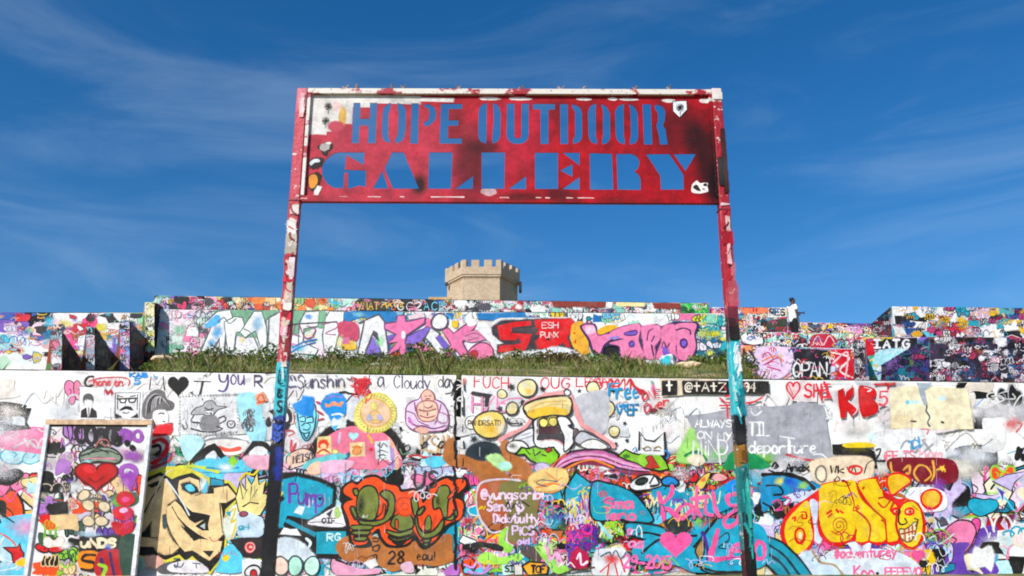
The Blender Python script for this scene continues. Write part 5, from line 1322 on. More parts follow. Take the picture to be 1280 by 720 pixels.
A.line("500,120 545,250 540,300 580,285 565,265|560,118 600,225 745,360 720,360|640,490 650,410 620,350 560,300|550,480 560,420|690,100 720,160|735,215 700,220 780,215 740,280 700,250", '#c8341c', 1.7); A.line("745,365 755,490|610,150 600,160|800,250 780,300 830,310", R2, 2.2)
sp = [(450 + (8 + k*2.1)*math.cos(k*.62), 395 + (8 + k*2.1)*math.sin(k*.62)*1.1) for k in range(22)]; A.line(sp, '#c8761c', 1.3); A.line("400,430 450,455 490,420", '#d8681c', 1.5)
A.line("370,320 400,300|380,340 405,320|430,290 445,310|455,300 475,315", R2, 2.4); A.line("380,190 400,180 385,210 410,205 390,240 415,250 400,280|400,175 430,180 430,280", '#c8a02a', 1.1)
A.line("150,350 170,340 165,365|205,310 235,310 240,350 210,345 215,325", R2, 2.2); A.line("205,330 180,370 220,380 195,405 150,400 130,420", '#c8901c', 1.2); A.ell(198, 460, 32, 46, '#f7b02c', R2, 3); A.ell(200, 460, 12, 24, '#e8e0c0')
A.ell(815, 305, 24, 18, '#f4d8a0', R2, 2.6); A.ell(900, 305, 28, 20, '#f4d8a0', R2, 2.6); A.ell(818, 307, 8, 8, '#b8281c'); A.ell(905, 307, 8, 8, '#b8281c'); A.line("835,290 830,370 855,390 885,375 870,350", '#33261c', 2)
A.fill("835,420 880,415 945,370 935,450 900,500 850,480", '#efe0b0', True, '#6a4a1c', 1.6); A.line("845,450 935,430|870,415 872,490|895,405 900,495|918,390 920,470", '#a83a20', 1.5); A.line("930,350 955,360 940,400", '#5a4020', 1.5); A.line("920,270 960,300|780,270 800,260", '#a8681c', 1.3)
A.begin('painted_tag', 'pale blue ground with pink hand lettering'); A.fill("390,560 540,545 760,550 900,600 980,680 900,730 500,730 350,640", '#d6e2f2', True); A.fill("180,600 280,560 360,640 470,700 460,740 200,740", '#c8dcee', True); A.line("280,560 330,630 420,650 480,720", '#b49a74', 3)
A.text('#adventurey', 420, 605, 60, 32, '#f0709c', 2.2, .14, rise=-.04); A.heart(955, 585, 38, 40, '#f2609a'); A.text('Koo', 545, 725, 70, 38, '#f0689a', 2.4, .2); A.text('PEPEVO', 745, 715, 50, 34, '#f0709c', 2, .15); A.ell(695, 702, 9, 9, K)
A.begin('painted_mural', 'teal sweep with black strokes beside the right signpost'); A.fill("-60,470 60,490 150,560 230,650 270,740 100,740 -20,640 -60,600", '#1794ac', True, K, 2); A.line("0,520 100,590 200,720|-30,560 80,640 150,740", '#0c3440', 2.6); A.fill("-40,90 100,80 240,110 330,150 120,190 20,260 -40,300", '#1f8fc0', True); A.line("-40,70 100,65 230,105 290,160", K, 5); A.line("-20,140 60,140 90,190 30,200|-40,250 20,280", K, 1.8)
for x, y, c in ((70, 110, '#e8e05a'), (150, 130, '#3f6ad0'), (220, 140, '#9cd45a'), (130, 110, '#2f5ad0')): A.spray(x, y, 50, 34, c, .9)
for q in ("20,250 60,230 80,270 40,300 90,290", "90,210 140,230 110,270"): A.line(q, '#d84a8c', 1.5)

# ---- handle in white over brown, right of the joint
A.begin('painted_tag', 'white hand lettering in a looped frame over brown and olive'); row_b(4)
A.fill("80,120 140,50 300,30 440,60 520,130 500,300 440,440 320,500 240,410 150,380 95,260", '#a8603a', True); A.fill("250,100 400,60 480,110 500,240 480,420 380,470 300,460 310,300", '#7a7440', True); A.spray(130, 130, 60, 80, '#e2502c', .8); A.spray(230, 290, 60, 60, '#c8502c', .6)
A.line("390,60 260,50 130,70 90,130 85,220 110,320 160,390 200,420 280,400 300,380 295,480 340,510", '#d8ccd6', 2); A.text('@yungscribl', 118, 188, 66, 40, '#eacfe4', 2.2, .1); A.text('Send (p', 160, 270, 66, 36, '#e8cfe6', 2.2, .16); A.text('Dick/butty', 205, 352, 60, 30, '#e6cbe0', 2.1, .1); A.text('PiCS', 335, 435, 60, 38, '#e2c8e4', 2.2, .15); A.text('oid', 370, 500, 44, 30, '#cdb8e6', 2, .15)
A.fill("250,420 300,385 280,470 340,520 300,560 240,500", '#8fd24a', True); A.line("440,60 460,110 520,130 620,140 700,90|470,30 560,100 690,30|520,40 600,20 660,0", '#e89a5c', 1.8); A.fill("450,40 560,-20 700,-10 700,100 560,130 470,110", '#f0cc84', True); A.line("480,60 560,100 680,40|500,110 600,80 700,100|560,0 640,60", '#e0884a', 1.6)
A.begin('painted_mural', 'teal cut shape with black edge and violet scribble'); A.fill("690,110 770,-10 890,80 1010,80 1140,120 1215,180 1215,330 930,330 900,280 690,280", K); A.fill("705,120 775,10 880,90 1010,95 1130,135 1200,195 1200,300 940,300 700,270", '#15a3be')
for k in range(34): A.scribble(*A.T(700+random.uniform(0, 180), 190+random.uniform(0, 250)), random.uniform(10, 24), random.uniform(10, 26), random.choice((LAV, '#b9a6e0', '#e8b8dc', '#cfe6f4', PUR, HOT, '#e6d44c')), 1.2)
for k in range(26): A.scribble(*A.T(690+random.uniform(0, 160), 380+random.uniform(0, 240)), random.uniform(10, 22), random.uniform(10, 28), random.choice((PUR, '#4a2a8c', '#c81e5c', '#8a1e8c', '#e0409c')), 1.8)
A.fill("730,640 740,560 800,520 860,580 850,650 790,670", '#b81e4c', True); A.line("780,600 800,560 810,640 850,620", '#f0dce8', 2.4); A.line("820,150 830,110 890,120 910,180 880,240", '#d8dc5c', 1.3)
A.fill("930,330 1100,320 1110,480 920,490", '#3a2a2c'); 
for k in range(24): A.scribble(*A.T(935+random.uniform(0, 130), 340+random.uniform(0, 130)), 10, 10, random.choice((ORG, RED, GRN, YEL, '#e8e0d0', '#2a6a5c')), 1.6)
A.line("925,345 1010,455", '#8fe0e4', 3.4); A.fill("905,560 1000,530 1110,540 1120,720 905,720", '#dde0e2', True); A.spray(1020, 600, 70, 60, RED, 1); A.line("1020,620 940,690|1040,630 1060,710|1000,640 990,715|1080,600 1110,690", '#d81e2c', 1.8)
A.begin('painted_sign_writing', 'small boxed letters along the wall foot'); A.fill("260,640 340,625 345,705 270,715", '#bfe0da'); A.text('SI', 285, 690, 44, 26, '#22302c', 2); A.fill("345,640 400,630 405,710 350,712", '#e8e4dc', False, K, 1.2); A.fill("400,650 450,620 590,630 575,705 440,715", '#eda83a', False, K, 2); A.text('TCF', 465, 695, 48, 28, K, 2.4, .15); A.fill("410,520 500,530 520,610 470,600 400,560", '#5a4a44', True); A.line("590,715 640,690 700,685 900,660", '#5a3c2c', 2.2); A.fill("480,510 540,560 720,660 700,690 620,690", '#9cdc5c', True); A.line("560,510 600,600 640,560 680,640|580,530 590,620|640,580 650,650", '#f2a6cc', 3)
A.line("0,520 120,500 260,530", '#181616', 6); A.spray(60, 540, 110, 40, '#161414', .9); A.fill("90,600 160,550 250,590 380,560 380,620 160,640", '#a2de5c', True); A.line("0,640 60,660 90,620 140,670 180,640|20,690 120,700 190,660", '#c49ae0', 2.4); A.line("110,430 140,400 150,440 120,450", '#2a2a2c', 1.5)
# ---- Katie heart Leo
A.begin('painted_mural', 'teal and black tangle behind the pink names'); row_b(5)
A.fill("0,80 120,80 240,120 320,180 420,330 300,360 200,330 0,320", '#18a0bc', True, K, 2); A.fill("240,350 480,380 520,470 420,480 250,430", '#0f9cb8', True, K, 2.2); A.fill("300,500 480,440 700,420 860,330 1020,330 1190,400 1190,640 900,690 700,690 560,640 300,600", '#16a2c2', True)
A.fill("500,340 620,300 680,360 620,420 540,420", '#26302f', True); A.line("240,470 350,420 470,440|340,560 480,460 720,440|700,520 850,330 880,310|730,620 760,680 900,720|700,640 860,690 1040,690", K, 2.6); A.line("760,420 800,560 790,600", '#4a2a8c', 5); A.fill("710,540 760,470 770,560 740,600", '#b08a50', True, K, 1.4); A.line("860,470 930,420 940,470 870,520 930,530", '#0c4a5c', 2)
A.fill("420,110 540,110 640,160 800,150 960,60 1020,60 1020,200 860,280 700,300 560,260 440,220", '#1a9cc0', True); A.fill("255,100 290,50 360,20 440,30 480,90 400,120 300,130", '#f2f2f2', True, K, 2); A.ell(340, 65, 44, 20, '#2a3a3a', K, 2, rot=-.3); A.line("395,80 430,30 460,85 400,100", K, 2.2)
A.fill("475,60 520,30 580,50 590,90 500,95", '#1f8ad0', True, K, 2.6); A.fill("710,90 770,20 815,10 770,110 735,120", '#f3c05c', True, K, 1.6); A.ell(765, 55, 12, 10, '#e0702c'); A.fill("830,30 870,10 930,40 900,60 840,60", '#efa6a6', True); A.fill("920,90 960,60 1010,60 1010,130 930,130", '#2a8ee4', True)
for k in range(10): A.scribble(*A.T(330+random.uniform(0, 480), 150+random.uniform(0, 120)), 16, 20, random.choice(('#d8d890', '#e3d8a0', '#c8e0a0', '#8c7a5a')), 1.5)
A.begin('painted_sign_writing', 'hot pink brushed names with a heart between'); 
A.line("455,140 480,240 490,330|550,100 540,160 470,240 530,260 590,330", '#f2609c', 5.2); A.line("690,240 640,220 580,280 620,320 690,260 700,320", '#f0649c', 4.4); A.line("720,100 720,250 750,310|680,190 800,170|830,130 850,260 880,310", '#ee6aa0', 4.6); A.line("780,200 780,280 830,300", '#ee6aa0', 4)
A.line("1000,150 930,170 950,230 1010,240 1000,340 930,380 910,330 990,260", '#f0649c', 4.2); A.heart(575, 490, 110, 92, '#f4609e'); A.line("865,400 840,500 820,600 950,590", '#f4609e', 5.6); A.line("960,540 1030,540 1010,500 960,530 970,590 1050,590", '#f4609e', 4.6); A.line("1150,480 1120,530 1140,600 1185,580 1180,500 1140,480", '#f4609e', 4.6)
A.text('29-2015', 215, 660, 86, 46, '#ee74b0', 2.8, .12, rise=.02); A.text('Sma', 80, 250, 70, 60, '#f0709c', 3.2, .15); A.text('leno', 90, 330, 66, 54, '#ee6a98', 2.8, .15); A.text('o', 240, 430, 60, 34, '#f080b4', 2.4); A.text('as', 245, 520, 62, 50, '#f080b4', 2.6)
random.seed(45)
A.begin('fresh_tags', kind='stuff'); A.raw()
A.crowd((185, 1180, 580, 714), 26, (4, 11), [K, W, '#3a3840', HOT, '#e8e4ea', '#2f6fb0', '#c8303c', LAV], 's', lw=(.45, .9))
A.crowd((185, 1180, 510, 580), 14, (4, 9), ['#55525a', '#8a8890', '#b84a54', '#4a6a9c'], 's', lw=(.45, .8))
A.crowd((585, 920, 600, 712), 60, (6, 14), [HOT, W, K, PUR, GRN, YEL, LAV, '#0b5f78'], 'sssd', lw=(.6, 1.3))
A.crowd((960, 1178, 600, 712), 14, (6, 12), [HOT, K, PUR, W, '#b8203a'], 'ss', lw=(.6, 1.2))
A.crowd((345, 560, 570, 600), 10, (6, 12), [K, W, PINK, SKY, '#3a3a44'], 'ss', lw=(.6, 1.1))
for _ in range(170):
    x = random.uniform(110, 1175); y = random.uniform(500, 690); A.drip(x, y, random.uniform(5, 20), random.choice(('#8a8890', '#c9c4c8', '#3a383c', '#b0a8b0')), .5)
for _ in range(45):
    x, y = random.uniform(-200, 1500), 0; y = ytopA(x)+random.uniform(0, 2); A.spray(x, y+1, random.uniform(6, 18), random.uniform(1.2, 3), random.choice(('#c9c5bf', '#b4afa6', '#dcd8d2')), .5)
A.end()

random.seed(57)
# ------------------------------------------------------------------ far walls
def project(v):
    q = _rot.transposed() @ (Vector(v) - CAM)
    return 640 + F_PX * q.x / -q.z, 360 - F_PX * q.y / -q.z
def face_painter(parent, p, q, zt, zb, coat=.0003, cell=2.0):
    """painter for the vertical face over the ground line p-q, between heights zb and zt"""
    p, q = Vector((*p, 0)), Vector((*q, 0))
    e = (q - p).normalized(); n = Vector((e.y, -e.x, 0))
    if n.dot(CAM - p) < 0: n = -n
    a, b = project((p.x, p.y, zt)), project((q.x, q.y, zt)); c, d = project((p.x, p.y, zb)), project((q.x, q.y, zb))
    if a[0] > b[0]: a, b, c, d = b, a, d, c
    f = lambda u, v: (lambda x: u[1] + (v[1]-u[1]) * (x-u[0]) / ((v[0]-u[0]) or 1))
    pt = Painter(parent, p, n, (a[0]+.2, b[0]-.2, f(a, b), f(c, d)), coat, cell)
    pt.box = (a[0], b[0], min(a[1], b[1]), max(a[1], b[1]))
    return pt
def front_painter(parent, Y, p0, p1, t0, t1, coat=.0003, cell=2.0):
    return Painter(parent, (0, Y, 0), (0, -1, 0), (p0+.5, p1-.5, lambda x: t0 + (t1-t0)*(x-p0)/(p1-p0) + .7, lambda x: 900), coat, cell)
MIXED = ['#eceaea', '#eceaea', '#f0c6d6', '#e45a92', '#4fb9d4', '#18809c', '#2b2830', '#1d1a1e', '#cf2f3e', '#7fcf9a', '#bfe8d8', '#e9b84a', '#7a5cb8', '#d8d4ea', '#3a5cb0', '#b8643c']
SMALL = dict(lw=(.45, .95))

B = front_painter(wallB, YB, 199, 908, 386.5, 392)
def cB(k): B.crop({1: 90, 2: 340, 3: 540, 4: 720}[k], 350, {1: 4.571, 2: 5.536, 3: 5.536, 4: 5.536}[k])
B.begin('old_tags', kind='stuff'); B.raw()
B.crowd((205, 905, 390, 402), 150, (6, 13), ['#2f7fc0', '#1f6fb0', '#7cc4e0', '#e8eef2', W, '#8fd0b0', '#e9c84a', PINK, '#1c8a9c', '#d8e4ee'], 'ptwss', **SMALL)
B.crowd((205, 905, 402, 445), 130, (6, 16), ['#eef0f6', W, '#f4dbe6', '#dfeaf2', '#e6def2', PINK, '#9ad8c0', '#f0d8a0'], 'pptss', **SMALL)
B.crowd((200, 260, 388, 446), 60, (5, 12), ['#8cc8a4', '#f3cfe0', '#ef9cc0', W, W, '#7ab89c', '#55505a', '#d8e8e0'], 'ssspt', **SMALL)
B.crowd((870, 906, 394, 448), 60, (6, 13), ['#35b4c4', '#1c98ac', '#8fd4b8', '#e8e0ea', '#2b6a8c', '#d8d84a'], 'ptws', **SMALL)
B.crowd((480, 560, 430, 448), 30, (5, 10), [PINK, YEL, ORG, '#2f7fc0', '#d04a5c'], 'ptw', **SMALL)
B.begin('painted_mural', 'pale blue and white slanted letters over green'); cB(1)
B.fill("830,165 1190,165 1420,175 1400,260 1180,320 900,300", '#7fb08e', True)
G1, P1 = '#5a6a66', '#eef3f8'
for q in ("735,410 800,260 755,250 830,180 905,168 925,235 880,300 870,410 840,410 845,330 800,400", "870,240 930,210 975,215 990,290 940,300 925,400 890,410", "960,300 1040,180 1085,180 1120,300 1110,410 1080,400 1050,290 990,330", "1110,230 1165,190 1180,320 1160,420 1120,410"): B.fill(q, P1, False, G1, 1.3)
B.fill("760,262 830,200 850,240 790,270", '#5cb0e8', True); B.spray(830, 300, 40, 50, '#6ab4ec', .9); B.spray(800, 360, 40, 30, '#7cc0ee', .8); B.spray(1060, 250, 40, 60, '#a8d4f0', .9); B.line("835,240 870,215 900,250 940,220|985,280 1030,310 1070,400", G1, 1.4)
cB(2)
for q in ("-20,260 60,220 110,340 60,420 100,480 20,520 -30,480", "190,300 230,220 330,215 320,320 220,340 215,430 320,480 300,520 180,510", "370,260 400,215 500,218 495,290 450,420 430,500 360,500 350,380"): B.fill(q, P1, False, G1, 1.5)
B.fill("335,220 375,220 355,330 325,330", '#7fb08e'); B.spray(255, 255, 34, 26, '#3f90dc', .95); B.spray(180, 470, 70, 40, '#6cc4e0', .8); B.line("140,470 220,430 310,410|130,500 210,460 300,430", '#3f7cc0', 1.6)
B.line("115,320 160,310 150,370 200,390|190,310 230,400 290,390|245,320 300,340 280,390|345,310 440,290 450,330 370,370 440,380", '#a04a7a', 1.1); B.line("110,310 250,300 450,290", '#55505a', 1.2)
B.fill("460,300 560,290 600,330 590,420 520,400 470,390", '#c8506c', True); B.fill("480,440 560,420 580,480 490,480", '#f3c04c', True); B.spray(470, 430, 40, 60, '#f7e8b0', .8); B.fill("500,400 540,400 530,440 490,440", '#d87898')
B.fill("500,230 620,215 840,215 850,280 780,290 620,260 520,290", '#2c7cb8', True); B.spray(600, 240, 60, 25, '#8fd4ea', .9)
B.begin('painted_mural', 'white, pink and violet block letters with grey edges'); cB(2)
B.fill("600,510 660,480 700,390 750,470 800,540 660,520", '#8a70cc'); B.fill("780,390 870,370 860,430 800,440", '#7a64c0')
B.fill("590,510 640,290 600,300 690,260 740,240 780,290 810,540 770,535 700,360 640,520", '#f4f4f6', False, '#5a5660', 1.6); B.spray(745, 420, 40, 60, '#a8f0b0', .9); B.fill("700,350 730,370 745,430 700,380", '#55505c')
B.fill("780,300 860,290 870,245 920,245 925,290 1060,260 1055,300 930,385 925,420 930,500 890,540 880,480 800,520 820,480 870,430 800,440 860,380 780,340", '#f27fae', False, '#6a4a78', 1.5); B.ell(910, 380, 16, 26, '#fbe8f0')
B.fill("920,440 940,390 1080,320 1100,340 1040,420 1000,450", '#8468c4', False, '#55406e', 1.3); B.fill("1040,420 1130,510 1050,510 960,460", '#f27fae', False, '#6a4a78', 1.3)
B.fill("1100,330 1160,370 1150,400 1230,540 1180,550 1060,400", '#f4f4f6', False, '#5a5660', 1.5); B.ell(1160, 290, 56, 56, '#f6f6f8', '#5a4a60', 1.8); B.fill("1130,400 1170,390 1225,450 1200,480", '#7a64c0'); B.fill("940,250 1040,225 1060,255 950,275", '#f3d0d8')
cB(3)
B.fill("70,350 110,330 150,370 270,280 305,320 210,430 265,540 200,530 160,480 110,540 95,510 130,450", '#f27fae', False, '#6a3a58', 1.7); B.fill("20,400 60,380 110,440 80,480", '#7a64c0'); B.fill("130,550 160,500 185,545", '#8468c4')
B.fill("265,540 250,500 300,450 360,435 415,470 420,540 370,565 310,560 300,520", '#f083ac', True, '#6a3a58', 1.7); B.ell(290, 515, 28, 30, '#c82c3c', '#6a3a58', 1.2); B.fill("215,400 300,350 400,390 340,420 260,430", '#d88aac', True); B.line("230,390 300,370 380,410|250,420 320,400", '#b04a7a', 1)
B.fill("300,330 380,310 420,370 400,430 330,360", '#f2f2f2', True); B.fill("140,290 180,285 170,330 140,320", YEL, True); B.fill("240,240 310,300 250,320", W, True)
B.begin('painted_mural', 'red block letters with charcoal shading'); cB(3)
B.fill("310,235 480,230 640,225 650,260 520,275 400,275 320,270", '#2b7ab8'); B.fill("430,300 470,265 540,275 470,300", '#e9c44c', True)
B.fill("405,330 460,270 700,262 970,260 1000,300 960,400 985,470 1000,560 730,500 600,580 440,545 480,510 430,480 400,420", '#f2eff0', True); B.fill("415,330 480,285 700,275 960,270 985,300 945,400 985,480 900,475 690,480 580,495 450,510 455,450 500,440 420,380", '#3a3236')
B.fill("450,320 560,295 690,283 690,315 560,330 545,370 690,375 670,440 640,490 520,505 455,500 465,455 580,450 590,420 470,415", '#d9262a'); B.fill("705,285 960,272 985,300 930,400 950,460 900,470 880,440 860,470 740,472 720,430 760,380 705,370", '#d9262a')
B.fill("550,330 740,335 720,380 640,365 550,350", '#4a4044'); B.fill("550,445 600,400 620,440", '#4a4044'); B.fill("785,420 800,395 820,420", '#2a2226'); B.fill("680,280 705,275 720,330 690,330", '#3a3a3a'); B.fill("880,460 905,435 935,475", '#4a4044')
B.text('ESH', 760, 335, 40, 34, '#f3d8d8', 1.1, .15); B.text('PUNX', 750, 400, 38, 28, '#f3d0d0', 1.0, .12); B.ell(580, 535, 110, 40, '#e6eaf2', None, n=20); B.ell(860, 510, 110, 40, '#dfe2e8')
B.line("500,530 560,545 640,530|520,555 620,560", '#9aa6c4', 1.4)
B.fill("970,310 1050,300 1080,480 1000,490 960,420", '#f0b03c', True); B.line("980,370 1040,380 990,430 1060,450 1010,480", '#d8481c', 2)
B.begin('painted_mural', 'pink bubble letters outlined in dark purple'); cB(4)
DP = '#3c2a58'
B.fill("-5,310 50,310 95,370 60,430 90,500 20,500", '#f0b040', True)
B.fill("130,380 200,320 280,320 300,380 230,420", '#f0b43c', True); B.fill("190,470 300,460 300,555 230,555 190,520", '#1f1d22', True)
B.fill("25,320 130,305 160,380 320,320 440,300 455,320 560,305 590,320 680,290 830,295 850,320 825,380 835,480 780,560 700,570 660,560 630,555 580,550 540,540 470,545 300,555 290,470 200,460 180,520 110,505 80,420", DP, True)
B.fill("40,325 120,315 150,385 220,375 250,400 190,450 160,515 125,500 95,410", '#ef86b0', True); B.fill("60,330 115,320 130,360 80,375", '#f8c6da', True)
B.fill("235,365 330,325 440,310 430,420 465,540 320,550 300,460 230,440 330,410 250,400", '#ef86b0', True); B.ell(383, 445, 16, 20, '#7a5cc0', DP, 1.2); B.fill("330,370 415,350 415,380 350,385", '#7a5cc0', True, DP, 1.2); B.fill("220,400 300,390 270,415", '#9a8ad8', True)
B.fill("455,330 540,315 575,330 580,400 540,460 535,540 480,530 465,430", '#ef86b0', True); B.line("490,420 500,360 530,340|520,430 540,390", DP, 1.5)
B.fill("590,345 640,310 690,330 700,420 680,470 700,560 660,555 640,500 610,545 555,535 590,440", '#ef86b0', True); B.fill("600,470 630,480 650,555 615,555", '#7a5cc0', True); B.line("590,470 605,430 625,470 645,440", DP, 1.5)
B.fill("680,340 700,305 825,305 815,380 825,470 780,550 710,545 695,450 700,390", '#ef86b0', True); B.ell(743, 440, 22, 30, '#7a5cc0', DP, 1.6); B.line("690,350 740,335 785,350 790,380", DP, 1.6); B.line("520,450 535,530", DP, 1.4)
B.end()

def wall_letters(pt, items):
    for st, x, y, h, w, c, l in items: pt.raw(); pt.text(st, x, y, h, w, c, l)
Cc = front_painter(wallC, YC, 193, 886, 369.5, 379)
Cc.begin('old_tags', kind='stuff')
Cc.crowd((196, 884, 372, 392), 300, (6, 14), MIXED, 'pptws', **SMALL)
Cc.crowd((196, 884, 372, 392), 420, (3, 8), MIXED + [K, W, PINK], 'ssstw', **SMALL)
Cc.crowd((222, 275, 372, 388), 40, (4, 10), [PINK, '#f0a8c8', K, '#55505a', W, '#d8406c'], 'sst', **SMALL)
Cc.crowd((290, 420, 372, 390), 60, (5, 11), ['#f0c890', '#f3d8a0', '#e88c4c', '#d85a3c', '#f3e8c8', '#9cc88c'], 'ppst', **SMALL)
Cc.crowd((560, 860, 375, 392), 160, (4, 9), [W, W, '#f0e4e0', '#e46a80', '#55505a', '#8fd0c0', '#2b2830', '#c8404c'], 'ssspt', **SMALL)
Cc.begin('painted_tag', 'white outlined capitals on dark paint'); Cc.raw()
Cc.fill("448,374 480,374 482,388 446,388", '#3a3a34', True); Cc.fill("495,375 540,374 545,389 494,389", '#20262c', True); Cc.text('YMAT', 447, 387, 9, 5.2, '#e0b84a', 1.0, .35); Cc.text('GC2', 497, 388, 10, 7.5, '#e9ecec', 1.1, .5); Cc.text('ACE', 530, 388, 10, 6.5, '#7fd0e4', 1.0, .5); Cc.line("486,376 492,388 497,377", '#d8603c', 1.3)
Cc.crowd((445, 560, 375, 390), 30, (3, 7), ['#e8e0d4', '#e08aa4', '#2b2830', '#7fc4d4', '#e0b84a'], 'ss', **SMALL)
Cc.begin('painted_patch', 'brown and bright green patches'); Cc.fill("690,377 757,377.5 756,384 692,383", '#8c3c30'); Cc.fill("815,379 850,378 850,386 818,386", '#8a3a34'); Cc.fill("852,379 885,379 885,391 852,391", '#2fb04a'); Cc.crowd((853, 884, 380, 391), 14, (3, 7), ['#9be08a', '#1c7a3a', W, '#d84a5c'], 'st', **SMALL)
Cc.fill("770,378 805,378 806,383 770,383", '#f3dca0'); Cc.end()
for wl_, Y, p0, p1, t0, t1, n1, n2, pal in (
    (wallL, 28.12, -420, 194, 389.5, 391, 150, 300, MIXED + ['#9ec8d8', '#d8c84a', '#e8a06c']), (wallR3, YC, 890, 984, 384, 384.5, 50, 110, MIXED + [W, '#f3d0b0', '#8c7a5c']),
    (wallR4, YC, 984.5, 1100, 402.5, 404.5, 60, 120, ['#e45a92', '#f0a0c4', '#c82c4c', YEL, '#2b2830', W, '#8c5cb0', '#d8d0b0', '#55504a']), (wallR2, 28.2, 909, 1096, 414.5, 417.5, 80, 170, ['#bfecd4', '#a6e4cc', '#d8f0e4', W, '#7fd0c0', '#c8304c', '#55505a', '#b8e08a', '#8fb8e0', '#2b2830']),
    (wallR1, 27.4, 926, 1070, 431, 436.5, 70, 150, ['#e6d0ea', '#d8b8e0', '#c8d8f0', PINK, '#e45a92', W, '#2b2830', '#c8303c', '#4fb0d0', '#f0a06c', '#7a5cb8']),
    (wallR5, 28.0, 1081, 1200, 422, 421, 50, 90, ['#2b2830', TEAL, W, '#8fd4c0', '#7a5cb8', '#c8303c', '#e8a04c', '#e9e4f0'])):
    pt = front_painter(wl_, Y, p0, p1, t0, t1); pt.begin('old_tags', kind='stuff')
    yt = min(t0, t1); yb = {wallR3: 416, wallR4: 418, wallR2: 434, wallR1: 476, wallL: 450, wallR5: 475}[wl_]
    pt.crowd((p0, p1, yt, yb), n1, (8, 18), pal, 'pptw', **SMALL); pt.crowd((p0, p1, yt, yb), n2, (4, 10), pal, 'ssstwp', **SMALL)
    if wl_ is wallR3:
        pt.begin('painted_sign_writing', 'black capitals on white'); pt.fill("960,385 983,385 983,396 960,397", '#e6e2de'); pt.text('RES', 962, 394.5, 8, 5, K, 1.7, .35); pt.fill("962,402 983,401 983,412 960,413", '#3a4034', True); pt.ell(915, 391, 3.5, 4.5, '#2a2830'); pt.fill("930,385 958,385 957,391 930,392", '#e8805c', True)
    if wl_ is wallR2:
        pt.begin('painted_tag', 'dark red scrawl'); pt.fill("1012,424 1020,418 1040,420 1046,430 1030,436 1014,434", '#b8283c', True); pt.line("1014,432 1022,420 1028,432 1036,420 1044,431", '#e8c8d0', 1); pt.fill("927,418 950,417 952,432 930,430", '#eceaec', True, '#2b2830', 1.3); pt.line("928,430 940,432 950,431", K, 2)
    if wl_ is wallR1:
        pt.begin('painted_mural', 'white outlined letters on black and red'); cc = lambda s: [(900 + x/4.414, 350 + y/4.414) for x, y in P(s)]
        pt.fill(cc("390,390 560,390 600,410 600,520 580,550 440,550 390,480"), '#211e26', True); pt.text('OPAN', 991, 470.5, 17, 9, '#eef0f2', 1.9, .22); pt.fill(cc("610,390 720,380 740,550 640,550 660,470 610,440"), '#d62a3a'); pt.line(cc("610,400 710,430 660,500 730,540"), '#f0e8ea', 1.6); pt.line(cc("620,460 700,400 690,540"), '#f3d0d4', 1.4)
        pt.fill(cc("200,380 380,375 390,480 330,540 220,530"), '#e3c8e8', True); pt.line(cc("230,430 260,400 290,440 240,470 320,430 340,480"), '#c84a7a', 1.5); pt.line(cc("260,480 330,500"), '#c84a7a', 1.5); pt.line(cc("230,450 300,420 350,450"), '#e8883c', 1.3); pt.line(cc("140,400 150,470 190,440 160,390"), '#2a2830', 2); pt.line(cc("130,380 120,470"), '#2a2830', 2)
    if wl_ is wallR5:
        pt.begin('painted_sign_writing', 'white capitals on black'); pt.fill("1090,424 1146,422 1146,436 1090,437", '#1b181c'); pt.text('IATG', 1092, 435, 10, 8, '#f0eeee', 2.2, .5); pt.text('yd', 1100, 423.5, 7, 6, '#c8d44a', 1.4); pt.fill("1081,424 1090,423 1092,443 1082,444", '#cf2030'); pt.fill("1086,445 1094,444 1096,475 1086,475", '#3fb08c')
        pt.fill("1096,441 1140,439 1140,470 1096,475", '#a9dfe6', True); pt.line("1096,462 1120,450 1142,440", '#e6e4f2', 3); pt.line("1096,468 1120,458 1140,446", '#7a6ac0', 2.4)
    pt.begin('fresh_tags', kind='stuff'); pt.crowd((p0, p1, yt, yb), n2 // 3, (3, 8), [K, W, W, '#c8303c', '#2f6fb0', '#e45a92', '#e9c84a'], 'ss', **SMALL)
    pt.end()
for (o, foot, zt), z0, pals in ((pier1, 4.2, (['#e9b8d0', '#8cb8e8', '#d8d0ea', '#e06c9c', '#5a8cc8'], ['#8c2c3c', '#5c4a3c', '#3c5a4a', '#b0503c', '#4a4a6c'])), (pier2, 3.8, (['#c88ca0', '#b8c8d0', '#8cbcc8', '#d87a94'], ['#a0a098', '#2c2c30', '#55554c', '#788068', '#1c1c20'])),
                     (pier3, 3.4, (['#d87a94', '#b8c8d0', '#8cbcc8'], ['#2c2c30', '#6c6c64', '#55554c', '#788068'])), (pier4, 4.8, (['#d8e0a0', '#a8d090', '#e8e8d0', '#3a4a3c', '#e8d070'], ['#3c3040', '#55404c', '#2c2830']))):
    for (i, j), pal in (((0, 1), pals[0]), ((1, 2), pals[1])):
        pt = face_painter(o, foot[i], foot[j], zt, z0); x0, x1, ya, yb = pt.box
        pt.begin('old_tags', kind='stuff'); pt.crowd((x0, x1, ya, ya+60), 44, (5, 13), pal, 'pptw', **SMALL); pt.crowd((x0, x1, ya, ya+60), 60, (3, 9), pal + ([K, W] if i == 0 else [K, '#3a343c']), 'ssst', **SMALL); pt.end()
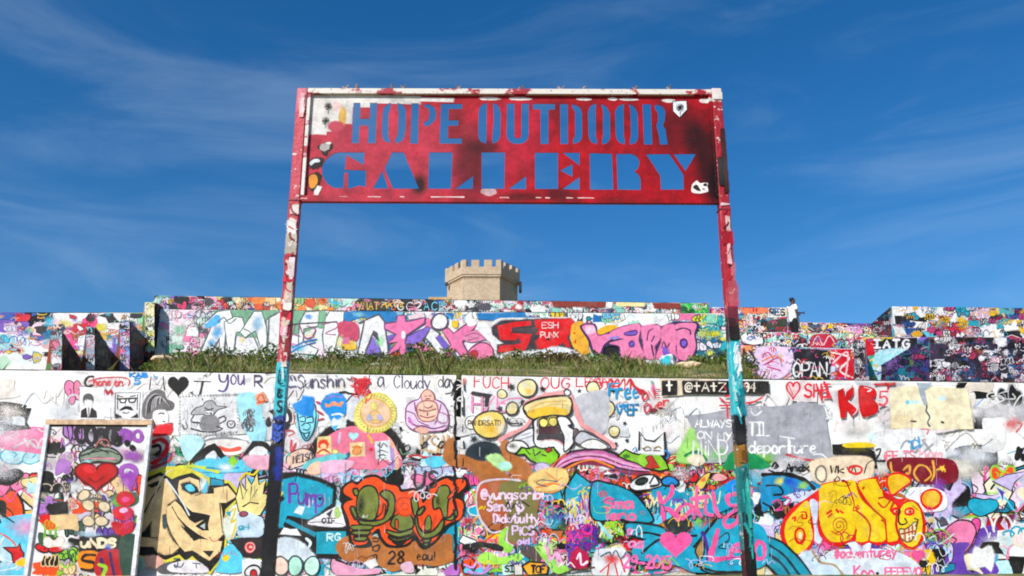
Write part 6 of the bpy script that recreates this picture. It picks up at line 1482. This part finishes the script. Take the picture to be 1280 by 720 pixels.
for (o, foot, zt), z0, pals in ((pierR1, 5.0, (['#2f9cb4', '#c8a8bc', '#d09a34', '#2b2830', '#1d1a1e', '#a82c44', '#5ca8b4', '#e0b840', '#e4e0e0', '#b84a7c', '#2f4f8c'], ['#b8283c', '#3c7a8c', '#55404c', '#8c3c4c', '#7ab0a8'])), (pierR2, 3.4, (['#211e26', '#211e26', '#c9c4cc', '#a83c5c', '#2a5a8c', '#3a3048', '#e6e4ea'], ['#2f4f9c', '#5c3c8c', '#b83c6c', '#2a8ca8', '#8c6ab0', '#3a2f5c'])), (pierR3, 4.2, (['#4a4450', '#7a6a78', '#2c2830', '#9a5c70', '#b8a8b8'], ['#c8303c', '#8c2c3c', '#4a4450']))):
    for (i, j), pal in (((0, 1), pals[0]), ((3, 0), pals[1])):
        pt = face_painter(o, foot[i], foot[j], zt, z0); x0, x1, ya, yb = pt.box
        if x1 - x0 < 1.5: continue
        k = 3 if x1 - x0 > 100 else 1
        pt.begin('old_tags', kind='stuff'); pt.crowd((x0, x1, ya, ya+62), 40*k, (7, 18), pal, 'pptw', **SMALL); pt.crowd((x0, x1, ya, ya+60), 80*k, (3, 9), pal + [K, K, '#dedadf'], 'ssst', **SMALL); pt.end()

random.seed(61)
# ------------------------------------------------------------------ leaning framed board
def board():
    Yb = 12.74
    zt = ztop(120, 524.5, Yb); zb = ground_z(-6, Yb) - .03
    xl, xr = at(52, 560, Yb).x, at(190.5, 525, Yb).x
    M_WOOD = plain('sun_bleached_pine', '#cfae8c', .7, .3, 18, bump=.3); M_BW = wall_material('board_white', '#ecebea')
    o = root('framed_board', ((xl + xr) / 2, Yb, zb), 'tall white framed board with a red painted heart, standing before the wall', 'board')
    fw = .06
    box('panel', xl + .02, xr - .02, Yb + .035, Yb + .06, zb + .03, zt - .02, M_BW, o)
    box('frame_rail', xl, xr, Yb, Yb + .07, zt - .075, zt, M_WOOD, o, .004); box('frame_rail', xl, xr, Yb, Yb + .07, zb, zb + .08, M_WOOD, o, .004)
    M_FR = plain('frame_white_paint', '#dfe0e4', .6, .25, 14, bump=.2)
    for x in (xl + .001, xr - fw - .001): box('frame_stile', x, x + fw, Yb - .002, Yb + .068, zb + .081, zt - .076, M_FR, o, .004)
    xs_ = {}
    pt = Painter(o, (0, Yb + .035, 0), (0, -1, 0), (40, 186, lambda x: 530, lambda x: 760), .00015, 2.5)
    X1 = xr - fw - .004; X0 = xl + fw + .004
    old = pt.plane
    def clipx(x, y, d):
        v = old(x, y, d); return (min(max(v[0], X0), X1), v[1], v[2])
    pt.plane = clipx
    pt.begin('old_tags', kind='stuff'); pt.crowd((60, 180, 540, 730), 40, (16, 40), ['#e6b8cc', '#c8b8d0', '#e8d8dc', '#b8a8a8', '#d89ab4'], 'f'); pt.crowd((55, 180, 600, 730), 90, (8, 20), [W, TAN, K, GRN, ORG, RED, '#3a5c4a', PUR, '#e8c8d8'], 'ptws', lw=(.7, 1.5)); pt.crowd((50, 100, 535, 640), 40, (8, 18), [W, K, '#b07ac0', RED, '#c8b8a8'], 'ptss', lw=(.7, 1.5)); pt.end()
    pt.begin('painted_mural', 'red heart with black sprayed letters and purple drips'); pt.crop(100, 460, 5.537)
    pt.line("-300,396 465,398", K, 2.6, False)
    for x in (10, 75, 145, 215, 260): pt.ell(x, 470+random.uniform(-14, 14), 34, 58, None, '#2a2628', 5); 
    pt.spray(150, 450, 150, 60, '#26222a', .9)
    pt.spray(330, 470, 60, 60, '#a45cb8', 1); pt.ell(400, 470, 30, 34, None, '#a45cb8', 4.5); pt.ell(320, 470, 36, 40, None, '#9a55b0', 4.5)
    for x, y in ((272, 495), (328, 520), (365, 553)): pt.ell(x, y, 22, 22, K)
    pt.spray(365, 610, 90, 56, '#a55ab8', 1); pt.ell(335, 720, 50, 48, None, '#a860bc', 6)
    pt.fill("0,600 60,560 170,545 250,570 290,620 250,660 130,650 20,660", '#8a9a88', True, '#2c2c2c', 2); pt.line("10,610 100,580 200,575 270,600|20,640 140,620 260,640|60,600 120,560 200,590", '#33302f', 1.6); pt.line("30,630 140,625 250,630", '#e08aa0', 1.8); pt.fill("10,660 60,640 70,668", '#9ad4da', True); pt.line("110,545 140,500 190,500 210,550|150,520 180,540", '#a86a5c', 2)
    pt.heart(115, 740, 150, 105, '#c0141c', '#5a0c10', 1.6); pt.ell(70, 700, 44, 26, '#d8343a'); pt.line("60,760 110,790 170,750", '#8a0c14', 2)
    pt.crop(100, 590, 5.537)
    pt.spray(340, 60, 90, 80, '#ac62c0', .95); pt.line("290,30 340,20 390,40|350,0 350,120", '#9a4cb0', 4)
    pt.ell(315, 185, 62, 50, '#cf1430'); pt.ell(300, 285, 74, 48, '#cf1430'); pt.fill("225,350 290,355 360,345 365,400 300,450 240,400", '#c8122a', True); pt.ell(318, 190, 22, 14, '#e85a90'); pt.ell(305, 265, 30, 18, '#e8c0dc'); pt.spray(330, 330, 50, 120, '#e86aa8', .5)
    for q in ("40,140 80,300 30,390", "90,150 95,390", "130,140 160,280 120,390", "20,210 100,180 200,220 150,260", "10,330 90,350 200,330", "60,240 140,250 210,200"): pt.line(q, random.choice(('#8a8078', '#55504c', '#a89a88')), 1.6)
    for x, y in ((60, 230), (170, 240), (60, 340), (150, 340), (30, 160)): pt.ell(x, y, 44, 34, '#e6d2ae', '#6a6056', 1.2, rot=random.uniform(-.5, .5))
    pt.fill("0,450 280,440 285,540 0,550", '#1e1c1c'); pt.text('uNDS', 10, 520, 56, 52, '#ecdcb8', 4, .2); pt.spray(60, 430, 110, 30, '#bcd8e8', .8)
    pt.fill("0,560 120,555 130,640 60,670 0,660", '#f08a2c', True); pt.line("110,575 40,575 20,610 100,630 90,680 10,670", '#2a1c14', 3); pt.fill("130,560 280,540 330,640 320,720 120,720", '#b82a30', True); pt.fill("280,470 400,450 400,720 300,720", '#2c4a3c', True); pt.line("150,600 170,720|210,560 240,720", '#3a2a5c', 4); pt.line("130,640 180,660 160,720", '#9ccc3c', 4); pt.spray(200, 520, 40, 30, '#4a6ac8', .8)
    pt.end()
board()

# ------------------------------------------------------------------ people
def skin_mesh(name, joints, edges, mat, parent, subdiv=2, rootv=0):
    me = bpy.data.meshes.new(name + '_rig')
    keys = list(joints)
    me.from_pydata([joints[k][0] for k in keys], [], [(keys.index(a), keys.index(b)) for a, b in edges])
    o = bpy.data.objects.new(name + '_rig', me); col.objects.link(o)
    sk = o.modifiers.new('skin', 'SKIN'); sk.use_smooth_shade = True
    for i, k in enumerate(keys):
        r = joints[k][1]; me.skin_vertices[0].data[i].radius = r if isinstance(r, tuple) else (r, r)
    me.skin_vertices[0].data[rootv].use_root = True
    ss = o.modifiers.new('sub', 'SUBSURF'); ss.levels = subdiv; ss.render_levels = subdiv
    bpy.context.view_layer.update()
    m2 = bpy.data.meshes.new_from_object(o.evaluated_get(bpy.context.evaluated_depsgraph_get()))
    bpy.data.objects.remove(o)
    m2.name = name; m2.materials.clear(); m2.materials.append(mat)
    m2.polygons.foreach_set('use_smooth', [True] * len(m2.polygons))
    r = bpy.data.objects.new(name, m2); col.objects.link(r); r.parent = parent
    return r
M_SKIN = plain('dark_skin', '#5a3626', .5, .15, 30); M_SHIRT = plain('white_cotton', '#eceaea', .9, .08, 20); M_TROU = plain('black_trousers', '#141318', .9, .2, 20); M_HAIR = plain('black_hair', '#0d0b0b', .7, .3, 60, bump=.5)
M_SHOE = plain('grey_shoes', '#3a383a', .7); M_PINKTOP = plain('pale_pink_cotton', '#e3b9bd', .9, .1, 20); M_JEAN = plain('dark_jeans', '#23283a', .9, .2, 30)
def ball(name, c, r, mat, parent, sub=2):
    bm = bmesh.new(); bmesh.ops.create_icosphere(bm, subdivisions=sub, radius=1.0)
    for v in bm.verts: v.co = Vector((v.co.x*r[0]+c[0], v.co.y*r[1]+c[1], v.co.z*r[2]+c[2]))
    me = bpy.data.meshes.new(name); bm.to_mesh(me); bm.free(); me.materials.append(mat); me.polygons.foreach_set('use_smooth', [True]*len(me.polygons))
    o = bpy.data.objects.new(name, me); col.objects.link(o); o.parent = parent; return o
def hand(J, E, s, wrist, d, up, side):
    """palm and five bent fingers from a wrist, pointing along d"""
    w, d, up, sd = Vector(wrist), Vector(d).normalized(), Vector(up).normalized(), Vector(side).normalized()
    J[s+'palm'] = (w + d*.05, (.036, .018)); E.append((s+'wrist', s+'palm'))
    for i, (off, ln) in enumerate(((-.032, .066), (-.011, .078), (.011, .074), (.031, .058))):
        a = w + d*.095 + sd*off; b = a + d*ln*.55 - up*.012; c = b + d*ln*.3 - up*.03
        for k, p in (('a', a), ('b', b), ('c', c)): J[f'{s}f{i}{k}'] = (p, .0095)
        E += [(s+'palm', f'{s}f{i}a'), (f'{s}f{i}a', f'{s}f{i}b'), (f'{s}f{i}b', f'{s}f{i}c')]
    a = w + d*.03 - sd*.04; b = a + d*.035 - sd*.02 - up*.01
    J[s+'t0'] = (a, .011); J[s+'t1'] = (b, .0095); E += [(s+'palm', s+'t0'), (s+'t0', s+'t1')]
def face(parent, hc, f, side):
    hc, f, sd = Vector(hc), Vector(f), Vector(side)
    for sgn in (-1, 1): ball('eye', hc + f*.088 + sd*.032*sgn + Vector((0, 0, .004)), (.010, .010, .008), M_HAIR, parent, 1)
    ball('mouth', hc + f*.088 + Vector((0, 0, -.058)), (.012, .022, .006), plain('lips', '#4a2420'), parent, 1)
def standing_man():
    Y = 29.8; x = at(991, 395, Y).x; z = ground_z(x, Y)
    o = root('person', (x, Y, z), 'standing person in white t-shirt and black trousers looking down at a phone', 'person')
    o.rotation_euler = (0, 0, R(12))
    J = {'pelvis': ((0, 0, .95), (.12, .15)), 'spine': ((-.01, 0, 1.14), (.11, .145)), 'chest': ((.01, 0, 1.34), (.115, .17)), 'neck': ((.02, 0, 1.49), .055), 'jaw': ((.045, 0, 1.575), (.072, .062)), 'head': ((.045, 0, 1.66), (.098, .078)), 'crown': ((.03, 0, 1.735), (.066, .058))}
    E = [('pelvis', 'spine'), ('spine', 'chest'), ('chest', 'neck'), ('neck', 'jaw'), ('jaw', 'head'), ('head', 'crown')]
    J['nose'] = ((.155, 0, 1.63), .013); E.append(('head', 'nose'))
    for s, g in (('r', -1), ('l', 1)):
        J[s+'sh'] = ((0, .19*g, 1.42), .062); J[s+'el'] = ((.02, .245*g, 1.13), .046); J[s+'wrist'] = ((.26, .17*g, 1.17), .030)
        E += [('chest', s+'sh'), (s+'sh', s+'el'), (s+'el', s+'wrist')]
        hand(J, E, s, J[s+'wrist'][0], (1, -.25*g, .12), (0, 0, 1), (0, 1, 0))
        J[s+'hip'] = ((0, .09*g, .88), .095); J[s+'kn'] = ((.03, .10*g, .50), .060); J[s+'an'] = ((-.01, .10*g, .09), .042); J[s+'toe'] = ((.16, .115*g, .035), .036)
        E += [('pelvis', s+'hip'), (s+'hip', s+'kn'), (s+'kn', s+'an'), (s+'an', s+'toe')]
        J[s+'ear'] = ((.035, .088*g, 1.64), .016); E.append(('head', s+'ear'))
    skin_mesh('body', J, E, M_SKIN, o)
    S = {'hem': ((0, 0, .80), (.14, .17)), 'hip': ((0, 0, .93), (.145, .178)), 'waist': ((-.01, 0, 1.14), (.14, .17)), 'ch': ((.01, 0, 1.34), (.145, .195)), 'col': ((.018, 0, 1.465), .075)}; T = [('hem', 'hip'), ('hip', 'waist'), ('waist', 'ch'), ('ch', 'col')]
    for s, g in (('r', -1), ('l', 1)): S[s+'s'] = ((0, .19*g, 1.42), .082); S[s+'c'] = ((.012, .232*g, 1.24), .075); T += [('ch', s+'s'), (s+'s', s+'c')]
    skin_mesh('shirt', S, T, M_SHIRT, o)
    S = {'w': ((0, 0, 1.06), (.12, .15)), 'p': ((0, 0, .88), (.135, .165))}; T = [('w', 'p')]
    for s, g in (('r', -1), ('l', 1)): S[s+'h'] = ((.0, .1*g, .78), .11); S[s+'k'] = ((.03, .105*g, .50), .085); S[s+'a'] = ((-.01, .105*g, .10), .066); T += [('p', s+'h'), (s+'h', s+'k'), (s+'k', s+'a')]
    skin_mesh('trousers', S, T, M_TROU, o)
    ball('hair', (.018, 0, 1.70), (.108, .090, .085), M_HAIR, o)
    for g in (-1, 1): ball('shoe', (.08, .11*g, .045), (.145, .052, .045), M_SHOE, o)
    face(o, (.045, 0, 1.655), (1, 0, 0), (0, 1, 0))
    rm = Matrix.Rotation(R(12), 4, 'Z')
    def held(name, label, cat, loc, size, mat):
        q = rm @ Vector(loc) + Vector((x, Y, z)); bm = bmesh.new(); bmesh.ops.create_cube(bm, size=1.0)
        for v in bm.verts: v.co = Vector((v.co.x*size[0], v.co.y*size[1], v.co.z*size[2]))
        bmesh.ops.bevel(bm, geom=bm.edges[:], offset=min(size)*.3, segments=2, affect='EDGES')
        h = bm_obj(name, bm, mat); h.location = q; h.rotation_euler = (0, R(-35) if name == 'smartphone' else 0, R(12)); tag(h, label, cat)
    held('smartphone', 'dark phone held in the standing person\'s hands', 'phone', (.37, -.10, 1.205), (.15, .075, .012), plain('phone_black', '#111114', .3))
    # a white cloth hanging from the far hand
    bm = bmesh.new(); rows = []
    for i in range(9):
        t = i/8; rows.append([bm.verts.new(rm @ Vector((.30 + .018*math.sin(u*2.2+i*.4), .14 + u*.022 + .008*math.sin(i+u), 1.17 - t*.5)) + Vector((x, Y, z))) for u in range(-3, 4)])
    for i in range(8):
        for u in range(6): bm.faces.new((rows[i][u], rows[i][u+1], rows[i+1][u+1], rows[i+1][u]))
    bmesh.ops.solidify(bm, geom=bm.faces[:], thickness=.008)
    c = bm_obj('cloth', bm, M_SHIRT, smooth=True); tag(c, 'white cloth hanging from the hand of the standing person', 'cloth')
standing_man()
def sitting_person():
    Y = 29.6; x = at(950, 402, Y).x; z = ground_z(x, Y)
    o = root('person', (x, Y, z), 'person sitting on the terrace floor in a pale pink top with dark hair', 'person')
    o.rotation_euler = (0, 0, R(-25))
    J = {'pelvis': ((0, 0, .12), (.13, .16)), 'spine': ((.02, 0, .30), (.10, .14)), 'chest': ((.07, 0, .46), (.10, .16)), 'neck': ((.11, 0, .58), .05), 'jaw': ((.15, 0, .64), (.07, .06)), 'head': ((.15, 0, .715), (.095, .077)), 'crown': ((.13, 0, .785), (.065, .058)), 'nose': ((.255, 0, .69), .013)}
    E = [('pelvis', 'spine'), ('spine', 'chest'), ('chest', 'neck'), ('neck', 'jaw'), ('jaw', 'head'), ('head', 'crown'), ('head', 'nose')]
    for s, g in (('r', -1), ('l', 1)):
        J[s+'sh'] = ((.06, .17*g, .52), .055); J[s+'el'] = ((.22, .24*g, .34), .042); J[s+'wrist'] = ((.40, .13*g, .42), .028)
        E += [('chest', s+'sh'), (s+'sh', s+'el'), (s+'el', s+'wrist')]; hand(J, E, s, J[s+'wrist'][0], (.8, -.5*g, .05), (0, 0, 1), (0, 1, 0))
        J[s+'hip'] = ((.05, .10*g, .12), .09); J[s+'kn'] = ((.42, .17*g, .36), .06); J[s+'an'] = ((.62, .13*g, .07), .042); J[s+'toe'] = ((.78, .14*g, .03), .033)
        E += [('pelvis', s+'hip'), (s+'hip', s+'kn'), (s+'kn', s+'an'), (s+'an', s+'toe')]; J[s+'ear'] = ((.14, .086*g, .70), .016); E.append(('head', s+'ear'))
    skin_mesh('body', J, E, M_SKIN, o)
    S = {'hem': ((0, 0, .14), (.15, .18)), 'waist': ((.02, 0, .30), (.13, .165)), 'ch': ((.07, 0, .46), (.13, .185)), 'col': ((.10, 0, .56), .07)}; T = [('hem', 'waist'), ('waist', 'ch'), ('ch', 'col')]
    for s, g in (('r', -1), ('l', 1)): S[s+'s'] = ((.06, .17*g, .52), .075); S[s+'c'] = ((.17, .218*g, .40), .065); T += [('ch', s+'s'), (s+'s', s+'c')]
    skin_mesh('shirt', S, T, M_PINKTOP, o)
    S = {'p': ((0, 0, .125), (.14, .175))}; T = []
    for s, g in (('r', -1), ('l', 1)): S[s+'h'] = ((.1, .11*g, .15), .105); S[s+'k'] = ((.42, .172*g, .355), .078); S[s+'a'] = ((.60, .135*g, .10), .058); T += [('p', s+'h'), (s+'h', s+'k'), (s+'k', s+'a')]
    skin_mesh('trousers', S, T, M_JEAN, o)
    ball('hair', (.122, 0, .745), (.112, .096, .10), M_HAIR, o)
    for g in (-1, 1): ball('shoe', (.70, .14*g, .04), (.13, .048, .04), M_SHOE, o)
    face(o, (.15, 0, .71), (1, 0, 0), (0, 1, 0))
sitting_person()

# ------------------------------------------------------------------ grass, bushes, stones on the slope
def leaf_material(name, cols, trans=.25):
    n = Nodes(name)
    g = n.new('ShaderNodeNewGeometry')
    rp = n.new('ShaderNodeValToRGB'); els = rp.color_ramp.elements
    for k, h in enumerate(cols):
        e = els[0] if k == 0 else (els[1] if k == 1 else els.new(.5)); e.position = k/(len(cols)-1); e.color = (*lin(h), 1)
    n.link(g.outputs['Random Per Island'], rp.inputs[0])
    c = n.mix(n.ramp(n.noise(.9, 4), .35, .65), rp.outputs[0], n.mix(1.0, rp.outputs[0], (.62, .66, .5), 'MULTIPLY'))
    n.base(c, .6)
    t = n.new('ShaderNodeBsdfTranslucent'); n.link(c, t.inputs['Color']); mx = n.new('ShaderNodeMixShader'); mx.inputs[0].default_value = trans
    n.link(n.bsdf.outputs[0], mx.inputs[1]); n.link(t.outputs[0], mx.inputs[2]); n.link(mx.outputs[0], n.out.inputs['Surface'])
    return n.m
M_GRASS = leaf_material('slope_grass', ['#46601e', '#658030', '#7f9038', '#587226', '#96924a'])
M_LEAF = leaf_material('weed_leaves', ['#32481a', '#4a6826', '#688234', '#3c5a20', '#7a8c3c'])
M_DRY = leaf_material('dry_stalks', ['#5c4526', '#7a5c34', '#8c7444', '#4a3c22', '#6a6a30'])
rng = np.random.default_rng(5)
def blades(name, n, xr, yr, h, w, mat, clump=1.0):
    x = rng.uniform(*xr, n); y = rng.uniform(*yr, n)
    ok = (x / y < XA_R0 + .03) | (y < 13.2); ok &= (rng.random(n) < np.clip(.75 + 1.6*np.array([mnoise.noise((a*.55, b*.8, 5.0)) for a, b in zip(x, y)]), .12, 1)); x, y = x[ok], y[ok]; n = len(x)
    z = np.array([ground_z(a, b) for a, b in zip(x, y)]) - .01
    cl = np.array([mnoise.noise((a*.9, b*.9, 1.0)) for a, b in zip(x, y)])
    hh = rng.uniform(*h, n) * np.clip(.7 + 1.5*clump*cl, .12, 2.0); th = rng.uniform(0, 6.283, n); ln = rng.uniform(.1, .7, n)*hh; ww = rng.uniform(*w, n)
    dx, dy = np.cos(th), np.sin(th)
    v = np.empty((n, 4, 3))
    v[:, 0] = np.c_[x-dy*ww/2, y+dx*ww/2, z]; v[:, 1] = np.c_[x+dy*ww/2, y-dx*ww/2, z]
    v[:, 2] = np.c_[x+dx*ln*.4+dy*ww*.4, y+dy*ln*.4-dx*ww*.4, z+hh*.6]; v[:, 3] = np.c_[x+dx*ln, y+dy*ln, z+hh]
    me = bpy.data.meshes.new(name); me.vertices.add(n*4); me.vertices.foreach_set('co', v.ravel())
    idx = np.arange(n)*4
    tri = np.stack([idx, idx+1, idx+2, idx, idx+2, idx+3], 1).ravel()
    me.loops.add(n*6); me.loops.foreach_set('vertex_index', tri.astype(np.int32))
    me.polygons.add(n*2); me.polygons.foreach_set('loop_start', (np.arange(n*2)*3).astype(np.int32))
    me.update(calc_edges=True); me.validate()
    me.materials.append(mat)
    o = bpy.data.objects.new(name, me); col.objects.link(o); return tag(o, kind='stuff')
tag(blades('grass', 80000, (-16, 17), (13.5, 27.9), (.04, .17), (.010, .026), M_GRASS), 'rough green grass on the slope behind the retaining wall', 'grass')
tag(blades('grass', 3500, (-10, 11), (9.5, 12.95), (.02, .07), (.005, .012), M_GRASS), 'short grass at the foot of the retaining wall', 'grass')
def bush_meshes(seed, mat, rx, rz, nl, ls):
    rs = random.Random(seed); vs, fs = [], []
    for _ in range(nl):
        while True:
            p = Vector((rs.uniform(-1, 1), rs.uniform(-1, 1), rs.uniform(0, 1)))
            if p.length < 1 and rs.random() < .35 + .65*p.length: break
        lump = .75 + .35*mnoise.noise((p.x*2+seed, p.y*2, p.z*2))
        c = Vector((p.x*rx*lump, p.y*rx*lump, p.z*rz*lump*(1.1 - .3*abs(p.x)))); a, e = rs.uniform(0, 6.28), rs.uniform(-.3, 1.2)
        d = Vector((math.cos(a)*math.cos(e), math.sin(a)*math.cos(e), math.sin(e))); s = d.orthogonal().normalized(); s.rotate(Matrix.Rotation(rs.uniform(0, 6.28), 3, d))
        L = rs.uniform(*ls); b = len(vs); vs += [c, c + d*L*.5 + s*L*.28, c + d*L, c + d*L*.5 - s*L*.28]; fs.append((b, b+1, b+2, b+3))
    fm = bpy.data.meshes.new('foliage'); fm.from_pydata(vs, [], fs); fm.update(); fm.materials.append(mat)
    bm = bmesh.new()
    for _ in range(9):
        a = rs.uniform(0, 6.28); t = Vector((math.cos(a)*rx*.6, math.sin(a)*rx*.6, rz*rs.uniform(.5, .95))); d = t.normalized()
        bmesh.ops.create_cone(bm, cap_ends=False, segments=5, radius1=.012, radius2=.004, depth=t.length, matrix=Matrix.Translation(t/2) @ d.to_track_quat('Z', 'Y').to_matrix().to_4x4())
    sm = bpy.data.meshes.new('stems'); bm.to_mesh(sm); bm.free(); sm.materials.append(M_DRY)
    return fm, sm
M_STRAW = leaf_material('straw', ['#8a7a48', '#a3905c', '#6f6a34', '#b09c6c', '#7a6a3c'])
tag(blades('dry_grass', 13000, (-16, 12), (14, 27.9), (.06, .30), (.008, .02), M_STRAW, 1.4), 'straw coloured dry grass in patches on the slope', 'grass')
kinds = [bush_meshes(k+1, M_LEAF, .42, .42+.08*k, 420, (.05, .12)) for k in range(4)] + [bush_meshes(9, M_DRY, .5, .55, 420, (.06, .16))]
def bush(px, Y, s, k, label, group=None, sx=1.3):
    x = xat(px, Y); o = root('weed_bush', (x, Y, ground_z(x, Y) - .03), label, 'bush', group)
    o.rotation_euler = (0, 0, random.uniform(0, 6)); o.scale = (s*sx, s*sx, s)
    for nm, me in zip(('foliage', 'stems'), kinds[k]):
        c = bpy.data.objects.new(nm, me); col.objects.link(c); c.parent = o
for px, Y, s in ((210, 26, .8), (226, 26.5, 1.2), (240, 25.5, .9), (262, 26.5, 1.0), (285, 27, 1.1), (312, 27, .9), (335, 26, 1.1), (368, 26.5, 1.0), (398, 26, .8), (420, 27, 1.1), (446, 25.5, .9), (470, 26.8, 1.1), (492, 26, .8), (522, 27, 1.5), (538, 26.5, 1.4), (560, 26.3, 1.1), (585, 25, .8), (615, 26, .9), (642, 26.5, 1.0), (668, 26.6, 1.1), (745, 26.8, 1.2), (772, 26, .8), (790, 27, .7), (872, 26, 1.0), (888, 26.5, 1.2), (905, 25.5, 1.1), (930, 26, 1.1), (948, 25, .9), (600, 21, .55), (780, 20, .6), (450, 20, .55), (340, 20, .6), (250, 20, .5)):
    where = 'growing low on the slope just behind the retaining wall' if Y < 22 else 'in front of the ' + ('pale blue slanted letters' if px < 440 else 'white, pink and violet letters' if px < 600 else 'red block letters' if px < 735 else 'pink bubble letters' if px < 865 else 'turquoise end of the middle tier wall')
    bush(px, Y, s, random.randrange(4), 'green weed bush ' + where, 'weed bushes on the slope')
for px, Y, s in ((112, 24, 1.0), (132, 23, 1.1), (150, 23.5, .9), (172, 25.5, 1.1), (186, 26, 1.0), (105, 22, .9), (70, 21, 1.0), (30, 21, 1.1), (-20, 21, 1.0), (195, 24, .8)):
    bush(px, Y, s, random.randrange(4), 'dark green weed bush growing among the buttress piers', 'weed bushes among the piers')
bush(690, 26.6, 1.15, 4, 'brown dried-up bush in front of the red block letters', sx=1.5); bush(716, 26.8, 1.0, 4, 'straw coloured dry tuft beside the brown dried-up bush', sx=1.3)
def stone(px, py, Y, r, mat, label, seed, nm='stone', cat='rock'):
    p = at(px, py, Y); x = p.x; z = ground_z(x, Y); bm = bmesh.new()
    if nm == 'stone': bmesh.ops.create_icosphere(bm, subdivisions=3, radius=1.0)
    else:
        bmesh.ops.create_cube(bm, size=1.8); bmesh.ops.bevel(bm, geom=bm.edges[:], offset=.15, segments=2, affect='EDGES'); bmesh.ops.subdivide_edges(bm, edges=bm.edges[:], cuts=2, use_grid_fill=True)
    for v in bm.verts:
        g = 1 + .22*mnoise.noise(v.co*1.4 + Vector((seed, 0, 0))) + .08*mnoise.noise(v.co*4 + Vector((seed, 0, 0)))
        v.co = Vector((v.co.x*r[0]*g, v.co.y*r[1]*g, v.co.z*r[2]*g))
    o = bm_obj(nm, bm, mat); o.location = (x, Y, z + r[2]*.6); o.rotation_euler = (0, 0, seed); tag(o, label, cat)
    return o
M_LIME = plain('tan_limestone', '#d8c09a', .95, .3, 6, bump=.8); M_TEALB = wall_material('painted_block', '#cfd4dc', ['#35b4c4', '#e6d0e0', '#4a6ab0', '#e9e4e4'], 3.0, .7)
stone(836, 458, 24.5, (.24, .22, .24), M_TEALB, 'lump of concrete splashed white and teal below the pink letters', 1.0, 'concrete_block', 'block')
stone(853, 460, 24.3, (.26, .2, .14), M_LIME, 'long tan stone beside the splashed concrete lump', 2.2)
stone(866, 464, 22.5, (.24, .2, .12), M_LIME, 'flat tan stone lower down the slope near the red signpost', 3.1)
stone(204, 452, 23.5, (.34, .26, .12), M_LIME, 'pale stone at the end of the middle tier wall', 4.2)
stone(582, 454, 25.6, (.14, .12, .16), M_LIME, 'small pale stone under the round pink letter', 5.3)
stone(474, 461, 21.5, (.3, .1, .05), plain('bleached_plank', '#d8d2c4', .8), 'bleached piece of debris lying in the grass', 6.0)
